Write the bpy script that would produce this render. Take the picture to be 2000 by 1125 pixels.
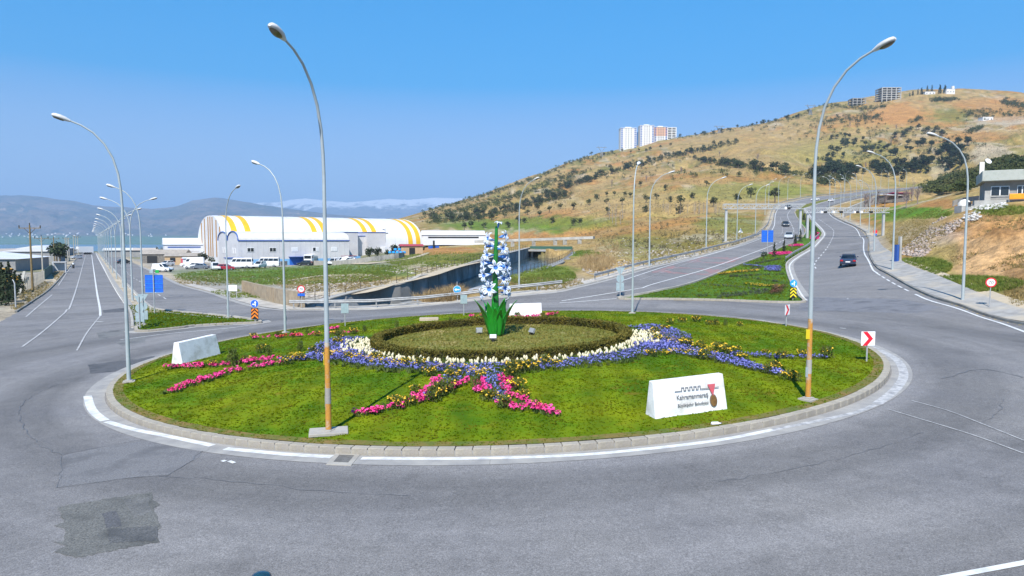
import bpy, bmesh, math, random
import numpy as np
from mathutils import Vector, Matrix, Quaternion
random.seed(7); rng = np.random.default_rng(7)
S = bpy.context.scene
for o in list(bpy.data.objects): bpy.data.objects.remove(o)

# ------------------------------------------------------------------ camera, sky, sun, exposure
CAMZ, FPX, HY = 5.87, 1333.0, 470.0
PITCH = math.atan((562.5 - HY) / FPX)
cam_d = bpy.data.cameras.new('camera'); cam = bpy.data.objects.new('camera', cam_d)
S.collection.objects.link(cam); S.camera = cam
cam_d.sensor_width = 36.0; cam_d.lens = 36.0 * FPX / 2000.0
cam_d.clip_start = 0.3; cam_d.clip_end = 60000.0
cam.location = (0, 0, CAMZ); cam.rotation_euler = (math.pi / 2 - PITCH, 0, 0)
SUN_EL = math.radians(49.0)
SUN_DIR = Vector((-0.23, -1.0, 0)).normalized() * math.cos(SUN_EL) + Vector((0, 0, math.sin(SUN_EL)))
W = bpy.data.worlds.new('World'); S.world = W; W.use_nodes = True
wn = W.node_tree.nodes; wl = W.node_tree.links
sky = wn.new('ShaderNodeTexSky'); sky.sky_type = 'NISHITA'; sky.sun_disc = False
sky.sun_elevation = SUN_EL; sky.sun_rotation = math.atan2(SUN_DIR.x, SUN_DIR.y)
sky.altitude = 600; sky.air_density = 1.0; sky.dust_density = 0.35; sky.ozone_density = 3.0
hsv = wn.new('ShaderNodeHueSaturation'); wtc = wn.new('ShaderNodeTexCoord'); wsep = wn.new('ShaderNodeSeparateXYZ'); wl.new(wtc.outputs['Generated'], wsep.inputs[0])
def wramp(lo, hi):      # deeper blue with height above the horizon
    r = wn.new('ShaderNodeMapRange'); r.interpolation_type = 'SMOOTHSTEP'; r.inputs['From Min'].default_value = 0.0; r.inputs['From Max'].default_value = 0.42
    r.inputs['To Min'].default_value = lo; r.inputs['To Max'].default_value = hi; wl.new(wsep.outputs[2], r.inputs['Value']); return r.outputs['Result']
wl.new(wramp(0.90, 2.25), hsv.inputs['Saturation']); wl.new(wramp(0.72, 1.24), hsv.inputs['Value'])
hsv.inputs['Hue'].default_value = 0.494
bg = wn['Background']; bg.inputs['Strength'].default_value = 0.13
# soft shoulder: the bright band of the model sky at the horizon is held down as in hazy spring air
cap_ = (3.0, 6.3, 14.5)
add_ = wn.new('ShaderNodeVectorMath'); add_.operation = 'ADD'; add_.inputs[1].default_value = cap_
div_ = wn.new('ShaderNodeVectorMath'); div_.operation = 'DIVIDE'; mul_ = wn.new('ShaderNodeVectorMath'); mul_.operation = 'MULTIPLY'; mul_.inputs[1].default_value = cap_
wl.new(sky.outputs['Color'], hsv.inputs['Color']); wl.new(hsv.outputs['Color'], add_.inputs[0]); wl.new(hsv.outputs['Color'], mul_.inputs[0])
wl.new(mul_.outputs[0], div_.inputs[0]); wl.new(add_.outputs[0], div_.inputs[1]); wl.new(div_.outputs[0], bg.inputs['Color'])
sun_d = bpy.data.lights.new('sun', 'SUN'); sun_d.energy = 4.6; sun_d.angle = math.radians(0.5); sun_d.color = (1.0, 0.955, 0.88)
sun = bpy.data.objects.new('sun', sun_d); S.collection.objects.link(sun)
sun.rotation_euler = SUN_DIR.to_track_quat('Z', 'Y').to_euler(); sun.location = SUN_DIR * 60
S.view_settings.view_transform = 'Standard'; S.view_settings.look = 'None'
S.view_settings.exposure = 0.86; S.view_settings.gamma = 1.0; S.view_settings.use_curve_mapping = False
S.render.engine = 'CYCLES'

# ------------------------------------------------------------------ ground model (heights as slope seen from the survey point)
CX, CY, CR = -0.59, 37.2, 18.7          # roundabout island
def plane_z(x, y): return 0.03 * x - 0.002 * y
cp, sp_ = math.cos(PITCH), math.sin(PITCH)
def ray(px, py):
    px = np.asarray(px, float); py = np.asarray(py, float)
    u = (px - 1000) / FPX; v = (py - 562.5) / FPX
    return u, cp - v * sp_, -sp_ - v * cp
def at(px, py, d):
    a, b, c = ray(px, py); k = d / b
    return Vector((float(a * k), float(d), float(CAMZ + c * k)))
def project(x, y, z):
    x, y, z = (np.asarray(q, float) for q in (x, y, z))
    dz = z - CAMZ; yy = y * cp - dz * sp_; up = y * sp_ + dz * cp
    yy = np.where(yy < 0.1, 0.1, yy)
    return 1000 + FPX * x / yy, 562.5 - FPX * up / yy
CPTS = []   # (px, py, depth)
def C(*a): CPTS.extend(a)
def flat(px, d, z):                       # control point at depth d with height z
    x = (px - 1000) / FPX * d
    CPTS.append((px, float(project(x, d, z)[1]), d))
for px in (-500, -150, 30, 140, 245):
    for d in (70, 105, 150, 200, 300): flat(px, d, -1.25 if d > 80 else -1.1)
    flat(px, 430, -1.0); flat(px, 600, -4); flat(px, 800, -8.5); flat(px, 1400, -10)
for px in (-500, -150, 0, 200): flat(px, 45, -1.0); flat(px, 25, -0.55)
for d in (90, 150, 220, 300): flat(400, d, -1.25)
flat(400, 600, -3); flat(400, 900, -7); flat(400, 1400, -10); flat(600, 1300, -6)
flat(560, 110, -1.15); flat(560, 160, -1.25); flat(560, 200, -1.25); flat(650, 195, -1.0); flat(680, 130, -0.6)
C((822, 487, 225), (760, 497, 205), (930, 480, 235), (1000, 462, 300), (880, 457, 320), (1100, 457, 320), (880, 440, 440),
  (1000, 432, 470), (940, 420, 560), (830, 416, 800), (760, 432, 850), (690, 447, 900), (600, 462, 1000))
C((640, 588, 73), (720, 566, 78), (820, 542, 84), (930, 512, 120), (1035, 485, 172), (820, 591, 69), (730, 604, 66),
  (560, 604, 66), (900, 577, 72), (1002, 538, 88), (1067, 519, 108), (1115, 493, 152), (1014, 565, 71), (900, 500, 150),
  (800, 510, 130), (700, 525, 130))
C((1268, 520, 90), (1379, 488, 117), (1439, 470, 148), (1475, 459, 168), (1486, 461, 165), (1506, 440, 205), (1514, 412, 270),
  (1528, 398, 308), (1578, 387, 345), (1620, 383, 370), (1700, 372, 415), (1815, 360, 480))
C((1880, 590, 51), (1940, 603, 48.5), (2000, 632, 43), (1743, 530, 72), (1707, 493, 101), (1724, 469, 154), (1693, 461, 146),
  (1679, 445, 178), (1648, 433, 205), (1613, 408, 270), (1620, 403, 290), (1707, 382, 380), (1810, 362.5, 470), (1657, 521, 81),
  (1590, 545, 77), (1550, 588, 59.5), (1590, 470, 142), (1560, 432, 215), (1417, 475, 152), (1552, 415, 262))
C((1900, 408, 96), (2000, 415, 78), (1800, 442, 102), (1770, 490, 85), (1760, 515, 77), (1850, 480, 79), (1950, 480, 69),
  (1950, 545, 56), (2000, 565, 51), (1850, 545, 62), (1960, 394, 104), (2050, 394, 104), (1860, 392, 150), (1740, 402, 250), (1700, 396, 265), (1740, 428, 168),
  (1800, 412, 160), (1950, 335, 280), (2050, 310, 300), (1850, 348, 470))
C((1900, 300, 600), (1800, 300, 650), (1700, 335, 560), (1600, 352, 540), (1500, 362, 480), (1500, 330, 600), (1400, 372, 440),
  (1400, 330, 640), (1300, 385, 410), (1300, 330, 690), (1200, 402, 400), (1200, 350, 700), (1200, 312, 1000), (1100, 420, 390),
  (1100, 360, 740), (1100, 335, 950), (1000, 402, 560), (1000, 377, 850), (950, 402, 650), (1500, 270, 880), (1400, 285, 900),
  (1700, 262, 830), (1850, 242, 830), (1950, 232, 800), (1600, 292, 780), (1300, 430, 240), (1300, 468, 160), (1200, 470, 190),
  (1150, 458, 290), (1250, 450, 225), (1400, 440, 205), (1450, 425, 250), (1350, 405, 320), (1450, 388, 370))
RIDGE = [(825, 413, 860), (905, 390, 950), (960, 372, 1000), (1040, 345, 1050), (1100, 318, 1100), (1170, 297, 1150), (1230, 288, 1200),
  (1330, 268, 1150), (1430, 248, 1100), (1500, 238, 1080), (1560, 225, 1060), (1620, 207, 1050), (1700, 196, 1040), (1760, 186, 1030),
  (1800, 179, 1020), (1900, 179, 1000), (2000, 184, 1000), (2200, 200, 960), (2700, 240, 900)]
C(*RIDGE)
C(*[(a, b + 45, d + 450) for a, b, d in RIDGE])
C((2250, 520, 45), (2250, 420, 75), (2250, 330, 250), (2300, 260, 600), (2700, 520, 42), (2700, 420, 70), (2700, 330, 250), (2700, 290, 600))
for px in (300, 700, 1000, 1400, 1800, 2300, 2700):
    for d in (12, 20, 30):
        x = (px - 1000) / FPX * d
        flat(px, d, plane_z(x, d))
_c = np.array(CPTS, float)
_a, _b, _cc = ray(_c[:, 0], _c[:, 1])
_th = np.arctan2(_a, _b); _rr = np.hypot(_a, _b) * _c[:, 2] / _b; _s = _cc / np.hypot(_a, _b)
KT = 3.2
_X = np.stack([_th * KT, np.log(_rr)], 1)
# remove the 1/r trend of a level plain so that only gentle relief is interpolated
_res = _s + CAMZ / _rr
def _phi(r2): return 0.5 * r2 * np.log(np.maximum(r2, 1e-12))
def _tps():
    n = len(_X); D = ((_X[:, None] - _X[None]) ** 2).sum(2)
    A = np.zeros((n + 3, n + 3)); A[:n, :n] = _phi(D) + np.eye(n) * 0.004
    A[:n, n] = 1; A[:n, n + 1:] = _X; A[n, :n] = 1; A[n + 1:, :n] = _X.T
    return np.linalg.solve(A, np.r_[_res, 0, 0, 0])
_w = _tps()
TH = np.radians(np.linspace(-75, 75, 601)); LR = np.linspace(math.log(6), math.log(1700), 420)
def _table():
    out = np.zeros((len(TH), len(LR)))
    for i, t in enumerate(TH):
        q = np.stack([np.full(len(LR), t * KT), LR], 1)
        D = ((q[:, None] - _X[None]) ** 2).sum(2)
        out[i] = _phi(D) @ _w[:-3] + _w[-3] + q @ _w[-2:]
    return out
TAB = _table()
def sstep(e0, e1, x): t = np.clip((x - e0) / (e1 - e0), 0, 1); return t * t * (3 - 2 * t)
def G(x, y):
    x = np.asarray(x, float); y = np.asarray(y, float)
    r = np.hypot(x, y); th = np.arctan2(x, y)
    ti = np.clip((th - TH[0]) / (TH[1] - TH[0]), 0, len(TH) - 1.001); li = np.clip((np.log(np.maximum(r, 6.01)) - LR[0]) / (LR[1] - LR[0]), 0, len(LR) - 1.001)
    i = ti.astype(int); j = li.astype(int); a = ti - i; b = li - j
    res = (TAB[i, j] * (1 - a) + TAB[i + 1, j] * a) * (1 - b) + (TAB[i, j + 1] * (1 - a) + TAB[i + 1, j + 1] * a) * b
    rc = np.clip(r, 6, 1700)
    z = res * rc
    zp = plane_z(np.clip(x, -45, 60), y)
    k = sstep(21, 33, np.hypot(x - CX, y - CY))
    k = k * sstep(6, 16, r) * (1 - sstep(math.radians(58), math.radians(74), np.abs(th)))
    z = zp * (1 - k) + z * k
    far = sstep(1350, 1690, r)
    return z * (1 - far) + (-10.0) * far
def Gz(x, y): return float(G(np.array([x]), np.array([y]))[0])
_RG = np.exp(np.linspace(math.log(5.0), math.log(1650), 1400))
def gp(px, py, dz=0.0):
    """point of the ground under one spot of the survey picture"""
    a, b, c = (float(q) for q in ray(px, py)); h = math.hypot(a, b); a /= h; b /= h; c /= h
    z = G(_RG * a, _RG * b); f = z - (CAMZ + c * _RG)
    k = np.argmax(f > 0)
    if f[k] <= 0: k = len(_RG) - 1; t = _RG[k]
    elif k == 0: t = CAMZ / max(-c, 1e-3)
    else:
        t = _RG[k - 1] + (_RG[k] - _RG[k - 1]) * (-f[k - 1]) / (f[k] - f[k - 1])
    return Vector((a * t, b * t, Gz(a * t, b * t) + dz))
def gps(pts): return [gp(*p) for p in pts]
# ------------------------------------------------------------------ helpers
COL = S.collection
def lin(r, g=None, b=None):
    if g is None: r, g, b = r
    f = lambda c: (c / 255 / 12.92) if c / 255 <= 0.04045 else ((c / 255 + 0.055) / 1.055) ** 2.4
    return (f(r), f(g), f(b))
def tag(o, label=None, cat=None, group=None, kind=None):
    if label: o['label'] = label
    if cat: o['category'] = cat
    if group: o['group'] = group
    if kind: o['kind'] = kind
    return o
def empty(name, loc=(0, 0, 0), rz=0.0, label=None, cat=None, group=None):
    o = bpy.data.objects.new(name, None); COL.objects.link(o)
    o.location = loc; o.rotation_euler = (0, 0, rz); o.empty_display_size = 0.3
    return tag(o, label, cat, group)
def copy_tree(o, parent=None, label=None):
    c = o.copy(); COL.objects.link(c); c.parent = parent
    if label: c['label'] = label
    for ch in list(o.children): copy_tree(ch, c)
    return c
def link(name, me, m=None, parent=None, smooth=False, loc=None):
    o = bpy.data.objects.new(name, me); COL.objects.link(o)
    if m is not None:
        for q in (m if isinstance(m, (list, tuple)) else [m]): me.materials.append(q)
    if parent is not None: o.parent = parent
    if loc is not None: o.location = loc
    if smooth and len(me.polygons): me.polygons.foreach_set('use_smooth', [True] * len(me.polygons))
    return o
class MB:
    """collects simple shapes into ONE mesh"""
    def __init__(s): s.v = []; s.f = []; s.m = []; s.mi = 0
    def add(s, vs, fs):
        n = len(s.v); s.v.extend([tuple(p) for p in vs]); s.f.extend([tuple(i + n for i in f) for f in fs]); s.m.extend([s.mi] * len(fs)); return s
    def box(s, c, d, rz=0.0, taper=1.0, rx=0.0):
        hx, hy, hz = d[0] / 2, d[1] / 2, d[2] / 2
        R = Matrix.Rotation(rz, 3, 'Z') @ Matrix.Rotation(rx, 3, 'X'); c = Vector(c); vs = []
        for z, k in ((-hz, 1), (hz, taper)):
            for x, y in ((-hx, -hy), (hx, -hy), (hx, hy), (-hx, hy)): vs.append(c + R @ Vector((x * k, y * k, z)))
        return s.add(vs, [(3, 2, 1, 0), (4, 5, 6, 7), (0, 1, 5, 4), (1, 2, 6, 5), (2, 3, 7, 6), (3, 0, 4, 7)])
    def bar(s, a, b, w, h=None, up=(0, 0, 1)):
        a, b = Vector(a), Vector(b); h = h or w; t = (b - a).normalized(); u = Vector(up)
        if abs(t.dot(u)) > 0.98: u = Vector((1, 0, 0))
        x = t.cross(u).normalized() * w / 2; y = x.cross(t).normalized() * h / 2
        vs = [p + i * x + j * y for p in (a, b) for i, j in ((-1, -1), (1, -1), (1, 1), (-1, 1))]
        return s.add(vs, [(3, 2, 1, 0), (4, 5, 6, 7), (0, 1, 5, 4), (1, 2, 6, 5), (2, 3, 7, 6), (3, 0, 4, 7)])
    def tube(s, pts, rad, n=8, cap=True):
        pts = [Vector(p) for p in pts]; rad = rad if isinstance(rad, (list, tuple)) else [rad] * len(pts)
        vs, fs = [], []; u = None
        for i, p in enumerate(pts):
            t = (pts[min(i + 1, len(pts) - 1)] - pts[max(i - 1, 0)]).normalized()
            if u is None: u = t.orthogonal().normalized()
            u = (u - t * u.dot(t)).normalized(); w = t.cross(u)
            for k in range(n): a = 2 * math.pi * k / n; vs.append(p + (u * math.cos(a) + w * math.sin(a)) * rad[i])
        for i in range(len(pts) - 1):
            for k in range(n): k2 = (k + 1) % n; fs.append((i * n + k, i * n + k2, (i + 1) * n + k2, (i + 1) * n + k))
        if cap: fs.append(tuple(range(n - 1, -1, -1))); fs.append(tuple((len(pts) - 1) * n + k for k in range(n)))
        return s.add(vs, fs)
    def lathe(s, prof, n=16, o=(0, 0, 0)):
        o = Vector(o); vs = []; fs = []
        for r, z in prof:
            for k in range(n): a = 2 * math.pi * k / n; vs.append(o + Vector((r * math.cos(a), r * math.sin(a), z)))
        for i in range(len(prof) - 1):
            for k in range(n): k2 = (k + 1) % n; fs.append((i * n + k, i * n + k2, (i + 1) * n + k2, (i + 1) * n + k))
        fs.append(tuple(range(n - 1, -1, -1))); fs.append(tuple((len(prof) - 1) * n + k for k in range(n)))
        return s.add(vs, fs)
    def prism(s, poly, vec):
        """polygon (3d points, counter-clockwise seen against vec) swept along vec"""
        n = len(poly); p = [Vector(q) for q in poly]; v = Vector(vec)
        vs = p + [q + v for q in p]
        fs = [tuple(range(n - 1, -1, -1)), tuple(range(n, 2 * n))] + [(i, (i + 1) % n, n + (i + 1) % n, n + i) for i in range(n)]
        return s.add(vs, fs)
    def poly(s, pts): return s.add(pts, [tuple(range(len(pts)))])
    def build(s, name, m, parent=None, smooth=False, loc=None, fix=True):
        me = bpy.data.meshes.new(name); me.from_pydata(s.v, [], s.f)
        o = link(name, me, m, parent, smooth, loc)
        if len(o.data.materials) > 1: me.polygons.foreach_set('material_index', s.m)
        if fix:
            bm = bmesh.new(); bm.from_mesh(me); bmesh.ops.recalc_face_normals(bm, faces=bm.faces); bm.to_mesh(me); bm.free()
        if smooth: me.set_sharp_from_angle(angle=math.radians(42))
        me.update(); return o
def bevel(o, w=0.02, seg=2):
    b = o.modifiers.new('bevel', 'BEVEL'); b.width = w; b.segments = seg; b.limit_method = 'ANGLE'; b.angle_limit = math.radians(35); return o
def fast_mesh(name, V, F, mi=None, attrs=None):
    """V (n,3) array, F (m,k) array of equal-sized faces"""
    V = np.asarray(V, np.float32); F = np.asarray(F, np.int32); m, k = F.shape
    me = bpy.data.meshes.new(name)
    me.vertices.add(len(V)); me.vertices.foreach_set('co', V.ravel())
    me.loops.add(m * k); me.loops.foreach_set('vertex_index', F.ravel())
    me.polygons.add(m); me.polygons.foreach_set('loop_start', np.arange(0, m * k, k, dtype=np.int32))
    if mi is not None: me.polygons.foreach_set('material_index', np.asarray(mi, np.int32))
    me.update(calc_edges=True)
    for nm, arr in (attrs or {}).items():
        a = me.color_attributes.new(nm, 'FLOAT_COLOR', 'POINT'); a.data.foreach_set('color', np.asarray(arr, np.float32).ravel())
    return me
def h2(i, j, seed=0):
    i = np.asarray(i).astype(np.int64); j = np.asarray(j).astype(np.int64)
    n = (i * 374761393 + j * 668265263 + seed * 974634777) & 0xffffffff
    n = ((n ^ (n >> 13)) * 1274126177) & 0xffffffff
    return ((n ^ (n >> 16)) & 0xffffff) / float(0xffffff)
def vnoise(x, y, seed=0):
    x = np.asarray(x, float); y = np.asarray(y, float)
    i = np.floor(x); j = np.floor(y); a = x - i; b = y - j; a = a * a * (3 - 2 * a); b = b * b * (3 - 2 * b)
    return (h2(i, j, seed) * (1 - a) + h2(i + 1, j, seed) * a) * (1 - b) + (h2(i, j + 1, seed) * (1 - a) + h2(i + 1, j + 1, seed) * a) * b
def fbm(x, y, seed=0, o=4):
    s = 0; k = 0.5
    for q in range(o): s = s + k * vnoise(x, y, seed + q); x = x * 2.03 + 3.1; y = y * 2.03 + 1.7; k *= 0.5
    return s / (1 - 0.5 ** o)
def inpoly(P, x, y):
    P = np.array([(p[0], p[1]) for p in P]); x = np.asarray(x); y = np.asarray(y); c = np.zeros(x.shape, bool); n = len(P)
    for i in range(n):
        x1, y1 = P[i]; x2, y2 = P[(i + 1) % n]
        if y1 == y2: continue
        c ^= ((y1 > y) != (y2 > y)) & (x < (x2 - x1) * (y - y1) / (y2 - y1) + x1)
    return c
def distline(L, x, y):
    L = np.array([(p[0], p[1]) for p in L]); d = np.full(np.shape(x), 1e9)
    for i in range(len(L) - 1):
        a = L[i]; b = L[i + 1] - a; t = np.clip(((x - a[0]) * b[0] + (y - a[1]) * b[1]) / max(b @ b, 1e-9), 0, 1)
        d = np.minimum(d, np.hypot(x - a[0] - t * b[0], y - a[1] - t * b[1]))
    return d
def smooth_line(pts, n=None, step=None):
    """Catmull-Rom through 2d points, resampled"""
    P = np.array([tuple(p)[:2] for p in pts], float)
    Q = np.vstack([2 * P[0] - P[1], P, 2 * P[-1] - P[-2]]); out = []
    for i in range(1, len(Q) - 2):
        L = np.hypot(*(Q[i + 1] - Q[i])); k = max(2, int(L / (step or 1.0)) + 1) if n is None else n
        for t in np.linspace(0, 1, k, endpoint=False):
            a, b, c, d = Q[i - 1], Q[i], Q[i + 1], Q[i + 2]
            out.append(0.5 * ((2 * b) + (c - a) * t + (2 * a - 5 * b + 4 * c - d) * t * t + (3 * b - a - 3 * c + d) * t ** 3))
    out.append(Q[-2]); return np.array(out)

# ------------------------------------------------------------------ materials
def nd(nt, t, **k):
    n = nt.nodes.new(t)
    for a, b in k.items():
        if a.startswith('_'): setattr(n, a[1:], b)
        else: n.inputs[a.replace('__', ' ')].default_value = b
    return n
MATS = {}
def mat(name, c, c2=None, scale=6.0, rough=0.7, bump=0.0, bscale=None, metal=0.0, mixlo=0.35, mixhi=0.65, coord='Object', spec=0.5, c3=None, scale3=0.6, trans=0.0, coat=0.0, rnd=0.0, detail=6.0):
    if name in MATS: return MATS[name]
    m = bpy.data.materials.new(name); m.use_nodes = True; nt = m.node_tree; b = nt.nodes['Principled BSDF']
    b.inputs['Roughness'].default_value = rough; b.inputs['Metallic'].default_value = metal; b.inputs['Specular IOR Level'].default_value = spec
    if coat: b.inputs['Coat Weight'].default_value = coat
    col = None
    tc = nt.nodes.new('ShaderNodeTexCoord') if coord != 'Position' else nt.nodes.new('ShaderNodeNewGeometry')
    co = tc.outputs[coord]
    def noise(sc, lo, hi, dt=6.0):
        n = nd(nt, 'ShaderNodeTexNoise', Scale=sc, Detail=dt, Roughness=0.6); nt.links.new(co, n.inputs['Vector'])
        r = nt.nodes.new('ShaderNodeMapRange'); r.inputs['From Min'].default_value = lo; r.inputs['From Max'].default_value = hi
        nt.links.new(n.outputs['Fac'], r.inputs['Value']); return r.outputs['Result'], n
    if c2 is None: b.inputs['Base Color'].default_value = (*c, 1); col = None
    else:
        f, _ = noise(scale, mixlo, mixhi, detail)
        mx = nt.nodes.new('ShaderNodeMix'); mx.data_type = 'RGBA'; mx.inputs[6].default_value = (*c, 1); mx.inputs[7].default_value = (*c2, 1)
        nt.links.new(f, mx.inputs[0]); col = mx.outputs[2]
        if c3 is not None:
            f3, _ = noise(scale3, 0.5, 0.68); m3 = nt.nodes.new('ShaderNodeMix'); m3.data_type = 'RGBA'; m3.inputs[7].default_value = (*c3, 1)
            nt.links.new(f3, m3.inputs[0]); nt.links.new(col, m3.inputs[6]); col = m3.outputs[2]
        nt.links.new(col, b.inputs['Base Color'])
    if rnd:
        oi = nt.nodes.new('ShaderNodeObjectInfo'); r = nt.nodes.new('ShaderNodeMapRange'); r.inputs['To Min'].default_value = 1 - rnd; r.inputs['To Max'].default_value = 1 + rnd
        nt.links.new(oi.outputs['Random'], r.inputs['Value'])
        h = nt.nodes.new('ShaderNodeHueSaturation'); nt.links.new(r.outputs['Result'], h.inputs['Value'])
        if col is not None: nt.links.new(col, h.inputs['Color'])
        else: h.inputs['Color'].default_value = (*c, 1)
        nt.links.new(h.outputs['Color'], b.inputs['Base Color'])
    if bump:
        n = nd(nt, 'ShaderNodeTexNoise', Scale=bscale or scale * 3, Detail=8.0, Roughness=0.65); nt.links.new(co, n.inputs['Vector'])
        bp = nd(nt, 'ShaderNodeBump', Strength=bump, Distance=0.05); nt.links.new(n.outputs['Fac'], bp.inputs['Height']); nt.links.new(bp.outputs['Normal'], b.inputs['Normal'])
    if trans:
        td = nt.nodes.new('ShaderNodeBsdfTranslucent'); ms = nt.nodes.new('ShaderNodeMixShader'); ms.inputs[0].default_value = trans
        if col is not None: nt.links.new(col, td.inputs['Color'])
        else: td.inputs['Color'].default_value = (*c, 1)
        nt.links.new(b.outputs[0], ms.inputs[1]); nt.links.new(td.outputs[0], ms.inputs[2])
        nt.links.new(ms.outputs[0], nt.nodes['Material Output'].inputs['Surface'])
    MATS[name] = m; return m
def attr_mat(name, rough=0.9, fine=1.2, mid=0.12, amp=0.42, bump=0.9, bscale=1.6):
    """colour from a per-vertex ground-cover map, broken up by noise"""
    m = bpy.data.materials.new(name); m.use_nodes = True; nt = m.node_tree; b = nt.nodes['Principled BSDF']; b.inputs['Roughness'].default_value = rough
    b.inputs['Specular IOR Level'].default_value = 0.2
    a = nd(nt, 'ShaderNodeAttribute', _attribute_name='Col'); g = nt.nodes.new('ShaderNodeNewGeometry'); cur = a.outputs['Color']
    for sc, am in ((fine, amp), (mid, amp * 0.7), (fine * 6, amp * 0.7)):
        n = nd(nt, 'ShaderNodeTexNoise', Scale=sc, Detail=7.0, Roughness=0.65); nt.links.new(g.outputs['Position'], n.inputs['Vector'])
        r = nt.nodes.new('ShaderNodeMapRange'); r.inputs['From Min'].default_value = 0.3; r.inputs['From Max'].default_value = 0.7; r.inputs['To Min'].default_value = 1 - am; r.inputs['To Max'].default_value = 1 + am
        nt.links.new(n.outputs['Fac'], r.inputs['Value'])
        h = nt.nodes.new('ShaderNodeHueSaturation'); nt.links.new(cur, h.inputs['Color']); nt.links.new(r.outputs['Result'], h.inputs['Value']); cur = h.outputs['Color']
    nt.links.new(cur, b.inputs['Base Color'])
    n = nd(nt, 'ShaderNodeTexNoise', Scale=bscale, Detail=9.0, Roughness=0.7); nt.links.new(g.outputs['Position'], n.inputs['Vector'])
    bp = nd(nt, 'ShaderNodeBump', Strength=bump, Distance=0.25); nt.links.new(n.outputs['Fac'], bp.inputs['Height']); nt.links.new(bp.outputs['Normal'], b.inputs['Normal'])
    MATS[name] = m; return m

# ------------------------------------------------------------------ outlines traced on the ground (survey picture -> place)
LEFT_KERB = [(0, 629), (34, 610), (68, 587.5), (105, 559), (139, 519), (153, 502), (160, 493)]
MEDL_L = [(187, 493), (200, 515), (216, 545), (250, 597), (260, 620), (262, 640)]
MEDL_R = [(193, 494), (205, 508), (225, 533), (245, 554), (267, 577), (284, 594), (301, 604), (351, 610), (446, 619), (506, 627)]
R2_EDGE = [(222, 494), (236, 501), (250, 509), (273, 519), (313, 536), (355, 556), (415, 572), (455, 585), (500, 597.5), (560, 605.5), (645, 605.5),
           (730, 604), (820, 598), (880, 591.7), (955, 583), (1039, 574), (1104, 566), (1179, 548), (1267, 523), (1379, 497), (1429, 483),
           (1486, 462), (1506, 440), (1513.6, 412), (1528, 398.5), (1578, 387), (1640, 379), (1700, 371.5), (1815, 359)]
MEDR_L = [(1207, 583), (1290, 567), (1354, 551.6), (1429, 522), (1491, 499), (1528, 482), (1553, 472), (1569, 459.7), (1572, 448), (1561, 432.6),
          (1552, 414), (1562, 403), (1585, 395.6), (1620, 388.5), (1700, 376.5), (1815, 362)]
MEDR_R = [(1574, 590), (1564, 580), (1544.5, 547), (1537.7, 523.5), (1541, 512), (1559, 499), (1587, 481), (1605, 461), (1604, 451), (1585, 430),
          (1572, 412), (1577, 405.5), (1619, 392.2), (1700, 378.5), (1815, 363)]
RIGHT_KERB = [(2000, 635), (1872, 597.6), (1811, 578), (1736, 538), (1709, 521), (1698, 502), (1696, 475), (1692, 461), (1677, 446.6), (1648, 433),
              (1624.5, 420), (1613, 408), (1619, 403.5), (1648, 395), (1707, 382), (1755, 374), (1815, 364.5)]
wl_ = lambda pts: [(p.x, p.y) for p in gps(pts)]
W_LK, W_ML, W_MR, W_R2, W_NL, W_NR, W_RK = (wl_(q) for q in (LEFT_KERB, MEDL_L, MEDL_R, R2_EDGE, MEDR_L, MEDR_R, RIGHT_KERB))
extR = [(40, 34), (60, 22), (80, 8), (85, -60)]
ROADPOLY = [(-80, -60), (-78, 20), (-62, 52)] + W_LK + W_R2 + W_RK[::-1] + extR
spl = gps([(505, 632), (380, 638), (354, 641), (291, 648), (266, 648)])
MEDPOLY_L = W_ML[:-1] + [(p.x, p.y) for p in spl[::-1]] + W_MR[::-1]
MEDPOLY_R = W_NL + W_NR[::-1] + wl_([(1479, 590), (1379, 586.5), (1277, 585), (1210, 584)])
ROADLINES = [W_R2, W_RK, W_NL]
_Gbase = G
def _hill_noise(x, y):
    r = np.hypot(x, y)
    k = sstep(170, 330, r) * (1 - sstep(1250, 1500, r)) * np.where(x > -70, sstep(-70, 0, x), 0)
    d = np.minimum(distline(W_R2[-14:], x, y), np.minimum(distline(W_RK[4:], x, y), distline(W_NL[3:], x, y)))
    k = k * sstep(8, 45, d)
    n = (fbm(x / 80, y / 80, 3, 4) - 0.5) * 26 * (1 - .6 * sstep(820, 980, r)) - 9 * np.exp(-(np.abs(fbm(x / 120, y / 120, 17, 3) - .5) / .035) ** 2) * (1 - .7 * sstep(820, 980, r)) + (fbm(x / 20, y / 20, 9, 3) - 0.5) * 3.2
    return n * k * np.clip(r / 700, 0.12, 1.0)
NTH = np.radians(np.linspace(-45, 75, 801)); NLR = np.linspace(math.log(165), math.log(1510), 380)
_t, _l = np.meshgrid(NTH, NLR, indexing='ij'); NTAB = _hill_noise(np.exp(_l) * np.sin(_t), np.exp(_l) * np.cos(_t))
def G(x, y):
    x = np.asarray(x, float); y = np.asarray(y, float); z = _Gbase(x, y); r = np.hypot(x, y); m = (r > 170) & (r < 1500)
    if not np.any(m): return z
    th = np.arctan2(x[m], y[m]); ok = (th > NTH[0]) & (th < NTH[-1])
    ti = np.clip((th - NTH[0]) / (NTH[1] - NTH[0]), 0, len(NTH) - 1.001); li = np.clip((np.log(r[m]) - NLR[0]) / (NLR[1] - NLR[0]), 0, len(NLR) - 1.001)
    i = ti.astype(int); j = li.astype(int); a = ti - i; b = li - j
    v = (NTAB[i, j] * (1 - a) + NTAB[i + 1, j] * a) * (1 - b) + (NTAB[i, j + 1] * (1 - a) + NTAB[i + 1, j + 1] * a) * b
    z = z.copy(); z[m] += v * ok; return z
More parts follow.
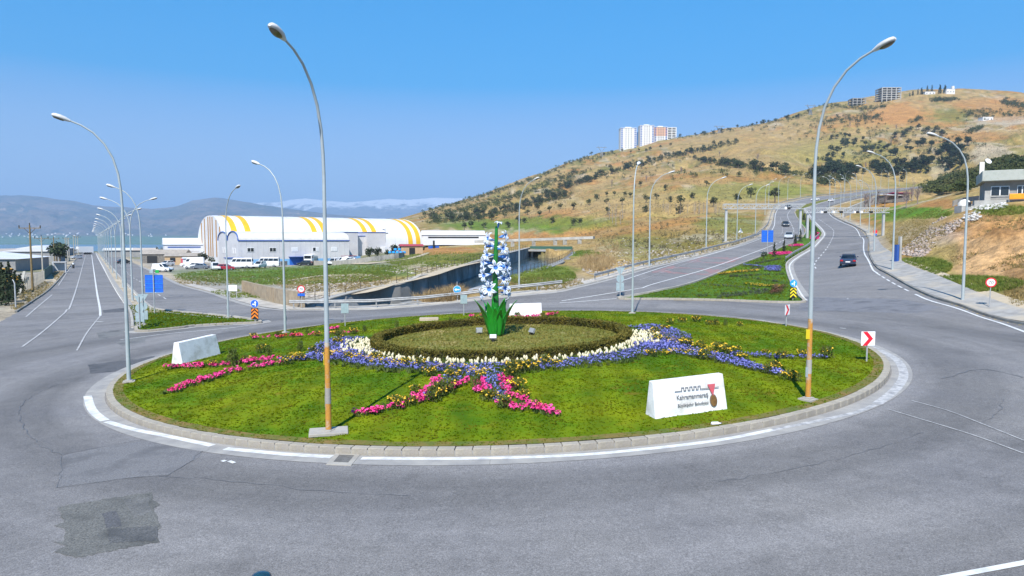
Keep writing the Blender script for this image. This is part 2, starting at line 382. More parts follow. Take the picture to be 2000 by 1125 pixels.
# canal
CAN_L = [(598, 598), (640, 588), (720, 566), (820, 542), (930, 513), (1035, 485)]            # far bank, top of wall
CAN_R = [(780, 592), (880, 574), (950, 555), (1002, 538), (1067, 519), (1100, 505), (1116, 492)]
W_CL = [(p.x, p.y, p.z) for p in gps(CAN_L)]; W_CR = [(p.x, p.y, p.z) for p in gps(CAN_R)]
CANPOLY = [(p[0], p[1]) for p in W_CL] + [(p[0], p[1]) for p in W_CR[::-1]]

# ------------------------------------------------------------------ ground sheet + road surface from one survey grid
def build_ground():
    fine = np.radians(np.arange(-41, 41.001, 0.125)); out = np.radians(np.r_[np.arange(-180, -41, 4.0), np.arange(44, 180, 4.0)])
    th = np.sort(np.r_[fine, out])
    r = np.r_[[1.5, 3.5], np.exp(np.arange(math.log(6), math.log(1700), 0.0105)), 1700 * 1.25 ** np.arange(1, 17)]
    nt_, nr = len(th), len(r)
    R, T = np.meshgrid(r, th, indexing='ij'); x = R * np.sin(T); y = R * np.cos(T); z = G(x.ravel(), y.ravel()).reshape(x.shape)
    roadv = inpoly(ROADPOLY, x, y) & ~inpoly(MEDPOLY_R, x, y) & ~inpoly(MEDPOLY_L, x, y)
    can = inpoly(CANPOLY, x, y)
    # loose relief off the road
    near = (R < 420) & (R > 30)
    dl = np.full(x.shape, 99.0)
    for L in (W_LK, W_R2, W_RK, W_MR, W_NR, W_NL): dl[near] = np.minimum(dl[near], distline(L, x[near], y[near]))
    off = (~roadv) & (~inpoly(MEDPOLY_R, x, y)) & (~inpoly(MEDPOLY_L, x, y)) & (np.hypot(x - CX, y - CY) > 33)
    rough = off * sstep(3, 12, dl) * (R < 400)
    z = z + rough * ((fbm(x / 5, y / 5, 21, 4) - 0.5) * 1.1 + (fbm(x / 1.3, y / 1.3, 5, 2) - 0.5) * 0.35) * np.where(x < -15, 0.45, 1.0)
    # bank on the right: eroded ribs
    bank = sstep(30, 38, x) * sstep(5, 9, dl) * (R < 115) * (1 - sstep(95, 115, R)) * (x > 25)
    z = z + bank * ((fbm(x / 2.2 + y / 9, y / 5, 33, 4) - 0.5) * 2.6 + (fbm(x / .8, y / 1.2, 37, 3) - .5) * .9)
    nb = (R > 50) & (R < 220)
    can2 = can.copy(); can2[nb] |= (distline(W_CL, x[nb], y[nb]) < .9) | (distline(W_CR, x[nb], y[nb]) < .9)
    z = np.where(can2, z - 3.4, z)
    V = np.stack([x, y, z], -1).reshape(-1, 3)
    i, j = np.meshgrid(np.arange(nr - 1), np.arange(nt_), indexing='ij'); j2 = (j + 1) % nt_
    F = np.stack([i * nt_ + j, i * nt_ + j2, (i + 1) * nt_ + j2, (i + 1) * nt_ + j], -1).reshape(-1, 4)
    c = V[F].mean(1); isroad = inpoly(ROADPOLY, c[:, 0], c[:, 1]) & ~inpoly(MEDPOLY_R, c[:, 0], c[:, 1]) & ~inpoly(MEDPOLY_L, c[:, 0], c[:, 1])
    # ---- ground cover map
    px, py = project(V[:, 0], V[:, 1], V[:, 2]); px = px + (fbm(V[:, 0] / 6, V[:, 1] / 6, 41) - 0.5) * 60; n2 = fbm(V[:, 0] / 4, V[:, 1] / 9, 51); py = py + (n2 - 0.5) * 16
    Rv = R.ravel(); X = V[:, 0]; Y = V[:, 1]
    tan, olive, orange, pale, green, gravel, soil = (np.array(q) for q in ((0.315, 0.215, 0.085), (0.115, 0.122, 0.020), (0.34, 0.165, 0.05), (0.38, 0.32, 0.235), (0.075, 0.150, 0.008), (0.27, 0.25, 0.215), (0.44, 0.265, 0.12)))
    col = np.tile(tan, (len(V), 1))
    def mix(w, c): nonlocal col; w = np.clip(w, 0, 1)[:, None]; col = col * (1 - w) + np.asarray(c) * w
    big = fbm(X / 90, Y / 90, 61); med = fbm(X / 28, Y / 28, 71); sm = fbm(X / 7, Y / 7, 81)
    mix(sstep(0.47, 0.66, big * 0.5 + med * 0.5) * .7, olive * 1.3); mix(sstep(0.55, 0.72, med) * 0.8, orange); mix(sstep(0.60, 0.75, sm) * 0.5, olive); mix(sstep(0.62, 0.72, fbm(X / 15, Y / 40, 87)) * 0.55, pale)
    hb = sstep(0, 1, fbm(X / 4, Y / 4, 88)); mix((Rv > 250) * sstep(0.5, 0.75, hb) * 0.4, np.array((0.14, 0.10, 0.045))); gul = np.abs(fbm(X / 45, Y / 45, 93, 4) - .5); mix((Rv > 250) * (1 - sstep(0.0, .035, gul)) * .6, olive * .8)
    left = sstep(0.0, 0.10, -X / np.maximum(Y, 1) - .10 + (med - .5) * .12) * (Rv > 40) * (1 - sstep(230, 330, Rv) * sstep(-.45, -.36, X / np.maximum(Y, 1))); mix(left * 1.0, gravel); mix(left * sstep(0.5, 0.65, med) * 0.6, olive)
    def z_(cx, cy, rx, ry, c, k=1.0, soft=0.35):
        d = np.sqrt(((px - cx) / rx) ** 2 + ((py - cy) / ry) ** 2); mix((1 - sstep(1 - soft, 1 + soft, d)) * k, c)
    # factory side
    z_(420, 520, 260, 14, gravel); z_(560, 540, 240, 17, green, .95); z_(690, 527, 120, 12, green, .7); z_(700, 553, 160, 17, tan * .8, .8); z_(640, 570, 80, 12, pale, .5); z_(860, 508, 110, 16, olive * 1.1, .9)
    z_(860, 490, 70, 7, orange, .9); z_(870, 523, 90, 7, pale, .7); z_(720, 572, 120, 6, pale, .8); z_(800, 552, 90, 5, pale, .9); z_(400, 548, 60, 7, gravel * .8, .7)
    z_(960, 500, 60, 10, olive, .8)
    # beyond the canal
    z_(1020, 440, 170, 14, green * 1.0, .8); z_(930, 452, 120, 4, pale, .5); z_(1000, 463, 200, 8, orange, .75); z_(1100, 432, 120, 10, olive * 1.2, .8); z_(1160, 470, 90, 9, tan, .8)
    z_(1040, 555, 70, 14, np.array((.2, .2, .03)), .9); z_(1060, 530, 60, 14, green, .8); z_(1145, 495, 28, 8, green * 1.1, 1); z_(1160, 545, 90, 10, pale, .45); z_(1180, 515, 50, 26, tan * 1.2, .8); z_(1250, 490, 80, 16, pale, .4)
    z_(1300, 470, 130, 20, olive * 1.25, .7); z_(1330, 500, 120, 14, np.array((.21, .19, .045)), .7); z_(1270, 450, 160, 12, orange, .35); z_(1430, 440, 70, 22, green * .95, .55); z_(1370, 465, 60, 6, pale, .5)
    z_(1300, 395, 240, 26, tan * 1.05, .6); z_(1450, 375, 130, 18, olive * 1.4, .6); z_(1530, 372, 70, 14, olive * 1.5, .7); z_(1350, 350, 120, 10, orange * 1.0, .35)
    z_(1500, 290, 170, 34, tan * .92, .7); z_(1650, 300, 130, 25, olive * 1.5, .4); z_(1760, 225, 60, 22, orange * 1.05, .8); z_(1690, 235, 70, 14, orange, .5); z_(1880, 225, 60, 14, olive, .7); z_(1960, 236, 70, 9, pale * .95, .8); z_(1950, 225, 60, 12, orange, .5); z_(1930, 300, 45, 18, pale, .65); z_(1900, 265, 60, 8, orange, .6)
    z_(1700, 345, 120, 18, tan * 1.05, .6); z_(1950, 205, 90, 14, orange, .6)
    # right bank
    z_(1790, 415, 70, 11, green * 1.15, 1); z_(1745, 425, 45, 10, green * 1.1, .8); z_(1860, 400, 60, 8, orange, .8); z_(1790, 455, 60, 25, np.array((.30, .22, .075)), .9)
    z_(1940, 485, 130, 75, soil, 1); z_(1960, 440, 60, 30, orange * 1.05, .6); z_(1930, 510, 60, 24, soil * 1.2, .6); z_(1900, 455, 60, 12, orange * .95, .5); z_(1800, 520, 60, 22, green * .95, .85); z_(1885, 556, 120, 18, green * .8, .85); z_(1850, 500, 40, 30, olive * 1.2, .5); z_(1960, 410, 60, 12, olive * 1.2, .9); z_(1990, 545, 30, 40, orange * .6, .5)
    z_(1815, 462, 60, 20, np.array((.44, .36, .29)), .4)
    # verges of the big road: pale dust
    z_(100, 575, 60, 40, np.array((.40, .29, .16)), .75); z_(60, 600, 40, 14, np.array((.45, .31, .16)), .9); z_(110, 545, 18, 20, olive, .5)
    dd = dl.ravel(); mix((1 - sstep(1.2, 3.5, dd)) * (~roadv.ravel()) * (Rv < 420), pale * 0.95)
    inL = inpoly(MEDPOLY_L, X, Y); inR = inpoly(MEDPOLY_R, X, Y)
    mix(inR * 1.0, green * 0.85); mix(inR * (Rv > 230), olive); mix(inL * (Rv < 74), green * .85); mix(inL * (Rv >= 74), pale * 1.05)
    ll = sstep(.36, .42, -X / np.maximum(Y, 1)); mix(sstep(420, 520, Rv) * ll, np.array((.11, .12, .055))); mix(sstep(850, 950, Rv) * ll, np.array((.07, .14, .075)))
    mix(can.ravel() * 1.0, np.array((.10, .10, .07)))
    mix(((np.hypot(X - CX, Y - CY) < 40) & (Rv < 40)) * 1.0, gravel)
    rgba = np.c_[col, np.ones(len(V))]
    def sub(mask):
        f = F[mask]; u, inv = np.unique(f, return_inverse=True); return V[u], inv.reshape(f.shape), rgba[u]
    v, f, cc = sub(~isroad); g = link('ground', fast_mesh('ground', v, f[:, ::-1], attrs={'Col': cc}), attr_mat('ground_cover'), smooth=True); tag(g, kind='structure')
    v, f, cc = sub(isroad); rd = link('road', fast_mesh('road', v, f[:, ::-1]), asphalt_mat(), smooth=True); tag(rd, kind='structure')
    return g, rd
def asphalt_mat():
    m = bpy.data.materials.new('asphalt'); m.use_nodes = True; nt = m.node_tree; b = nt.nodes['Principled BSDF']; L = nt.links.new
    b.inputs['Roughness'].default_value = 0.82; b.inputs['Specular IOR Level'].default_value = 0.3
    g = nt.nodes.new('ShaderNodeNewGeometry'); P = g.outputs['Position']
    def noise(sc, lo, hi, a, bb, dt=6, vec=None, rg=.6):
        n = nd(nt, 'ShaderNodeTexNoise', Scale=sc, Detail=dt, Roughness=rg); L(vec or P, n.inputs['Vector'])
        r = nt.nodes.new('ShaderNodeMapRange'); r.inputs['From Min'].default_value = lo; r.inputs['From Max'].default_value = hi; r.inputs['To Min'].default_value = a; r.inputs['To Max'].default_value = bb
        L(n.outputs['Fac'], r.inputs['Value']); return r.outputs['Result']
    def mul(a, c):
        q = nt.nodes.new('ShaderNodeMath'); q.operation = 'MULTIPLY'; L(a, q.inputs[0])
        if isinstance(c, float): q.inputs[1].default_value = c
        else: L(c, q.inputs[1])
        return q.outputs[0]
    # polar coordinates round the island: tyre bands and streaks follow the circle
    sep = nt.nodes.new('ShaderNodeSeparateXYZ'); L(P, sep.inputs[0])
    def m2(op, a, c):
        q = nt.nodes.new('ShaderNodeMath'); q.operation = op
        for k, val in enumerate((a, c)):
            if isinstance(val, (int, float)): q.inputs[k].default_value = val
            else: L(val, q.inputs[k])
        return q.outputs[0]
    dx = m2('SUBTRACT', sep.outputs[0], CX); dy = m2('SUBTRACT', sep.outputs[1], CY)
    rad = m2('SQRT', m2('ADD', m2('MULTIPLY', dx, dx), m2('MULTIPLY', dy, dy)), 0); ang = m2('ARCTAN2', dy, dx)
    pc = nt.nodes.new('ShaderNodeCombineXYZ'); L(rad, pc.inputs[0]); L(m2('MULTIPLY', ang, 2.2), pc.inputs[1])
    streak = noise(1.1, .3, .7, .91, 1.07, 5, pc.outputs[0]); fine = noise(2.2, .3, .7, .90, 1.08, 8); big = noise(.09, .3, .7, .86, 1.12, 4); grit = noise(34, .3, .7, .58, 1.46, 2, rg=.8); grit2 = noise(11, .3, .7, .82, 1.2, 5, rg=.75)
    ramp = nt.nodes.new('ShaderNodeValToRGB'); e = ramp.color_ramp
    for p, vv in ((0.0, 1.0), (.190, 1.16), (.200, 1.04), (.208, .76), (.221, .80), (.233, 1.06), (.256, 1.08), (.272, .90), (.288, .80), (.315, 1.0), (.45, 1.04), (1, 1.0)):
        el = e.elements.new(p) if p not in (0.0, 1.0) else e.elements[0 if p == 0 else -1]; el.position = p; el.color = (vv / 1.2,) * 3 + (1,)
    L(m2('DIVIDE', rad, 100.0), ramp.inputs['Fac'])
    stain = noise(.30, .55, .70, 1.0, .76, 6); lane = noise(.6, .3, .7, .84, 1.10, 5, pc.outputs[0])
    v = mul(mul(mul(streak, fine), mul(big, grit)), mul(mul(grit2, stain), mul(mul(ramp.outputs['Color'], lane), 1.2)))
    wn_ = nd(nt, 'ShaderNodeTexNoise', Scale=.22, Detail=3.0); L(P, wn_.inputs['Vector'])
    mx = nt.nodes.new('ShaderNodeMix'); mx.data_type = 'RGBA'; mx.inputs[6].default_value = (.158, .154, .160, 1); mx.inputs[7].default_value = (.205, .194, .183, 1); L(wn_.outputs['Fac'], mx.inputs[0])
    sc = nt.nodes.new('ShaderNodeVectorMath'); sc.operation = 'SCALE'; L(mx.outputs[2], sc.inputs[0]); L(v, sc.inputs['Scale']); L(sc.outputs[0], b.inputs['Base Color'])
    n = nd(nt, 'ShaderNodeTexNoise', Scale=30, Detail=5.0); L(P, n.inputs['Vector']); bp = nd(nt, 'ShaderNodeBump', Strength=.35, Distance=.02); L(n.outputs['Fac'], bp.inputs['Height']); L(bp.outputs['Normal'], b.inputs['Normal'])
    MATS['asphalt'] = m; return m
GROUND, ROAD = build_ground()
M_WHITE = mat('white_paint_line', (.62, .62, .60), (.36, .36, .37), 3.0, .7, mixlo=.45, mixhi=.75, coord='Position')
M_OLDW = mat('worn_paint_line', (.46, .45, .44), (.26, .257, .257), 4.0, .8, mixlo=.40, mixhi=.62, coord='Position')
def lift(d): return 0.006 + 0.00022 * d
def ribbon(name, pts, w, m, world=False, dz=0.0, kind='structure', step=0.8, side=0.0, parent=None, label=None, cols=1):
    """strip of width w laid on the ground along a traced line (side: shift to the left of travel)"""
    P = pts if world else [(p.x, p.y) for p in gps(pts)]
    L = smooth_line(P, step=step); T = np.gradient(L, axis=0); T /= np.maximum(np.hypot(T[:, 0], T[:, 1]), 1e-9)[:, None]; N = np.c_[-T[:, 1], T[:, 0]]
    ww = np.interp(np.linspace(0, 1, len(L)), np.linspace(0, 1, len(w)), w) if isinstance(w, (list, tuple)) else np.full(len(L), w)
    cs = np.linspace(-.5, .5, cols + 1); k = cols + 1; V = []
    for c in cs:
        q = L + N * (side + c * ww)[:, None]; z = G(q[:, 0], q[:, 1]) + lift(np.hypot(q[:, 0], q[:, 1])) + dz; V.append(np.c_[q, z])
    V = np.stack(V, 1).reshape(-1, 3); n = len(L)
    F = [(i * k + c, i * k + c + 1, (i + 1) * k + c + 1, (i + 1) * k + c) for i in range(n - 1) for c in range(cols)]
    o = link(name, fast_mesh(name, V, F), m, parent); return tag(o, label, kind=kind if parent is None else None)
# ------------------------------------------------------------------ swept profiles (kerbs, walls, rails) along traced lines
def sweep(name, line, prof, m, parent=None, step=1.0, world=True, closed_prof=True, zfun=None, smooth=False):
    """prof: (offset to the left, height over ground) points; line in place coordinates"""
    P = line if world else [(p.x, p.y) for p in gps(line)]
    L = smooth_line(P, step=step); T = np.gradient(L, axis=0); T /= np.maximum(np.hypot(T[:, 0], T[:, 1]), 1e-9)[:, None]; N = np.c_[-T[:, 1], T[:, 0]]
    z0 = zfun(L) if zfun else G(L[:, 0], L[:, 1]); k = len(prof)
    V = np.stack([np.c_[L + N * o, z0 + h] for o, h in prof], 1).reshape(-1, 3); n = len(L); F = []
    for i in range(n - 1):
        for c in range(k if closed_prof else k - 1):
            c2 = (c + 1) % k; F.append((i * k + c, i * k + c2, (i + 1) * k + c2, (i + 1) * k + c))
    mb = MB(); mb.add(V.tolist(), F)
    if closed_prof: mb.add(V[:k].tolist(), [tuple(range(k))]); mb.add(V[-k:].tolist(), [tuple(range(k))])
    return mb.build(name, m, parent, smooth)
def along(line, step, start=0.0, world=True):
    """points and headings every step metres"""
    P = np.array([tuple(p)[:2] for p in line]); d = np.r_[0, np.cumsum(np.hypot(*np.diff(P, axis=0).T))]; out = []; s = start
    while s <= d[-1]:
        x = np.interp(s, d, P[:, 0]); y = np.interp(s, d, P[:, 1]); x2 = np.interp(min(s + .3, d[-1]), d, P[:, 0]); y2 = np.interp(min(s + .3, d[-1]), d, P[:, 1]); x1 = np.interp(max(s - .3, 0), d, P[:, 0]); y1 = np.interp(max(s - .3, 0), d, P[:, 1])
        out.append((x, y, math.atan2(y2 - y1, x2 - x1))); s += step
    return out
M_KERB = mat('kerb_stone', (.36, .325, .265), (.23, .205, .165), 2.5, .85, .5, 14, mixlo=.35, mixhi=.7, c3=(.30, .27, .235), scale3=4, rnd=.07)
M_KERBW = mat('kerb_pale', (.40, .375, .33), (.28, .26, .23), .8, .85, .3, 10, coord='Position')
M_CONC = mat('concrete', (.36, .345, .31), (.22, .21, .19), .9, .85, .3, 8, coord='Position', c3=(.15, .145, .13), scale3=.5)
M_DUST = mat('dusty_gutter', (.33, .315, .29), (.24, .232, .225), 1.5, .9, coord='Position')
def kerb_line(name, line, label=None, inward=1, stone=0.5, h=0.15, w=0.22, step=0.5, start=0.0):
    """a course of kerb stones, each its own piece"""
    base = sweep(name, line, [(0.01 * inward, -.06), (inward * (w - .01), -.06), (inward * (w - .01), h * .7), (0.01 * inward, h * .7)], M_DUST, step=1.0); tag(base, kind='structure')
    me = []
    for q in range(3):
        mb = MB(); mb.box((0, 0, 0), (stone - .006 - .004 * q, w, h + .06), taper=.965); o = mb.build('kerb_stone', M_KERB); bevel(o, .012, 1); me.append(o)
    first = list(me)
    for i, (x, y, a) in enumerate(along(smooth_line(line, step=.25), stone, stone / 2 + start)):
        if i >= 295: break
        src = first[i % 3]; o = src if i < 3 else src.copy()
        if i >= 3: COL.objects.link(o)
        o.parent = base; nx, ny = -math.sin(a) * inward * w / 2, math.cos(a) * inward * w / 2
        o.location = (x + nx, y + ny, Gz(x, y) + h / 2 - .03 + random.uniform(-.006, .006)); o.rotation_euler = (random.uniform(-.015, .015), -math.atan2(Gz(x + math.cos(a), y + math.sin(a)) - Gz(x, y), 1), a + random.uniform(-.012, .012))
    return base

# ------------------------------------------------------------------ the island
def I(x, y):
    r = np.hypot(np.asarray(x) - CX, np.asarray(y) - CY); return plane_z(np.asarray(x), np.asarray(y)) + 0.20 + 0.42 * np.clip(1 - (r / 18.5) ** 2, 0, 1)
def Iz(x, y): return float(I(x, y))
def gi(px, py, dz=0.0):
    """point on the island lawn"""
    a, b, c = (float(q) for q in ray(px, py)); t0 = 15.0
    for _ in range(40):
        z = Iz(a * t0, b * t0); t0 = (z - CAMZ) / c
    return Vector((a * t0, b * t0, Iz(a * t0, b * t0) + dz))
ring = [(CX + CR * math.cos(a), CY + CR * math.sin(a)) for a in np.linspace(-math.pi / 2, 1.5 * math.pi, 181)]
kerb_line('island_kerb', ring, inward=1, stone=0.5, h=.205, w=.27)
def lawn_mat():
    m = bpy.data.materials.new('lawn'); m.use_nodes = True; nt = m.node_tree; b = nt.nodes['Principled BSDF']; b.inputs['Roughness'].default_value = .95; b.inputs['Specular IOR Level'].default_value = .1
    g = nt.nodes.new('ShaderNodeNewGeometry'); cur = None
    for sc, lo, hi, c1, c2 in ((.26, .40, .60, (.056, .120, .002), (.140, .176, .003)), (1.1, .54, .80, None, (.150, .150, .006)), (4.0, .60, .90, None, (.055, .11, .002)), (.6, .62, .74, None, (.15, .105, .012))):
        n = nd(nt, 'ShaderNodeTexNoise', Scale=sc, Detail=6.0, Roughness=.65); nt.links.new(g.outputs['Position'], n.inputs['Vector'])
        r = nt.nodes.new('ShaderNodeMapRange'); r.inputs['From Min'].default_value = lo; r.inputs['From Max'].default_value = hi; nt.links.new(n.outputs['Fac'], r.inputs['Value'])
        mx = nt.nodes.new('ShaderNodeMix'); mx.data_type = 'RGBA'; mx.inputs[7].default_value = (*c2, 1); nt.links.new(r.outputs['Result'], mx.inputs[0])
        if cur is None: mx.inputs[6].default_value = (*c1, 1)
        else: nt.links.new(cur, mx.inputs[6])
        cur = mx.outputs[2]
    # mowing rings and passes: a slow wave across the lawn, warped by noise
    wv = nd(nt, 'ShaderNodeTexWave', Scale=.22, Distortion=9.0, Detail=3.0); wv.inputs['Detail Scale'].default_value = .35; nt.links.new(g.outputs['Position'], wv.inputs['Vector'])
    r = nt.nodes.new('ShaderNodeMapRange'); r.inputs['To Min'].default_value = .86; r.inputs['To Max'].default_value = 1.16; nt.links.new(wv.outputs['Fac'], r.inputs['Value'])
    h = nt.nodes.new('ShaderNodeHueSaturation'); nt.links.new(cur, h.inputs['Color']); nt.links.new(r.outputs['Result'], h.inputs['Value']); cur = h.outputs['Color']
    nt.links.new(cur, b.inputs['Base Color']); MATS['lawn'] = m; return m
M_LAWN = lawn_mat()
M_EDGE = mat('dry_lawn_edge', (.19, .12, .03), (.075, .11, .006), 1.6, .95, .4, 12, coord='Position')
def lawn_disc(name, r0, r1, m, dz=0.0, n=160, k=28):
    a = np.linspace(0, 2 * np.pi, n, endpoint=False); r = np.linspace(max(r0, .02), r1, k); A, R = np.meshgrid(a, r); x = CX + R * np.cos(A); y = CY + R * np.sin(A)
    V = np.stack([x, y, I(x, y) + dz + (fbm(x / .8, y / .8, 3, 3) - .5) * .05], -1).reshape(-1, 3)
    F = [(i * n + j, i * n + (j + 1) % n, (i + 1) * n + (j + 1) % n, (i + 1) * n + j) for i in range(k - 1) for j in range(n)]
    return link(name, fast_mesh(name, V, F), m, smooth=True)
HR = 6.75   # hedge ring
tag(lawn_disc('island_lawn', HR, CR - .26, M_LAWN), kind='structure')
M_BED = mat('dry_bed', (.165, .150, .018), (.105, .13, .009), 1.3, .95, .6, 9, coord='Position', c3=(.36, .26, .10), scale3=.3)
tag(lawn_disc('island_edge', CR - .62, CR - .25, M_EDGE, .012, 200, 3), kind='structure')
tag(lawn_disc('island_bed', 0, HR, M_BED, n=96, k=16), kind='structure')

def scatter(name, pts, tmpl, m, smin=.8, smax=1.2, tilt=.25, kind='stuff', parent=None, stretch=None, zr=None, label=None, cat=None):
    """many small pieces joined into ONE mesh: tmpl = (verts, faces(k equal), matidx)"""
    v, f, mi = (np.asarray(q) for q in tmpl); n = len(pts); P = np.asarray(pts, float).reshape(-1, 3)
    s = rng.uniform(smin, smax, n); a = rng.uniform(0, 2 * np.pi, n); tx = rng.normal(0, tilt, n); ty = rng.normal(0, tilt, n)
    ca, sa = np.cos(a), np.sin(a); q = v[None] * s[:, None, None]; sz = rng.uniform(*(zr or (1, 1)), n); q = q * np.stack([np.ones(n), np.ones(n), sz], 1)[:, None]
    x = q[..., 0] * ca[:, None] - q[..., 1] * sa[:, None]; y = q[..., 0] * sa[:, None] + q[..., 1] * ca[:, None]; z = q[..., 2]
    x = x + tx[:, None] * z; y = y + ty[:, None] * z
    V = np.stack([x, y, z], -1) + P[:, None]; F = f[None] + (np.arange(n) * len(v))[:, None, None]
    o = link(name, fast_mesh(name, V.reshape(-1, 3), F.reshape(-1, f.shape[1]), np.tile(mi, n)), m, parent); tag(o, label, cat, kind=kind); return o
def blade_tmpl(n, h, w, spread):
    v = []; f = []
    for i in range(n):
        a = random.uniform(0, 6.28); r = random.uniform(0, spread); cx, cy = r * math.cos(a), r * math.sin(a); b = random.uniform(0, 6.28); l = random.uniform(.1, .5) * h; hh = h * random.uniform(.6, 1.1)
        k = len(v); v += [(cx - w / 2 * math.cos(b), cy - w / 2 * math.sin(b), 0), (cx + w / 2 * math.cos(b), cy + w / 2 * math.sin(b), 0), (cx + l * math.sin(b), cy + l * math.cos(b), hh)]; f.append((k, k + 1, k + 2))
    return v, f, [0] * len(f)
def disc_pts(n, r0, r1, zf=I, bias=None):
    r = np.sqrt(rng.uniform(r0 ** 2, r1 ** 2, n)); a = rng.uniform(0, 2 * np.pi, n); x = CX + r * np.cos(a); y = CY + r * np.sin(a)
    if bias is not None: k = rng.uniform(size=n) < bias(x, y); x, y = x[k], y[k]
    return np.c_[x, y, zf(x, y)]
M_BLADE = mat('grass_blade', (.066, .134, .002), (.142, .174, .003), .26, .8, coord='Position', trans=.25, c3=(.15, .125, .012), scale3=.9, spec=.05)
tag(scatter('island_grass', disc_pts(52000, HR + 2.2, CR - .28, bias=lambda x, y: np.clip(1.35 - (y - 18) / 40, .35, 1)), blade_tmpl(5, .05, .03, .06), M_BLADE, tilt=.3), 'short mown grass covering the roundabout island', kind='stuff')
M_DRYB = mat('dry_blade', (.23, .19, .035), (.13, .15, .014), .8, .8, coord='Position', trans=.2)
tag(scatter('bed_grass', disc_pts(7000, 0, HR - .3), blade_tmpl(5, .09, .03, .08), M_DRYB, tilt=.4), 'sparse dry grass inside the clipped hedge ring', kind='stuff')

# ------------------------------------------------------------------ splitter islands, medians, pavements
sp_line = [W_ML[-1]] + [(p.x, p.y) for p in gps([(263, 646), (267, 648.5), (291, 648.5), (354, 642), (380, 638.5), (446, 634.5), (505, 632), (511, 629), (505, 626)])]
kerb_line('splitter_kerb', sp_line, inward=1, h=.17, w=.24)
kerb_line('splitter_kerb', wl_([(1564, 580), (1573, 588), (1572, 591), (1560, 592), (1479, 590.5), (1379, 587), (1277, 585.5), (1214, 585), (1207, 583), (1212, 581)]), inward=-1, h=.17, w=.26)
KP = lambda o, w=.22, h=.15: [(0, -.05), (o * w, -.05), (o * w, h), (o * .02, h)]
for nm, ln, o in (('median_kerb', W_ML, -1), ('median_kerb', W_MR, 1), ('median_kerb', W_NL, -1), ('median_kerb', W_NR[1:], 1), ('road_kerb', W_LK[1:], 1)):
    tag(sweep(nm, ln, KP(o), M_KERBW if nm == 'median_kerb' else mat('kerb_dark', (.14, .13, .115), (.26, .25, .22), .6, .9, coord='Position')), kind='structure')
tag(sweep('pavement_kerb', W_RK, KP(-1, .25, .16), mat('kerb_dark', (.14, .13, .115), (.26, .25, .22), .6, .9, coord='Position')), kind='structure')
# verge side kerb of the uphill carriageway
tag(sweep('verge_kerb', W_R2[9:], KP(1, .3, .12), M_KERBW), kind='structure')
def strip_between(name, A, B, m, dz, n=90, cols=4, kind='structure'):
    A = smooth_line(A, step=1.0); B = smooth_line(B, step=1.0)
    def res(P): d = np.r_[0, np.cumsum(np.hypot(*np.diff(P, axis=0).T))]; s = np.linspace(0, d[-1], n); return np.c_[np.interp(s, d, P[:, 0]), np.interp(s, d, P[:, 1])]
    A, B = res(A), res(B); V = []
    for c in np.linspace(0, 1, cols + 1): q = A * (1 - c) + B * c; V.append(np.c_[q, G(q[:, 0], q[:, 1]) + dz + lift(np.hypot(q[:, 0], q[:, 1]))])
    V = np.stack(V, 1).reshape(-1, 3); k = cols + 1; F = [(i * k + c, i * k + c + 1, (i + 1) * k + c + 1, (i + 1) * k + c) for i in range(n - 1) for c in range(cols)]
    return tag(link(name, fast_mesh(name, V, F), m), kind=kind)
M_PAVE = mat('pavement', (.34, .325, .30), (.235, .225, .21), 1.2, .9, .3, 6, coord='Position', c3=(.44, .37, .27), scale3=.25)
PAVE_OUT = wl_([(2010, 610), (1902, 571), (1830, 540), (1762, 512), (1722, 480), (1700, 459), (1681, 445), (1651, 431)])
strip_between('pavement', [(q[0] + .2, q[1]) for q in W_RK[:10]], PAVE_OUT, M_PAVE, .13)
PAVEPOLY = list(W_RK[:10]) + PAVE_OUT[::-1]
M_SAND = mat('sandy_verge', (.50, .40, .27), (.33, .29, .22), .8, .95, .4, 4, coord='Position')
ribbon('verge', wl_([(2010, 606), (1902, 567), (1830, 537), (1762, 509)]), [1.6, 1.4, 1.2, .6], M_SAND, world=True, dz=.05, cols=2)
ribbon('verge', W_R2[5:20], [1.6, 2.2, 2.0, 1.8, 1.6], mat('pale_verge', (.47, .435, .385), (.30, .275, .24), .7, .95, .3, 5, coord='Position'), world=True, side=1.1, dz=.03, cols=2)
ribbon('gutter', W_R2[3:22], 0.7, M_DUST, world=True, side=-.35, dz=.002)
ribbon('gutter', ring, 0.75, M_DUST, world=True, side=-.42, dz=0)
ribbon('gutter', sp_line[1:], .7, M_DUST, world=True, side=-.36)
ribbon('gutter', W_NR[1:], .8, M_DUST, world=True, side=-.4 * 1)
ribbon('gutter', W_ML, .5, M_DUST, world=True, side=.25)

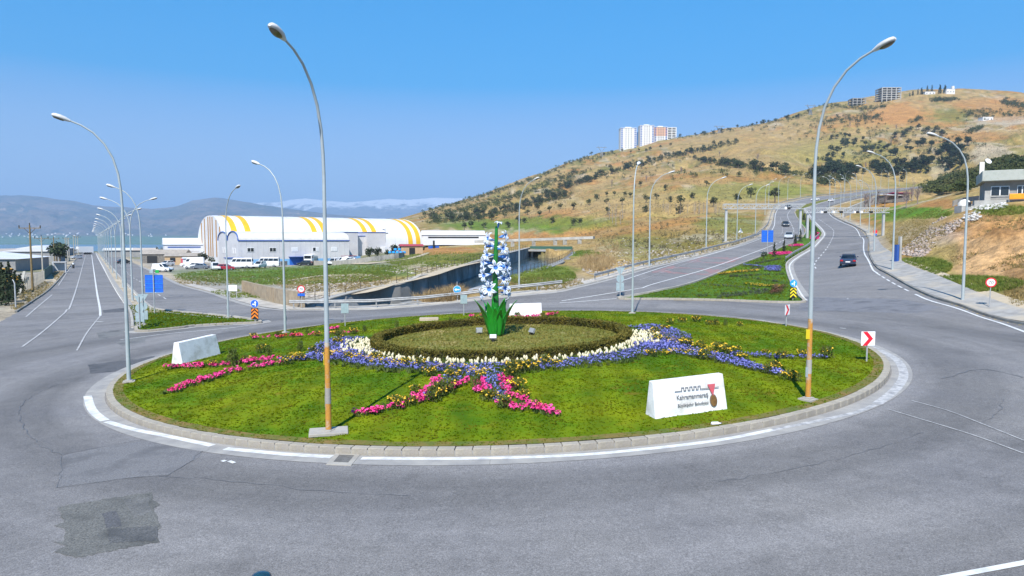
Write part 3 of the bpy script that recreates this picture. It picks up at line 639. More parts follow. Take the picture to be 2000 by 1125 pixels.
# ------------------------------------------------------------------ painted markings
def line(pts, w=.13, m=None, **k): return ribbon('road_marking', pts, w, m or M_WHITE, dz=.004, **k)
def dashes(pts, w, on, off, m=None):
    P = smooth_line([(p.x, p.y) for p in gps(pts)], step=.5); d = np.r_[0, np.cumsum(np.hypot(*np.diff(P, axis=0).T))]; s = 0
    while s + on < d[-1]:
        t = np.linspace(s, s + on, 5); line([(np.interp(q, d, P[:, 0]), np.interp(q, d, P[:, 1])) for q in t], w, m, world=True); s += on + off
line([(171, 774), (177, 795), (188, 810), (205, 822)], .30); line([(209, 824), (260, 839), (330, 853), (415, 871)], .24); line([(440, 877), (560, 888), (648, 893)], .26)
line([(706, 896), (900, 896.5), (1100, 891), (1250, 879), (1400, 861), (1510, 840)], .22); line([(1510, 840), (1600, 822), (1672, 806), (1709, 791)], .20, M_OLDW)
line([(1712, 790), (1737, 772), (1755, 754), (1765, 731), (1752, 704), (1718, 684)], .34, M_OLDW); line([(1718, 682), (1640, 659), (1500, 628), (1360, 613), (1180, 606.5), (1000, 607), (850, 615), (640, 640), (480, 661)], .13, M_OLDW)
line([(167, 498), (148, 567.6), (128, 610)], .16, M_OLDW); line([(128, 610), (85, 647), (43, 678)], .13, M_OLDW)
line([(179, 498), (186, 548), (190, 575), (195, 602), (196, 617)], .2); line([(196, 617), (170, 650), (150, 685)], .1, M_OLDW)
line([(187, 495), (216, 549), (246, 596)], .22); line([(149, 506), (114, 558)], .14, M_OLDW); line([(102, 576), (51, 619)], .14, M_OLDW)
line([(247, 597), (258, 620), (259, 642)], .14, M_OLDW)
line([(197, 498), (222, 526), (245, 553), (267, 577), (286, 596), (303, 606), (351, 613), (446, 622)], .16)
dashes([(228, 513), (254, 538), (273, 550), (300, 570), (335, 590)], .14, 2.6, 3.4)
line([(235, 664), (330, 652), (440, 642), (508, 633)], .14); line([(183, 628), (203, 629)], .3, M_OLDW)
line([(1212, 549.5), (1304, 519.5), (1404, 492.5), (1486, 466), (1511, 444), (1516, 415), (1533, 400.5), (1580, 389)], .17)
line([(1097, 588), (1240, 565), (1280, 554), (1404, 518), (1504, 481.5)], .17); dashes([(1504, 481.5), (1530, 470), (1548, 457), (1549, 446), (1538, 422), (1545, 408)], .18, 3, 3)
line([(1250, 547), (1354, 511), (1440, 484), (1520, 462), (1528, 445), (1524, 425)], .07, M_OLDW); line([(1093, 592), (1150, 588), (1204, 583.5)], .14)
dashes([(1599, 428), (1624, 446), (1628, 457), (1620, 477), (1593, 512), (1596, 530)], .16, 2.4, 3.2)
line([(1616, 411), (1624, 423), (1648, 436), (1674, 450), (1686, 467), (1687, 489), (1701, 520), (1714, 535)], .17); dashes([(1714, 535), (1740, 551), (1787, 575)], .15, 1.6, .8)
line([(1787, 575), (1821, 589), (1900, 614), (1978, 640), (2080, 680)], .18)
line([(1576, 587), (1567, 578), (1549, 546), (1542, 523), (1547, 512), (1563, 500), (1592, 481), (1609, 462), (1607, 450), (1589, 430), (1576, 412)], .17)
line([(1835, 1131), (1920, 1115), (2010, 1098)], .14); line([(1655, 583), (1664, 592)], .1, M_OLDW); line([(1640, 641), (1652, 642)], .12)
line([(1735, 800), (1792, 817), (1900, 850), (1999, 886)], .05, M_OLDW); line([(1780, 783), (1850, 802), (1930, 833), (2010, 865)], .05, M_OLDW)
line([(434, 900), (440, 902)], .12); line([(447, 901), (458, 905)], .12)
# ------------------------------------------------------------------ repairs in the asphalt
def patch_mat(n, c1, c2): return mat(n, tuple(q * .68 for q in c1), tuple(q * 1.32 for q in c2), 26, .8, .5, 30, coord='Position', mixlo=.3, mixhi=.7, detail=3, c3=tuple(q * .72 for q in c1), scale3=.8)
M_PATCH = patch_mat('asphalt_patch', (.070, .069, .073), (.10, .098, .10)); M_TAR = patch_mat('tar_patch', (.088, .086, .078), (.150, .146, .132)); M_DARK = mat('crack_seal', (.085, .084, .088), (.15, .148, .15), 8, .6, coord='Position')
def patch(pts, m, jag=.0, dz=.0035, zf=None):
    P = []
    for i, p in enumerate(pts):
        q = pts[(i + 1) % len(pts)]; n = max(1, int(math.hypot(q[0] - p[0], q[1] - p[1]) / 6))
        for k in range(n): t = k / n; P.append((p[0] + (q[0] - p[0]) * t + random.uniform(-jag, jag), p[1] + (q[1] - p[1]) * t + random.uniform(-jag, jag) * .5))
    mb = MB(); mb.poly([gp(a, b, dz) for a, b in P]); o = mb.build('road_patch', m, fix=False)
    bm = bmesh.new(); bm.from_mesh(o.data); bmesh.ops.triangulate(bm, faces=bm.faces); bmesh.ops.recalc_face_normals(bm, faces=bm.faces)
    if bm.faces and sum(f.normal.z for f in bm.faces) < 0: bmesh.ops.reverse_faces(bm, faces=bm.faces)
    bm.to_mesh(o.data); bm.free(); return tag(o, kind='structure')
patch([(112, 991), (200, 975), (296, 962), (300, 972), (296, 976), (310, 986), (301, 992), (304, 1004), (316, 1026), (308, 1035), (310, 1060), (240, 1072), (150, 1090), (103, 1078), (130, 1066), (108, 1059), (127, 1055), (125, 1033), (102, 1027), (124, 1022), (118, 1005)], M_TAR, 3, .006)
patch([(200, 1003), (225, 998), (240, 1028), (208, 1032)], M_PATCH, 2, .009); patch([(208, 1034), (308, 1028), (305, 1056), (215, 1062)], patch_mat('tar_patch_b', (.070, .070, .070), (.11, .108, .104)), 3, .010); patch([(240, 978), (290, 970), (296, 1000), (262, 1012)], patch_mat('tar_patch_c', (.11, .107, .10), (.165, .16, .15)), 3, .008)
patch([(124, 889), (200, 874), (330, 852), (395, 872), (390, 892), (330, 927), (240, 935), (112, 952)], patch_mat('old_patch', (.142, .138, .140), (.168, .163, .163)), 1.0, .0045)
patch([(172, 712), (262, 702), (302, 696), (288, 722), (176, 730)], M_PATCH, 1.5); patch([(200, 606), (245, 601), (268, 603), (255, 608), (203, 611)], M_PATCH, .4, .005)
patch([(190, 650), (255, 640), (262, 646), (195, 664)], patch_mat('worn_patch', (.125, .122, .118), (.17, .167, .16)), 2); patch([(1568, 580), (1760, 584), (1840, 600), (1790, 612), (1560, 606)], patch_mat('dark_join', (.142, .141, .15), (.168, .166, .175)), 1.2, .004)
patch([(224, 669), (285, 655), (282, 668), (240, 676)], patch_mat('worn_patch', (.125, .122, .118), (.17, .167, .16)), 1.5)
def crack(pts, w=.05, m=None):
    P = [(p.x, p.y) for p in gps(pts)]; L = smooth_line(P, step=.35); L = L + rng.normal(0, .035, L.shape); ribbon('road_crack', L.tolist(), [w * .6, w * .25, w * .7, w * .2, w * .6, w * .15, w * .5], m or M_DARK, world=True, dz=.0, step=.3)
crack([(122, 889), (75, 868), (45, 830), (40, 800), (58, 776), (110, 752)], .06); crack([(120, 888), (200, 873), (330, 851)], .04); crack([(122, 890), (118, 930), (112, 952)], .05); crack([(395, 882), (365, 905), (330, 928)], .06)
crack([(310, 930), (480, 942), (650, 961), (800, 968)], .035); crack([(112, 953), (240, 936), (330, 928)], .03); crack([(1400, 942), (1560, 915), (1700, 880), (1800, 845)], .03); crack([(1962, 780), (1950, 808), (1915, 830)], .05)
crack([(415, 872), (405, 880), (395, 884)], .05, M_DUST); crack([(1575, 583), (1700, 585), (1840, 590), (1990, 600)], .06)
crack([(1588, 474), (1640, 474), (1692, 473)], .25); crack([(150, 567), (190, 563)], .3); crack([(60, 640), (120, 632), (190, 628)], .1)
crack([(1840, 740), (1920, 722), (2000, 738)], .12); pass
# rumble bands in red paint on the uphill carriageway
M_RED = mat('worn_red_paint', (.27, .135, .125), (.19, .175, .18), 1.2, .85, coord='Position', mixlo=.4, mixhi=.6)
for pl in ([(1270, 532), (1310, 520), (1420, 528), (1385, 538)], [(1335, 512), (1372, 502), (1450, 504), (1420, 515)]): patch(pl, M_RED, 2, .012)
# drain
dr = empty('storm_drain', gp(672, 897), 0, 'square iron storm drain in a concrete surround beside the island line', 'drain')
def quadbox(mb, c4, z0, z1): mb.add([(x, y, Gz(x, y) + z0) for x, y in c4] + [(x, y, Gz(x, y) + z1) for x, y in c4], [(3, 2, 1, 0), (4, 5, 6, 7), (0, 1, 5, 4), (1, 2, 6, 5), (2, 3, 7, 6), (3, 0, 4, 7)])
fr = wl_([(637, 908), (686, 910), (706, 886), (658, 884)]); cx_, cy_ = sum(p[0] for p in fr) / 4, sum(p[1] for p in fr) / 4
inn = [(cx_ + (x - cx_) * .6, cy_ + (y - cy_) * .6) for x, y in fr]
base = dr.location.copy(); 
for i in range(4):
    mb = MB(); a, b, c, d = fr[i], fr[(i + 1) % 4], inn[(i + 1) % 4], inn[i]; quadbox(mb, [a, b, c, d], -.05, .022); o = mb.build('surround', M_KERBW); o.parent = dr; o.matrix_parent_inverse = Matrix.Translation(-base)
mb = MB(); quadbox(mb, inn, -.05, .008); o = mb.build('sump', M_DARK); o.parent = dr; o.matrix_parent_inverse = Matrix.Translation(-base)
for i in range(7):
    t0, t1 = (i + .25) / 7, (i + .75) / 7; L0 = lambda t: [inn[0][k] * (1 - t) + inn[3][k] * t for k in (0, 1)]; L1 = lambda t: [inn[1][k] * (1 - t) + inn[2][k] * t for k in (0, 1)]
    mb = MB(); quadbox(mb, [L0(t0), L1(t0), L1(t1), L0(t1)], .008, .02); o = mb.build('grate_bar', mat('cast_iron', (.09, .088, .085), (.16, .155, .15), 6, .6, metal=.4)); o.parent = dr; o.matrix_parent_inverse = Matrix.Translation(-base)
# dark glossy dome peeping in at the picture's lower edge: a round mirror-topped bollard
bo = gp(511, 1162); bd = empty('bollard', bo, 0, 'dark teal domed bollard top at the bottom picture edge', 'bollard')
mb = MB(); mb.lathe([(.05, 0), (.05, .28), (.09, .29)], 16); mb.build('post', M_KERBW, bd)
mb = MB(); mb.lathe([(.08, .27), (.165, .285), (.172, .31), (.155, .35), (.115, .38), (.055, .398), (.004, .403)], 28); mb.build('dome', mat('dark_dome', (.012, .06, .07), (.01, .02, .05), 8, .25, coat=.6), bd, True)

# ------------------------------------------------------------------ canal
WCL = [tuple(p) for p in W_CL]; zl = lambda L: np.interp(L[:, 1], [p[1] for p in WCL], [p[2] for p in WCL])
M_CWALL = mat('canal_wall_concrete', (.27, .26, .24), (.165, .16, .15), .35, .9, .4, 3, coord='Position', c3=(.36, .37, .38), scale3=.18, mixlo=.3, mixhi=.7)
cl2 = [(p[0], p[1]) for p in WCL]; cr2 = [(p[0], p[1]) for p in W_CR]
w = sweep('canal_wall', cl2, [(-.15, -3.6), (1.4, -3.6), (1.4, .10), (0, .10), (0, -.02)], M_CWALL, step=1.5, zfun=zl); tag(w, 'long stained concrete retaining wall on the far bank of the canal', 'wall')
# pour joints: recessed panels
zc = lambda x, y: float(np.interp(y, [p[1] for p in WCL], [p[2] for p in WCL]))
for x, y, a in along(smooth_line(cl2, step=.5), 5.0, 2.0):
    mb = MB(); mb.box((x + math.sin(a) * .06, y - math.cos(a) * .06, zc(x, y) - 1.55), (.22, .10, 3.0), a); o = mb.build('buttress', M_CWALL, w)
cap = sweep('coping', cl2, [(-.12, .11), (.45, .11), (.45, .22), (-.12, .22)], M_KERBW, parent=w, step=1.5, zfun=zl)
w2 = sweep('canal_wall', cr2, [(.15, -3.6), (-1.4, -3.6), (-1.4, .05), (0, .05)], M_CWALL, step=1.5); tag(w2, 'low concrete wall on the near bank of the canal', 'wall')
A = smooth_line(cl2, step=1); B = smooth_line(cr2, step=1)
def res(P, n): d = np.r_[0, np.cumsum(np.hypot(*np.diff(P, axis=0).T))]; s = np.linspace(0, d[-1], n); return np.c_[np.interp(s, d, P[:, 0]), np.interp(s, d, P[:, 1])]
A, B = res(A, 60), res(B, 60); zz = zl(A) - 2.2; zz = np.minimum.accumulate(zz[::-1])[::-1]
V = np.concatenate([np.c_[A, zz], np.c_[B, zz]]); F = [(i, i + 1, 60 + i + 1, 60 + i) for i in range(59)]
water = link('canal_water', fast_mesh('canal_water', V, F), mat('canal_water', (.02, .035, .04), (.035, .05, .05), .6, .12, .5, 1.6, coord='Position', spec=.6)); tag(water, kind='structure')
M_IRON = mat('dark_fence_iron', (.055, .045, .035), (.10, .07, .045), 3, .7, metal=.3, coord='Position')
fz = lambda L: zl(L) + .2
cf = empty('canal_fence', (*cl2[0], WCL[0][2]), 0, 'thin dark railing along the far canal bank', 'fence')
def put(o, par): o.parent = par; o.matrix_parent_inverse = Matrix.Translation(-Vector(par.location)); return o
post = None
for x, y, a in along(smooth_line(cl2, step=.5), 2.3, .6):
    if post is None: mb = MB(); mb.box((0, 0, .5), (.05, .05, 1.0)); post = mb.build('post', M_IRON); o = post
    else: o = post.copy(); COL.objects.link(o)
    o.parent = cf; o.location = Vector((x - math.sin(a) * .6, y + math.cos(a) * .6, zc(x, y) + .1)) - cf.location; o.rotation_euler[2] = a
for h in (.4, .95): put(sweep('rail', cl2, [(.585, h), (.615, h), (.615, h + .03), (.585, h + .03)], M_IRON, step=2, zfun=fz), cf)
cf2 = empty('canal_fence', (*cr2[2], W_CR[2][2]), 0, 'thin dark railing along the near canal bank', 'fence')
for x, y, a in along(smooth_line(cr2[2:], step=.5), 2.3, .6):
    o = post.copy(); COL.objects.link(o); o.parent = cf2; o.location = Vector((x + math.sin(a) * .5, y - math.cos(a) * .5, Gz(x, y))) - cf2.location
for h in (.4, .95): put(sweep('rail', cr2[2:], [(-.515, h), (-.485, h), (-.485, h + .03), (-.515, h + .03)], M_IRON, step=2), cf2)
# path beside the canal
ribbon('canal_path', [(610, 574), (700, 572), (760, 556), (830, 538), (900, 518), (1000, 489)], [2.2, 2.6, 2.4, 2.2, 2.2], M_SAND, dz=.06, cols=2)
ribbon('dirt_track', [(560, 549), (640, 538), (720, 540)], [1.2, 2.0, 1.0], M_SAND, dz=.05, cols=2)
ribbon('dirt_track', [(690, 515), (770, 510), (820, 500), (836, 494)], [1.6, 2.4, 2.0, 1.2], M_SAND, dz=.05, cols=2)
# sluice bridges at the head of the canal
M_PCONC = mat('pale_concrete', (.44, .43, .40), (.30, .29, .27), .7, .85, .2, 6, coord='Position')
def beam_between(nm, a, b, w, h, m, par): mb = MB(); mb.bar(a, b, w, h); return put(mb.build(nm, m), par)
p0, p1 = at(1035, 491, 174), at(1117, 492.5, 160); sb = empty('sluice_bridge', (p0 + p1) / 2, 0, 'low pale concrete sluice bridge closing the head of the canal', 'bridge')
beam_between('deck', p0 + Vector((-2, 0, .3)), p1 + Vector((2, 0, .3)), 3.0, .45, M_PCONC, sb); beam_between('sill_wall', p0 + Vector((0, .8, -1.2)), p1 + Vector((0, .8, -1.2)), .5, 2.4, M_PCONC, sb)
for t in (.05, .5, .95): q = p0.lerp(p1, t); mb = MB(); mb.box((q.x, q.y - 1.2, q.z - 1.2), (.55, 1.6, 2.8)); put(mb.build('pier', M_PCONC), sb)
beam_between('railing', p0 + Vector((0, -1.3, 1.0)), p1 + Vector((0, -1.3, 1.0)), .06, .7, mat('green_rail', (.05, .13, .09), None), sb)
p0, p1 = at(930, 472, 205), at(1160, 464, 195); fb = empty('foot_bridge', (p0 + p1) / 2, 0, 'long grey concrete aqueduct deck on square piers behind the sluice', 'bridge')
beam_between('deck', p0, p1, 3.0, .75, M_PCONC, fb)
for t in (.32, .50, .68, .76, .88): q = p0.lerp(p1, t); z = min(Gz(q.x, q.y), q.z - 2) - 1; mb = MB(); mb.box((q.x, q.y - .9, (q.z + z) / 2 - .3), (1.1, 1.1, q.z - z)); put(mb.build('pier', M_CONC), fb)
# board-marked wall by the road
wp = gps([(473, 570), (535, 590), (590, 602)]); 
w = sweep('boundary_wall', [(p.x, p.y) for p in wp], [(0, -.3), (.3, -.3), (.3, 1.55), (0, 1.55)], mat('buff_wall', (.36, .29, .20), (.25, .20, .14), 1.2, .9, .4, 5, coord='Position'), step=1.5); tag(w, 'buff ribbed concrete wall beside the road near the canal mouth', 'wall')
for x, y, a in along([(p.x, p.y) for p in wp], .8, .3):
    mb = MB(); mb.box((x + math.sin(a) * .04, y - math.cos(a) * .04, Gz(x, y) + .62), (.14, .1, 1.8), a); mb.build('rib', MATS['buff_wall'], w)
# ------------------------------------------------------------------ guard rails
M_GALV = mat('galvanised_steel', (.32, .325, .325), (.22, .225, .225), 2, .6, metal=.15, coord='Position')
def guardrail(line, label, off=0.0, sp=4.0, hs=(.62,)):
    L = smooth_line(line, step=1.0); T = np.gradient(L, axis=0); T /= np.hypot(T[:, 0], T[:, 1])[:, None]; L = L + np.c_[-T[:, 1], T[:, 0]] * off; L = L.tolist()
    e = empty('guardrail', (L[0][0], L[0][1], Gz(*L[0])), 0, label, 'guardrail', 'steel guardrails along the roads'); me = None
    for x, y, a in along(L, sp, .4):
        if me is None: mb = MB(); mb.box((0, 0, .38), (.12, .06, .9)); me = mb.build('post', M_GALV); o = me
        else: o = me.copy(); COL.objects.link(o)
        o.parent = e; o.location = Vector((x, y, Gz(x, y))) - e.location; o.rotation_euler[2] = a
    for h in hs: put(sweep('beam', L, [(-.05, h - .16), (-.02, h - .16), (-.08, h - .08), (-.03, h), (-.08, h + .08), (-.02, h + .16), (-.05, h + .16), (-.11, h + .08), (-.06, h), (-.11, h - .08)], M_GALV, step=2), e)
    return e
guardrail(W_R2[9:17], 'steel guardrail at the back of the ring road in front of the canal', .9, hs=(.72,)); guardrail(W_R2[17:22], 'steel guardrail on the far edge of the uphill carriageway', 1.2)
guardrail(W_R2[21:28], 'distant steel guardrail round the uphill bend', 1.0, 6); guardrail(wl_([(1541, 512), (1559, 499), (1587, 481), (1605, 461)]), 'short steel guardrail on the median beside the downhill lanes', .5)
guardrail(wl_([(1430, 480), (1460, 470), (1490, 459)]), 'doubled steel guardrail before the gantry on the verge', .2)
guardrail(W_RK[10:], 'distant steel guardrail above the retaining wall on the hill bend', -.6, 6)
# ------------------------------------------------------------------ street lamps
M_POLE = mat('lamp_pole_steel', (.40, .45, .46), (.30, .34, .35), 1.2, .5, metal=.1, mixlo=.3, mixhi=.7)
M_RUST = mat('rusty_paint', (.52, .25, .035), (.36, .155, .03), 3.0, .8, .3, 14, mixlo=.3, mixhi=.7, c3=(.45, .42, .36), scale3=3.0)
M_HEAD = mat('lamp_head_grey', (.62, .62, .60), (.48, .48, .47), 3, .5)
M_LENS = mat('lamp_lens', (.16, .14, .09), (.09, .08, .05), 5, .2, spec=.6)
M_YEL = mat('yellow_plate', (.75, .55, .02), None, rough=.5)
APATH = [(0, 0, 8.1), (.03, 0, 8.8), (.12, 0, 9.5), (.32, 0, 10.2), (.66, 0, 10.8), (1.12, 0, 11.28), (1.62, 0, 11.58), (2.1, 0, 11.75)]
def lamp_arm(par, rz=0.0, k=1.0):
    R = Matrix.Rotation(rz, 3, 'Z'); mb = MB(); mb.tube([R @ Vector(p) for p in APATH], [.060, .057, .054, .050, .046, .043, .040, .038], 10); mb.build('arm', M_POLE, par, True)
    e = Vector(APATH[-1]); t = Vector((.955, 0, .295)).normalized(); n = Vector((-t.z, 0, t.x)); mb = MB(); rings = []; N = 14
    for s, w, up, dn in ((0, .05, .045, .05), (.10, .09, .07, .07), (.24, .15, .11, .085), (.45, .175, .125, .085), (.62, .165, .115, .08), (.74, .125, .085, .07), (.79, .07, .045, .05)):
        rings.append([e + t * (s - .05) + Vector((0, 1, 0)) * w * math.cos(q) + n * ((up if math.sin(q) > 0 else dn) * math.sin(q)) for q in np.linspace(0, 2 * np.pi, N, endpoint=False)])
    mb.add([R @ v for r in rings for v in r], [(i * N + c, i * N + (c + 1) % N, (i + 1) * N + (c + 1) % N, (i + 1) * N + c) for i in range(6) for c in range(N)] + [tuple(range(N)), tuple(6 * N + c for c in range(N))])
    h = mb.build('lamp_head', M_HEAD, par, True)
    mb = MB(); pts = []
    for r, dd in ((1, .078), (.72, .115)):
        pts.append([R @ (e + t * (.43 + .27 * r * math.cos(q)) + Vector((0, .145 * r * math.sin(q), 0)) - n * dd) for q in np.linspace(0, 2 * np.pi, 14, endpoint=False)])
    mb.add(pts[0] + pts[1], [(i, (i + 1) % 14, 14 + (i + 1) % 14, 14 + i) for i in range(14)] + [tuple(14 + i for i in range(14))]); mb.build('lens', M_LENS, h, True)
def make_lamp(double=False, rust=False):
    e = empty('street_lamp'); mb = MB(); mb.tube([(0, 0, 0), (0, 0, 2.6), (0, 0, 8.15)], [.104, .090, .060], 12); mb.build('pole', M_POLE, e, True)
    mb = MB(); mb.box((0, 0, .02), (.55, .55, .06)); mb.box((0, 0, .075), (.34, .34, .05)); mb.build('base_plate', M_KERBW, e)
    mb = MB(); mb.box((-.02, -.1, 1.0), (.10, .02, .35)); mb.build('hatch', M_POLE, e)
    lamp_arm(e, 0.0)
    if double: lamp_arm(e, math.pi)
    if rust:
        mb = MB(); mb.tube([(0, 0, .12), (0, 0, 1.0), (0, 0, 2.9)], [.1075, .1030, .0925], 12, False); mb.build('rust_band', M_RUST, e, True)
        mb = MB(); mb.tube([(0, 0, .95), (0, 0, 1.45)], [.108, .105], 12, False); mb.build('pale_band', M_KERBW, e, True)
        mb = MB(); mb.box((-.02, -.104, 2.35), (.15, .02, .34)); mb.build('number_plate', M_YEL, e)
    return e
LAMP1, LAMP2, LAMP3 = make_lamp(), make_lamp(True), make_lamp(rust=True); _used = set()
def lamp(p, head, label, proto=None, group='street lamps with curved arms', sx=.86, sz=.955):
    proto = proto or LAMP1
    if id(proto) not in _used: _used.add(id(proto)); o = proto
    else: o = copy_tree(proto)
    o.location = p; o.rotation_euler = (0, 0, math.radians(head)); o.scale = (sx, sx, sz); o['label'] = label; o['category'] = 'street lamp'; o['group'] = group; return o
def radial(p): return math.degrees(math.atan2(p.y - CY, p.x - CX))
p = gi(642, 845); lamp(p, radial(p), 'tall lamp with rusty orange lower pole at the front of the flower island', LAMP3)
mb = MB(); mb.box((0, 0, .03), (1.15, .75, .10)); o = mb.build('lamp_footing', M_KERBW, None, loc=(p.x, p.y, p.z)); o.rotation_euler[2] = .25; bevel(o, .02); tag(o, 'flat concrete slab under the rusty lamp at the island front', 'slab')
p = gi(1578, 781); lamp(p, radial(p), 'tall lamp with orange rust streak behind the white name block', LAMP3)
p = gi(252, 746); lamp(p, radial(p), 'clean grey lamp at the left end of the flower island')
p = gi(557, 650); lamp(p, radial(p) + 8, 'grey lamp on the back left edge of the flower island')
p = gi(1235, 612); lamp(p, radial(p) + 16, 'grey lamp on the back right edge of the flower island')
lamp(gp(446, 621), -38, 'grey lamp on the grass tip beside the orange chevron board'); lamp(gp(281, 634), 190, 'grey lamp on the splitter grass beside the stacked sign backs')
lamp(gp(1014, 566), -35, 'grey lamp behind the flower sculpture beside the canal guardrail')
for k, (px, py, h) in enumerate([(1268, 521, -15), (1379, 489, -8), (1439, 471, -5), (1475, 460, 0), (1494, 420, 0), (1501, 408, 0), (1520, 401, -10), (1538, 393, -30), (1563, 388, -50), (1592, 383, -70), (1620, 380, -75), (1650, 376, -78), (1684, 372, -78), (1720, 368, -78), (1756, 364, -78)]):
    nth = ['first', 'second', 'third', 'fourth', 'fifth', 'sixth', 'seventh', 'eighth', 'ninth', 'tenth', 'eleventh', 'twelfth', 'thirteenth', 'fourteenth', 'fifteenth'][k]
    lamp(gp(px, py), h, f'{nth} lamp from the canal along the far edge of the uphill lanes', group='lamps along the uphill lanes', sx=1.1, sz=1.03)
for k, (px, py, h) in enumerate([(1880, 589, 178), (1743, 529, 180), (1707, 492, 183), (1697, 456, 190), (1680, 441, 190), (1660, 432, 185), (1641, 425, 180), (1620, 407, 175), (1630, 400, 130), (1648, 393.5, 105), (1672, 388, 100), (1703, 381, 100), (1735, 376, 100), (1770, 370, 100)]):
    nth = ['nearest', 'second', 'third', 'fourth', 'fifth', 'sixth', 'seventh', 'eighth', 'ninth', 'tenth', 'eleventh', 'twelfth', 'thirteenth', 'fourteenth'][k]
    lamp(gp(px, py), h, f'{nth} lamp on the right-hand pavement of the hill road', group='lamps along the right-hand pavement', sx=1.12, sz=1.05)
for k in range(15):
    d = 79 + 23.6 * k; x = -.617 * d + 4.66; nth = ['first', 'second', 'third', 'fourth', 'fifth', 'sixth', 'seventh', 'eighth', 'ninth', 'tenth', 'eleventh', 'twelfth', 'thirteenth', 'fourteenth', 'fifteenth'][k]
    lamp(Vector((x, d, Gz(x, d))), 8, f'{nth} double-armed lamp down the left road median counting from the roundabout', LAMP2, 'double-armed lamps on the left road median', sx=1.1, sz=1.0)

# ------------------------------------------------------------------ text
def text_part(name, s, size, m, par, M4, align='LEFT', thick=.004, fit=None):
    cu = bpy.data.curves.new(name, 'FONT'); cu.body = s; cu.size = size; cu.align_x = align; cu.extrude = thick; cu.resolution_u = 3
    ob = bpy.data.objects.new(name, cu); COL.objects.link(ob); dg = bpy.context.evaluated_depsgraph_get(); me = bpy.data.meshes.new_from_object(ob.evaluated_get(dg)); bpy.data.objects.remove(ob)
    me.materials.clear(); o = link(name, me, m, par)
    if fit: xs = [v.co.x for v in me.vertices]; M4 = M4 @ Matrix.Diagonal((fit / (max(xs) - min(xs)), 1, 1, 1))
    o.matrix_local = M4; return o
# ------------------------------------------------------------------ white blocks on the island
M_BLOCK = mat('whitewashed_block', (.74, .74, .74), (.60, .60, .60), 2.2, .8, .35, 10, mixlo=.35, mixhi=.75, c3=(.50, .49, .46), scale3=1.7)
M_GREYT = mat('grey_lettering', (.13, .13, .14), None, rough=.6); M_REDT = mat('faded_red', (.55, .07, .09), (.42, .10, .12), 8, .6); M_BROWN = mat('bronze_disc', (.20, .11, .03), (.12, .06, .015), 14, .5, .4)
def block(fl, fr, h, db, dt, label, back=0.0):
    """fl, fr: front base corners; leaning front like a trestle"""
    a, b = Vector(fl), Vector(fr); L = (b - a).xy.length; e = empty('name_block', a, math.atan2(b.y - a.y, b.x - a.x), label, 'monument'); z1 = b.z - a.z; ins = (db - dt) * .62
    mb = MB(); n = 12
    V = [(0, 0, -.1), (L, 0, z1 - .1), (L, db, z1 - .1), (0, db, -.1), (L * .012, ins, h), (L * .988, ins, z1 + h), (L * .988, ins + dt, z1 + h), (L * .012, ins + dt, h)]
    mb.add(V, [(3, 2, 1, 0), (4, 5, 6, 7), (0, 1, 5, 4), (1, 2, 6, 5), (2, 3, 7, 6), (3, 0, 4, 7)]); o = mb.build('block', M_BLOCK, e); bevel(o, .025, 2); return e, L, ins, z1
fl, fr = gi(1281, 819), gi(1422, 799); e, L, ins, z1 = block(fl, fr, 1.12, .62, .22, 'leaning white block with grey lettering and a red pennant at the island front')
H_ = 1.12; ang = math.atan2(H_ + .1, ins)
FM = Matrix(((1, 0, 0, 0), (0, math.cos(ang), -math.sin(ang), 0), (z1 / L, math.sin(ang), math.cos(ang), 0), (0, 0, 0, 1)))
FM = Matrix.Translation((0, -.006, 0)) @ FM
def onface(x, y): return FM @ Matrix.Translation((x, y, 0))
text_part('lettering', 'Kahramanmaraş', .215, M_GREYT, e, onface(L * .30, .50), fit=L * .43); text_part('lettering', 'Büyükşehir Belediyesi', .152, M_GREYT, e, onface(L * .305, .27), fit=L * .42)
mb = MB(); xs = L * .29; y0 = .78; t = .022; P = [(xs, y0)]; x = xs + .25; P.append((x, y0))
for k in range(5): P += [(x, y0 + .10), (x + .085, y0 + .10), (x + .085, y0), (x + .155, y0)]; x += .155
P.append((L * .895, y0))
for a, b in zip(P, P[1:]): mb.bar((a[0] - (t / 2 if a[0] < b[0] else 0), a[1], 0), (b[0] + (t / 2 if a[0] < b[0] else 0), b[1], 0), t, .008)
o = mb.build('battlement_line', M_GREYT, e); o.matrix_local = FM
mb = MB(); tx = L * .795; mb.prism([(tx - .15, .90, 0), (tx + .15, .90, 0), (tx + .02, .52, 0)], (0, 0, .010)); o = mb.build('pennant', M_REDT, e); o.matrix_local = FM
mb = MB(); mb.lathe([(.148, 0), (.148, .010), (.12, .014)], 28); o = mb.build('medal', M_BROWN, e); o.matrix_local = FM @ Matrix.Translation((tx + .03, .335, 0)) @ Matrix.Diagonal((.86, 1.25, 1, 1))
mb = MB(); mb.lathe([(.165, 0), (.165, .006), (.15, .006)], 28); o = mb.build('medal_rim', M_GREYT, e); o.matrix_local = FM @ Matrix.Translation((tx + .03, .335, 0)) @ Matrix.Diagonal((.86, 1.25, 1, 1))
block(gi(357, 711), gi(432, 691), 1.05, .70, .28, 'plain white block beside the left lamp of the island')
block(gi(995, 620), gi(1059, 618), .95, .6, .25, 'plain white block behind the flower sculpture')
mb = MB(); p = gi(838, 626); mb.box((0, 0, .10), (1.35, .7, .2), .1); o = mb.build('concrete_slab', mat('tan_concrete', (.50, .41, .30), (.38, .31, .23), 3, .9), None, loc=p); bevel(o, .02); tag(o, 'low tan concrete slab at the back edge of the island', 'slab')
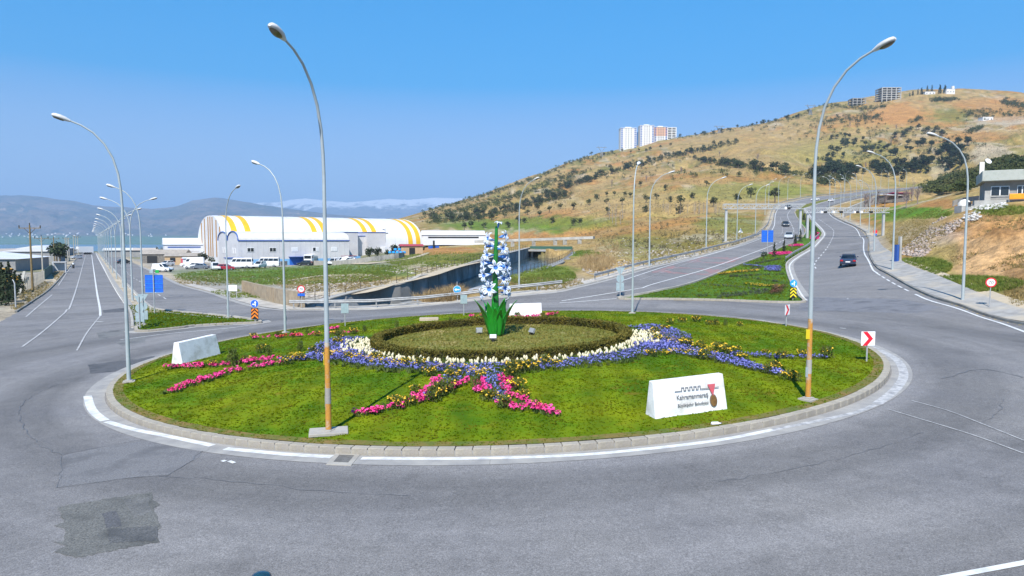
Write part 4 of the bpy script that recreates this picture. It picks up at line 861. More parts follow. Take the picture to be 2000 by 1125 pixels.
p = gi(1399, 830); pb = empty('plastic_bottle', p, .15, 'crushed white plastic bottle lying by the kerb under the lettered block', 'bottle'); mb = MB(); mb.tube([(-.16, 0, .05), (-.14, 0, .05), (.05, 0, .05), (.11, 0, .045), (.14, 0, .045)], [.035, .05, .05, .02, .02], 10); mb.build('bottle', mat('white_plastic', (.7, .7, .72), None, rough=.35), pb, True); mb = MB(); mb.tube([(.14, 0, .045), (.17, 0, .045)], .024, 10); mb.build('cap', M_GREYT, pb)

# ------------------------------------------------------------------ signs
M_SBACK = mat('sign_back_grey', (.36, .45, .47), (.28, .36, .38), 3, .5, metal=.2); M_SPOST = mat('sign_post', (.45, .46, .46), (.34, .35, .35), 4, .5, metal=.3)
M_SW = mat('sign_white', (.78, .78, .78), None, rough=.4); M_SR = mat('sign_red', (.70, .012, .03), None, rough=.4); M_SB = mat('sign_blue', (.02, .13, .62), (.015, .10, .5), 5, .4); M_SLB = mat('sign_light_blue', (.02, .32, .80), None, rough=.4)
M_SK = mat('sign_black', (.015, .015, .015), None, rough=.5); M_SO = mat('sign_orange', (.85, .22, .015), None, rough=.4); M_SY = mat('sign_yellow', (.82, .66, .02), None, rough=.4)
def sign_root(p, rz, label, cat='road sign', group=None, h=2.0, r=.035, post=True, y=0.06):
    e = empty('road_sign', p, rz, label, cat, group)
    if post: mb = MB(); mb.tube([(0, y, -.1), (0, y, h)], r, 10); mb.build('post', M_SPOST, e, True)
    return e
def plate(e, w, h, z, m, name='plate', y=0.0, t=.02, x=0.0): mb = MB(); mb.box((x, y, z), (w, t, h)); o = mb.build(name, m, e); bevel(o, .008, 1); return o
def disc(e, r, z, m, name='plate', y=0.0, t=.02, n=28): mb = MB(); mb.prism([(r * math.cos(a), y + t / 2, z + r * math.sin(a)) for a in np.linspace(0, 2 * np.pi, n, endpoint=False)], (0, -t, 0)); return mb.build(name, m, e)
def shape(e, poly, m, name, y, t=.006): mb = MB(); mb.prism([(x, y, z) for x, z in poly], (0, -t, 0)); return mb.build(name, m, e)
def chev(e, w, h, z, y, m, name='chevron', k=.38):
    return shape(e, [(-w * .42, z + h / 2), (-w * .42 + w * k, z + h / 2), (w * .36, z), (-w * .42 + w * k, z - h / 2), (-w * .42, z - h / 2), (w * .36 - w * k, z)], m, name, y)
for px, py, rz, lab, w in ((1694, 706, 0.05, 'square red and white chevron board at the right edge of the island', .62), (1537, 637, .75, 'red and white chevron board turned sideways at the back of the island', .62)):
    p = gi(px, py); e = sign_root(p, rz, lab, h=1.25); pl = plate(e, w, w, 1.0, M_SW); chev(pl, w * .95, w * .98, 1.0, -.011, M_SR, k=.34)
for px, py, lab in ((674, 637, 'grey back of a small square sign at the island edge beside the rusty lamp'), (906, 616, 'grey back of a small square sign behind the clipped hedge')):
    p = gi(px, py); e = sign_root(p, 0.1, lab, h=1.6, y=.05); plate(e, .52, .68, 1.25, M_SBACK)
def sign70(p, rz, lab, h=2.2, r=.36, sub=False):
    e = sign_root(p, rz, lab, h=h); d = disc(e, r, h - r, M_SR, 'rim'); disc(d, r * .76, h - r, M_SW, 'face', -.0125, .006)
    text_part('number', '70', r * .98, M_SK, d, Matrix.Translation((0, -.018, h - r - r * .34)) @ Matrix.Rotation(math.pi / 2, 4, 'X'), 'CENTER', .002)
    if sub: plate(e, .7, .26, h - 2 * r - .2, M_SB, 'sub_plate')
    return e
sign70(gp(1933, 604), -.35, 'round red rimmed 70 sign on the right-hand pavement', 2.25, .34); sign70(gp(589, 602), 0.2, 'round red rimmed 70 sign with a blue plate by the canal wall', 2.25, .36, True)
def arrow(par, z, s, y, m, left=True, up=False):
    if left: shape(par, [(-.78 * s, z), (-.2 * s, z + .42 * s), (-.2 * s, z + .15 * s), (.7 * s, z + .15 * s), (.7 * s, z - .15 * s), (-.2 * s, z - .15 * s), (-.2 * s, z - .42 * s)], m, 'arrow', y)
    if up: shape(par, [(.1 * s, z - .8 * s), (.36 * s, z - .8 * s), (.36 * s, z + .2 * s), (.58 * s, z + .2 * s), (.23 * s, z + .82 * s), (-.12 * s, z + .2 * s), (.1 * s, z + .2 * s)], m, 'arrow', y); shape(par, [(.1 * s, z - .32 * s), (.1 * s, z - .06 * s), (-.3 * s, z - .06 * s), (-.3 * s, z + .14 * s), (-.74 * s, z - .19 * s), (-.3 * s, z - .52 * s), (-.3 * s, z - .32 * s)], m, 'arrow', y)
for px, py, rz, mc, blue, lab in ((498, 629, 0.0, M_SO, M_SB, 'blue turn arrow disc over a black and orange chevron board on the left splitter'), (1549, 587, 0.0, M_SY, M_SLB, 'blue turn arrow disc over a black and yellow chevron board on the right splitter')):
    p = gp(px, py); e = sign_root(p, rz, lab, h=1.9); d = disc(e, .31, 1.52, blue, 'disc'); arrow(d, 1.52, .28, -.0115, M_SW, False, True)
    if mc is M_SO: d2 = disc(e, .33, 1.52, M_SW, 'rim', .012, .01)
    b = plate(e, .60, .92, .68, M_SK, 'board')
    for k in range(3):
        z = .30 + k * .30; shape(b, [(-.27, z - .06), (0, z + .2), (.27, z - .06), (.27, z + .09), (0, z + .35), (-.27, z + .09)] if k < 2 else [(-.27, z - .06), (0, z + .2), (.27, z - .06), (.27, z + .09), (.14, z + .2), (-.14, z + .2), (-.27, z + .09)], mc, 'chevron', -.0115)
p = gp(893, 588); e = sign_root(p, .1, 'blue disc with a white left arrow behind the guardrail', h=1.95); d = disc(e, .36, 1.15, M_SLB, 'disc'); arrow(d, 1.15, .36, -.0115, M_SW); disc(e, .39, 1.15, M_SW, 'rim', .013, .01)
def sign_stack(p, rz, lab, k=1.0, two=False):
    e = sign_root(p, rz, lab, h=2.55 * k, y=-.05, r=.04)
    shape(e, [(-.42 * k, 2.6 * k), (.42 * k, 2.6 * k), (0, 1.9 * k)][::-1], M_SBACK, 'triangle_plate', .01, .02); disc(e, .34 * k, 1.62 * k, M_SBACK, 'round_plate'); plate(e, .68 * k, .72 * k, .90 * k, M_SBACK, 'square_plate')
    return e
sign_stack(gp(274, 642), 0, 'stack of grey sign backs, triangle, disc and square, on the left splitter'); e = sign_stack(gp(281, 637), .1, 'second stack of grey sign backs just behind the first on the left splitter')
sign_stack(gp(1211, 580), 0, 'stack of grey sign backs at the tip of the right splitter', 1.05)
def dir_sign(p, rz, lab, w, h, z, n, label_green=False):
    e = sign_root(p, rz, lab, h=z + h / 2 + .6, y=-.09, r=.055)
    for k in range(n): plate(e, w, h / n - .02, z - h / 2 + (k + .5) * h / n, M_SB, 'panel', 0, .03)
    mb = MB(); mb.box((0, .035, z), (.06, .04, h)); mb.build('back_bar', M_SPOST, e)
    for k in range(n + 1): mb = MB(); mb.box((0, -.03, z - h / 2 + k * h / n), (w * .98, .03, .025)); mb.build('rib', M_SLB, e)
    if label_green: plate(e, .34, .3, z + h / 2 + .34, mat('sign_green', (.01, .35, .06), None, rough=.4), 'green_plate', x=.33); plate(e, .36, .36, z + h / 2 + .33, M_SBACK, 'grey_plate', x=-.22)
    return e
dir_sign(gp(303, 612), .0, 'large blue slatted direction board with a white post on the left splitter', 1.72, 1.65, 2.85, 4, True); dir_sign(gp(1498, 496), .0, 'blue slatted direction board on the median of the hill road', 1.9, 1.9, 2.9, 5)
p = gp(455, 585); e = empty('notice_board', p, 0, 'small white notice board on legs in the rough grass by the buff wall', 'sign'); plate(e, 1.0, .72, 1.35, M_SW, 'board')
for x in (-.42, .42): mb = MB(); mb.box((x, .04, .55), (.06, .05, 1.3)); mb.build('leg', M_SPOST, e)
for k in range(4): plate(e, .7 - .1 * (k % 2), .035, 1.55 - .13 * k, M_REDT if k == 0 else M_GREYT, 'text_line', -.012, .004)
p = gp(1446, 467); e = sign_root(p, .0, 'small pale triangle sign on the rough slope left of the gantry', h=2.2); shape(e, [(-.55, 1.5), (.55, 1.5), (0, 2.5)], M_SW, 'triangle_plate', 0, .03)

# ------------------------------------------------------------------ flower sculpture
M_STEM = mat('green_enamel', (.012, .20, .018), (.010, .13, .016), 1.2, .35, coat=.3); M_LEAF = mat('leaf_enamel', (.014, .30, .022), (.008, .14, .014), .7, .35, coat=.3, mixlo=.3, mixhi=.7)
M_PETW = mat('petal_white', (.72, .75, .80), (.62, .68, .78), 3, .4); M_PETB = mat('petal_blue', (.05, .17, .58), (.10, .28, .70), 3, .4)
sc0 = gi(968, 656); SC = empty('flower_sculpture', sc0, 0, 'giant green stemmed hyacinth sculpture with white and blue florets inside the hedge ring', 'sculpture')
SH = 6.6
mb = MB(); mb.tube([(0, 0, 0), (.02, 0, 1.6), (-.02, 0, 3.4), (.03, 0, 5.0), (.06, 0, SH - .45)], [.21, .18, .15, .12, .08], 14); mb.build('stem', M_STEM, SC, True)
def leaf(base, tip, bow, wid, twist):
    b, t = Vector(base), Vector(tip); out = Vector((t.x - b.x, t.y - b.y, 0)); out = out.normalized() if out.length > .02 else Vector((1, 0, 0)); side = Vector((-out.y, out.x, 0)); side = Matrix.Rotation(twist, 3, 'Z') @ side; mb = MB(); V = []; n = 12
    for i in range(n + 1):
        s = i / n; c = b.lerp(t, s); c = c - out * bow * math.sin(math.pi * s) * .5; c = c + out * bow * .9 * s ** 4; c.z -= bow * .35 * s ** 5; w = wid * (.55 + .9 * math.sin(math.pi * min(.93, s * .85 + .12)) ** 1.1) * (1 - s ** 5) * .5 + .004
        f = Vector((0, 0, 0)) + out * w * .55
        V += [c - side * w + f * .5, c - side * w * .5 + f * .12, c, c + side * w * .5 + f * .12, c + side * w + f * .5]
    mb.add(V, [(i * 5 + k, i * 5 + k + 1, (i + 1) * 5 + k + 1, (i + 1) * 5 + k) for i in range(n) for k in range(4)]); o = mb.build('leaf', M_LEAF, SC, True, fix=False); so = o.modifiers.new('s', 'SOLIDIFY'); so.thickness = .025
for b, t, bow, w, tw in (((-.22, -.12, 0), (-.98, -.15, 2.15), .25, .42, .5), ((-.10, -.22, 0), (-.36, -.55, 2.05), .18, .40, .2), ((.05, -.24, 0), (.0, -.7, 1.75), .15, .46, 0), ((.2, -.18, 0), (.42, -.45, 2.25), .2, .46, -.2), ((.24, -.02, 0), (1.0, .05, 2.1), .25, .40, -.5), ((-.12, .2, 0), (-.55, .6, 1.9), .2, .4, 0), ((.14, .2, 0), (.5, .55, 2.0), .2, .4, 0), ((.12, -.2, 0), (.28, -.75, 1.7), .22, .34, 0), ((-.02, -.2, 0), (-.16, -.3, 2.3), .05, .3, 0)): leaf(b, t, bow, w, tw)
def petal_mesh(L=.50, w=.16):
    mb = MB(); n = 7; cols = (-1, -.42, -.16, .16, .42, 1); V = []
    for i in range(n + 1):
        s = i / n; x = .06 + L * (s - .18 * s ** 3); z = .06 + .19 * math.sin(s * 1.5) - .52 * max(0, s - .45) ** 2 * 1.4; ww = w * (.34 + .75 * math.sin(math.pi * min(1, s * .9 + .08)) ** .9) * (1 - .75 * s ** 4)
        V += [(x, c * ww * .62, z + .05 * abs(c) ** 1.5 * (1 - s)) for c in cols]
    for i in range(n):
        for c in range(5): mb.mi = 1 if (c == 2 and i < 6) or i == 0 else 0; k = i * 6 + c; mb.add([V[k], V[k + 1], V[k + 7], V[k + 6]], [(0, 1, 2, 3)])
    o = mb.build('petal', [M_PETW, M_PETB], None, True, fix=False); bm = bmesh.new(); bm.from_mesh(o.data); bmesh.ops.remove_doubles(bm, verts=bm.verts, dist=.0005); bm.to_mesh(o.data); bm.free(); so = o.modifiers.new('s', 'SOLIDIFY'); so.thickness = .02; return o
PET = petal_mesh(); PFIRST = [True]
def floret(pos, direc, s=1.0, roll=0.0):
    d = Vector(direc).normalized(); q = d.to_track_quat('Z', 'Y'); mb = MB(); mb.lathe([(.035, -.42), (.06, -.3), (.105, -.16), (.11, -.03), (.075, .09)], 12); t = mb.build('floret', M_PETB, SC, True); t.location = pos; t.rotation_mode = 'QUATERNION'; t.rotation_quaternion = q; t.scale = (s, s, s)
    for k in range(6):
        if PFIRST[0]: o = PET; PFIRST[0] = False
        else: o = PET.copy(); COL.objects.link(o)
        o.parent = t; o.rotation_euler = (0, 0, roll + k * math.pi / 3); o.scale = (1, 1, 1 if k % 2 else .8)
zz_ = lambda zy: (1030 - zy) * SH / 925
for zx, zy, dx, dy, dz, s in ((313, 150, .15, -.2, 1, .62), (245, 265, -.8, -.55, .25, .95), (368, 245, .9, -.4, .2, .85), (232, 320, -1, -.1, .1, .9), (352, 340, .7, -.65, .1, 1.0), (238, 392, -.8, -.6, 0, 1.0), (378, 405, .95, -.3, 0, 1.0), (212, 452, -.9, -.4, .05, 1.05), (303, 488, .05, -1, 0, 1.1), (380, 480, .8, -.5, 0, 1.05), (212, 548, -.8, -.6, -.05, 1.1), (355, 572, .75, -.65, -.1, 1.05), (250, 655, -.35, -.95, -.05, 1.15), (200, 700, -.95, -.3, -.2, 1.05), (365, 648, .8, -.6, -.05, 1.1), (392, 695, .95, -.2, -.25, 1.0), (300, 320, 0, 1, .1, .9), (345, 500, .4, .9, 0, 1), (255, 640, -.5, .85, 0, 1), (395, 560, .98, .1, 0, 1.0)):
    x = (zx - 297) * .0066; k = Vector((dx, dy, 0)).normalized(); rad = max(.34, min(.62, abs(x) * 1.0 + .12)); pos = Vector((x if abs(x) > .12 else k.x * .3, k.y * rad * .85, zz_(zy))); floret(pos, (dx, dy, dz), s * .88, random.uniform(0, 1))
def floodlight(px, py, rz, tilt, lab):
    p = gi(px, py); e = empty('floodlight', p, rz, lab, 'floodlight'); mb = MB(); mb.box((0, 0, .06), (.12, .3, .12)); mb.build('bracket', M_SK, e); mb = MB(); mb.box((0, 0, .24), (.38, .16, .28), rx=tilt); h = mb.build('housing', mat('flood_grey', (.34, .35, .36), None, rough=.4, metal=.3), e); bevel(h, .02); mb = MB(); mb.box((0, -.085 * math.cos(tilt), .24 - .085 * math.sin(tilt) * 1), (.32, .012, .22), rx=tilt); mb.build('glass', mat('flood_glass', (.62, .65, .68), None, rough=.15), h)
floodlight(936, 653, .2, .35, 'floodlight on the dry bed left of the sculpture'); floodlight(963, 667, 0, -.9, 'floodlight lying in front of the sculpture foot'); floodlight(1039, 654, 2.2, .5, 'dark floodlight on the dry bed right of the sculpture')

# soil splash at the foot of each block is a low dirt skirt
# ------------------------------------------------------------------ hedge and flower beds
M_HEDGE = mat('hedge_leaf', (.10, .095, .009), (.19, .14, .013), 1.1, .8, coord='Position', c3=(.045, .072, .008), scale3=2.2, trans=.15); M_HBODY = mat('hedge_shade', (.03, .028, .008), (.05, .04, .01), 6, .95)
hc = (CX, CY); hring = [(CX + HR * math.cos(a), CY + HR * math.sin(a)) for a in np.linspace(0, 2 * math.pi, 97)]
HE = empty('clipped_hedge', (CX + 0, CY - HR, Iz(CX, CY - HR)), 0, 'low clipped brownish hedge ring round the flower sculpture', 'hedge')
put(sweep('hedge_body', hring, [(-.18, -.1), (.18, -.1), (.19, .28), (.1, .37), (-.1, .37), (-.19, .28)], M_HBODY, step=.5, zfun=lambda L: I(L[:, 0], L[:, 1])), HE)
n = 21000; a = rng.uniform(0, 2 * np.pi, n); u = rng.uniform(-1, 1, n); q = rng.uniform(0, 1, n); top = q < .5
off = np.where(top, u * .23, np.sign(u) * .23) + rng.normal(0, .025, n); h = np.where(top, .39, rng.uniform(0.02, .39, n)) + rng.normal(0, .03, n) + (fbm(a * 9, a * 0, 5, 3) - .5) * .08
x = CX + (HR + off) * np.cos(a); y = CY + (HR + off) * np.sin(a)
leaf_t = ([(-.035, 0, 0), (.035, 0, 0), (0, .015, .08), (0, -.03, 0), (0, .03, .01), (.045, 0, .06)], [(0, 1, 2), (3, 4, 5)], [0, 0])
o = scatter('hedge_foliage', np.c_[x, y, I(x, y) + h], leaf_t, M_HEDGE, .7, 1.3, .7, kind='stuff'); put(o, HE)
def tri_blob(n, r, h, sz):
    v, f = [], []
    for _ in range(n):
        a = random.uniform(0, 6.28); q = r * math.sqrt(random.random()); z = h * random.uniform(.55, 1.0); c = Vector((q * math.cos(a), q * math.sin(a), z)); u = Vector((random.gauss(0, 1), random.gauss(0, 1), random.gauss(0, .5))).normalized(); w = u.cross(Vector((random.gauss(0, .6), random.gauss(0, .6), 1))).normalized(); s = sz * random.uniform(.7, 1.2); k = len(v); v += [c - u * s / 2 - w * s / 3, c + u * s / 2 - w * s / 3, c + w * s * .6]; f.append((k, k + 1, k + 2))
    return [tuple(q) for q in v], f
def flower_tmpl(nl, nf, r, h, fs):
    v, f, mi = blade_tmpl(nl, h * .85, .035, r * 1.1); v = list(v); f = list(f); mi = list(mi); bv, bf = tri_blob(nf, r, h, fs); k = len(v); v += bv; f += [(a + k, b + k, c + k) for a, b, c in bf]; mi += [1] * len(bf); return v, f, mi
def spike_tmpl(h, r):
    v, f, mi = blade_tmpl(5, h * .75, .04, .07); v = list(v); f = list(f); mi = list(mi); prev = None
    for z, rr in ((h * .30, r * .5), (h * .45, r), (h * .7, r * .85), (h * .9, r * .45), (h, .005)):
        k = len(v); v += [(rr * math.cos(q + z * 9), rr * math.sin(q + z * 9), z) for q in np.linspace(0, 2 * np.pi, 6, endpoint=False)]
        if prev is not None:
            for i in range(6): j = (i + 1) % 6; f += [(prev + i, prev + j, k + j), (prev + i, k + j, k + i)]; mi += [1, 1]
        prev = k
    return v, f, mi
M_FG = mat('flower_leaf', (.05, .10, .014), (.10, .12, .018), 1.3, .8, coord='Position', trans=.2)
FW = mat('flower_white', (.70, .64, .46), (.56, .50, .30), 3, .7, coord='Position'); FB = mat('flower_blue', (.085, .085, .33), (.19, .205, .55), 1.6, .7, coord='Position', c3=(.09, .075, .26), scale3=1.5); FP = mat('flower_pink', (.70, .02, .19), (.80, .07, .32), 2.2, .7, coord='Position', c3=(.50, .02, .08), scale3=1.2); FY = mat('flower_yellow', (.75, .46, .012), (.60, .38, .03), 2, .7, coord='Position')
T_W, T_B, T_P, T_Y = spike_tmpl(.22, .06), flower_tmpl(8, 6, .12, .17, .075), flower_tmpl(4, 9, .12, .22, .10), flower_tmpl(7, 6, .12, .22, .08)
def ring_pts(n, r0, r1, a0, a1): r = rng.uniform(r0, r1, n); a = np.radians(rng.uniform(a0, a1, n)); x = CX + r * np.cos(a); y = CY + r * np.sin(a); return np.c_[x, y, I(x, y)]
def strip_pts(pts, w, dens):
    P = smooth_line([(q.x, q.y) for q in (gi(*p) for p in pts)], step=.3); d = np.r_[0, np.cumsum(np.hypot(*np.diff(P, axis=0).T))]; ww = w if isinstance(w, (list, tuple)) else [w]; n = int(d[-1] * np.mean(ww) * dens); s = rng.uniform(0, d[-1], n); k = np.interp(s / d[-1], np.linspace(0, 1, len(ww)), ww)
    T = np.gradient(P, axis=0); T /= np.hypot(T[:, 0], T[:, 1])[:, None] + 1e-9; x = np.interp(s, d, P[:, 0]); y = np.interp(s, d, P[:, 1]); nx = -np.interp(s, d, T[:, 1]); ny = np.interp(s, d, T[:, 0]); o = rng.uniform(-.5, .5, n) * k; x = x + nx * o; y = y + ny * o; return np.c_[x, y, I(x, y)]
def bed(name, P, T, fm, lab, smin=.8, smax=1.25): return tag(scatter(name, P, T, [M_FG, fm], smin, smax, .18), lab, kind='stuff')
bed('white_flowers', np.vstack([ring_pts(330, HR + .35, HR + 1.2, 185, 355), ring_pts(110, HR + .35, HR + 1.9, 172, 205), ring_pts(110, HR + .35, HR + 1.9, 335, 368)]), T_W, FW, 'white hyacinth spikes in a ring outside the hedge', .8, 1.3)
bed('blue_flowers', np.vstack([ring_pts(980, HR + 1.15, HR + 2.6, 196, 344), ring_pts(430, HR + 1.4, HR + 3.4, 165, 215), ring_pts(430, HR + 1.4, HR + 3.4, 328, 385)]), T_B, FB, 'violet blue flowers ringing the white hyacinths')
bed('blue_flowers', strip_pts([(735, 690), (680, 694), (620, 700), (550, 706)], [1.9, 1.9, 1.2, .6], 30), T_B, FB, 'violet blue flowers in the bed leading left from the ring')
bed('blue_flowers', strip_pts([(1240, 664), (1315, 684), (1390, 698), (1465, 718), (1530, 734)], [2.6, 2.2, 1.7, 1.0, .5], 30), T_B, FB, 'violet blue flowers in the long bed reaching to the right lamp')
bed('blue_flowers', strip_pts([(1420, 692), (1525, 700), (1612, 700)], [.9, .6, .35], 30), T_B, FB, 'thin line of violet blue flowers pointing at the right chevron')
bed('blue_flowers', strip_pts([(915, 728), (880, 745), (850, 768), (830, 782)], [1.5, .9, .5, .3], 24), T_B, FB, 'violet blue flowers in the front left ray'); bed('blue_flowers', strip_pts([(940, 728), (960, 752), (970, 775), (985, 790)], [1.5, .9, .7, .3], 24), T_B, FB, 'violet blue flowers in the front right ray')
gl = np.vstack([ring_pts(1500, HR + .3, HR + 3.0, 165, 375)] + [strip_pts(a_, w_, 10) for a_, w_ in (([(735, 690), (620, 700), (550, 706)], [1.8, 1.2, .6]), ([(1240, 664), (1390, 698), (1530, 734)], [2.6, 1.8, .5]), ([(915, 728), (850, 768), (700, 814)], [1.8, 1.1, .4]), ([(950, 728), (985, 775), (1075, 812)], [2.0, 1.4, .4]), ([(327, 720), (464, 712), (550, 702)], [.8, .9, .9]), ([(331, 770), (448, 730), (552, 711)], [.7, .8, .9]))])
tag(scatter('bed_foliage', gl, blade_tmpl(9, .16, .05, .16), M_FG, .7, 1.4, .4), 'low green leaves between the flowers of the island beds', kind='stuff')
bed('yellow_flowers', strip_pts([(640, 690), (720, 706), (800, 716), (880, 724), (960, 728)], [.5, .5, .6, .8, .9], 11), T_Y, FY, 'yellow flowers edging the front of the blue ring'); bed('yellow_flowers', strip_pts([(1290, 694), (1340, 690), (1400, 690)], [1.0, 1.0, .6], 14), T_Y, FY, 'yellow flowers among the blue bed on the right')
bed('yellow_flowers', strip_pts([(1273, 650), (1310, 668), (1350, 676), (1400, 684)], [.9, .9, .8, .5], 10), T_Y, FY, 'yellow flowers along the upper edge of the right bed'); bed('yellow_flowers', strip_pts([(560, 700), (620, 694), (690, 690)], [.5, .7, .6], 14), T_Y, FY, 'yellow flowers among the left blue bed')
for nm, pts, w, dn, lab in (('pink_flowers', [(327, 720), (416, 717), (464, 712), (550, 702)], [.55, .6, .8, .8], 17, 'upper pink flower stripe beside the left white block'), ('pink_flowers', [(331, 770), (384, 749), (448, 730), (512, 718), (552, 711)], [.45, .55, .6, .7, .7], 18, 'lower pink flower stripe curving across the left lawn'),
    ('pink_flowers', [(490, 663), (534, 661), (633, 655), (700, 651)], [.5, .6, .5, .5], 8, 'pink flowers along the back left edge of the island'), ('pink_flowers', [(645, 645), (662, 644)], [.6, .6], 40, 'bright pink clump behind the rusty lamp'), ('pink_flowers', [(689, 816), (735, 807), (780, 799)], [.3, .5, .6], 26, 'pink tail of the front left ray'), ('pink_flowers', [(780, 799), (825, 775), (850, 755), (857, 743)], [.5, .4, .5, .4], 24, 'pink upper border of the front left ray'), ('pink_flowers', [(820, 790), (880, 762), (920, 744)], [.35, .3, .4], 24, 'pink lower border of the front left ray'),
    ('pink_flowers', [(936, 746), (944, 768)], [.5, .6], 30, 'pink inner border of the front right ray'), ('pink_flowers', [(988, 741), (992, 769), (1017, 785), (1040, 798), (1086, 815)], [.5, .5, .5, .4, .3], 20, 'pink outer border and tail of the front right ray'), ('pink_flowers', [(975, 790), (1010, 800), (1040, 805)], [.3, .5, .4], 24, 'pink lower border of the front right ray'), ('pink_flowers', [(918, 620), (950, 619)], [.5, .5], 20, 'pink flowers left of the sculpture at the back'), ('pink_flowers', [(990, 624), (1030, 622), (1092, 615)], [.8, .8, .5], 16, 'pink flowers below the back white block')):
    bed(nm, strip_pts(pts, [q_ * .85 for q_ in w], dn * 1.25), T_P, FP, lab)
bed('red_flowers', strip_pts([(540, 661), (600, 657), (640, 655)], [.3, .4, .3], 14), T_P, mat('flower_red', (.55, .03, .02), (.6, .08, .05), 2, .7), 'red flowers among the back left pink edge')
# low shrubs with yellow blossom
M_SHR = mat('shrub_leaf', (.05, .085, .010), (.11, .12, .014), 2.2, .8, trans=.15, rnd=.25)
def make_shrub(nl, nf, r, h, seed):
    random.seed(seed); e = empty('flowering_shrub'); v, f = [], []
    for _ in range(nl):
        a = random.uniform(0, 6.28); q = random.random() ** .5; z = h * random.uniform(.08, 1); rr = r * q * (1 - .45 * (z / h)); c = Vector((rr * math.cos(a), rr * math.sin(a), z)); u = Vector((random.gauss(0, 1), random.gauss(0, 1), random.gauss(0, .6))).normalized(); w = Vector((random.gauss(0, .5), random.gauss(0, .5), 1)).normalized(); s = .075; k = len(v); v += [c - u * s * .4, c + u * s * .4, c + w * s * 1.5]; f.append((k, k + 1, k + 2))
    mb = MB(); mb.add(v, f); mb.build('foliage', M_SHR, e, fix=False)
    if nf:
        v, f = [], []
        for _ in range(nf):
            a = random.uniform(0, 6.28); q = random.random() ** .5; z = h * random.uniform(.5, 1.05); rr = r * q * .9; c = Vector((rr * math.cos(a), rr * math.sin(a), z)); u = Vector((random.gauss(0, 1), random.gauss(0, 1), .3)).normalized(); w = u.cross(Vector((0, 0, 1))).normalized(); s = .085; k = len(v); v += [c - u * s / 2, c + w * s / 2, c + u * s / 2, c - w * s / 2 + Vector((0, 0, .04))]; f.append((k, k + 1, k + 2, k + 3))
        mb = MB(); mb.add(v, f); mb.build('blossom', FY, e, fix=False)
    mb = MB(); mb.tube([(0, 0, -.02), (0, 0, h * .5)], [.02, .012], 6); mb.build('stem', M_HBODY, e); return e
SHR = [make_shrub(190, 16, .30, .42, 1), make_shrub(170, 34, .34, .40, 2), make_shrub(200, 0, .26, .62, 3), make_shrub(170, 50, .38, .34, 4)]; su = set()
def shrubs(L, lab, grp):
    for px, py, k, s in L:
        p = gi(px, py); o = SHR[k] if k not in su else copy_tree(SHR[k]); su.add(k); o.location = p; o.rotation_euler[2] = random.uniform(0, 6); s *= random.uniform(.75, .98); o.scale = (s, s, s); tag(o, lab, 'shrub', grp)
shrubs([(495, 662, 1, 1), (545, 660, 0, 1), (572, 658, 0, .9), (620, 657, 1, 1), (655, 655, 3, 1.1), (690, 652, 1, 1), (712, 648, 2, .8), (775, 641, 2, .8), (600, 653, 2, .7)], 'low yellow flowering shrub in the back left bed of the island', 'back left shrubs')
shrubs([(455, 714, 2, 1.3), (510, 690, 0, 1.2), (525, 694, 2, 1.0), (587, 686, 2, .95), (610, 692, 0, 1.1), (560, 712, 1, 1.2), (480, 708, 1, .9), (415, 716, 1, .8), (640, 700, 3, 1.1), (680, 702, 1, 1.0), (585, 705, 3, 1), (665, 662, 0, 1.3), (660, 672, 3, 1), (735, 702, 3, 1)], 'low yellow flowering shrub in the left bed of the island', 'left shrubs')
shrubs([(820, 716, 1, 1.2), (790, 712, 3, 1), (838, 735, 1, 1.1), (812, 770, 1, 1), (855, 777, 0, 1.6), (872, 770, 0, 1.5), (845, 785, 0, 1.3), (800, 792, 3, 1.0), (885, 740, 3, 1.3), (780, 798, 1, .9), (888, 757, 2, .8), (770, 789, 3, .9)], 'low yellow flowering shrub in the front left ray', 'front left shrubs')
shrubs([(1000, 738, 0, 1.5), (1020, 728, 1, 1.5), (1040, 722, 3, 1.3), (1065, 715, 1, 1.2), (930, 764, 2, 1.1), (955, 783, 3, 1.2), (985, 797, 0, 1.2), (1010, 762, 3, 1.2), (1022, 778, 3, 1.1), (1000, 722, 3, 1.2), (940, 738, 3, .9), (1090, 714, 3, .9), (1048, 797, 1, .7)], 'low yellow flowering shrub in the front right ray', 'front right shrubs')
shrubs([(1280, 655, 1, 1.2), (1300, 645, 3, 1.1), (1285, 668, 1, 1.1), (1308, 633, 1, 1), (1332, 630, 3, 1), (1360, 629, 3, 1.1), (1385, 634, 3, 1), (1398, 634, 0, .9), (1417, 636, 2, .8), (1445, 637, 1, .7), (1340, 676, 3, 1.1), (1368, 680, 1, 1), (1405, 686, 3, 1.3), (1422, 692, 3, 1.2), (1375, 702, 1, 1.3), (1450, 703, 3, 1), (1500, 730, 0, 1.1), (1512, 724, 1, 1), (1541, 742, 3, 1.1), (1555, 745, 1, .9), (1526, 700, 3, 1.1), (1565, 697, 1, 1), (1614, 700, 0, 1.35), (1495, 692, 3, .7), (1440, 686, 1, .8), (1270, 695, 3, 1)], 'low yellow flowering shrub in the right beds of the island', 'right shrubs')
shrubs([(930, 622, 1, .9), (945, 620, 0, 1), (1000, 624, 3, 1), (1010, 622, 0, 1.2), (1060, 622, 1, 1.2), (1085, 622, 2, .8), (1110, 628, 3, 1), (1130, 630, 1, .8), (1155, 634, 3, .7), (1176, 636, 1, .9), (1098, 628, 0, .9), (880, 632, 2, .7), (922, 634, 3, .9)], 'low yellow flowering shrub behind the hedge at the back of the island', 'back shrubs')
random.seed(11)
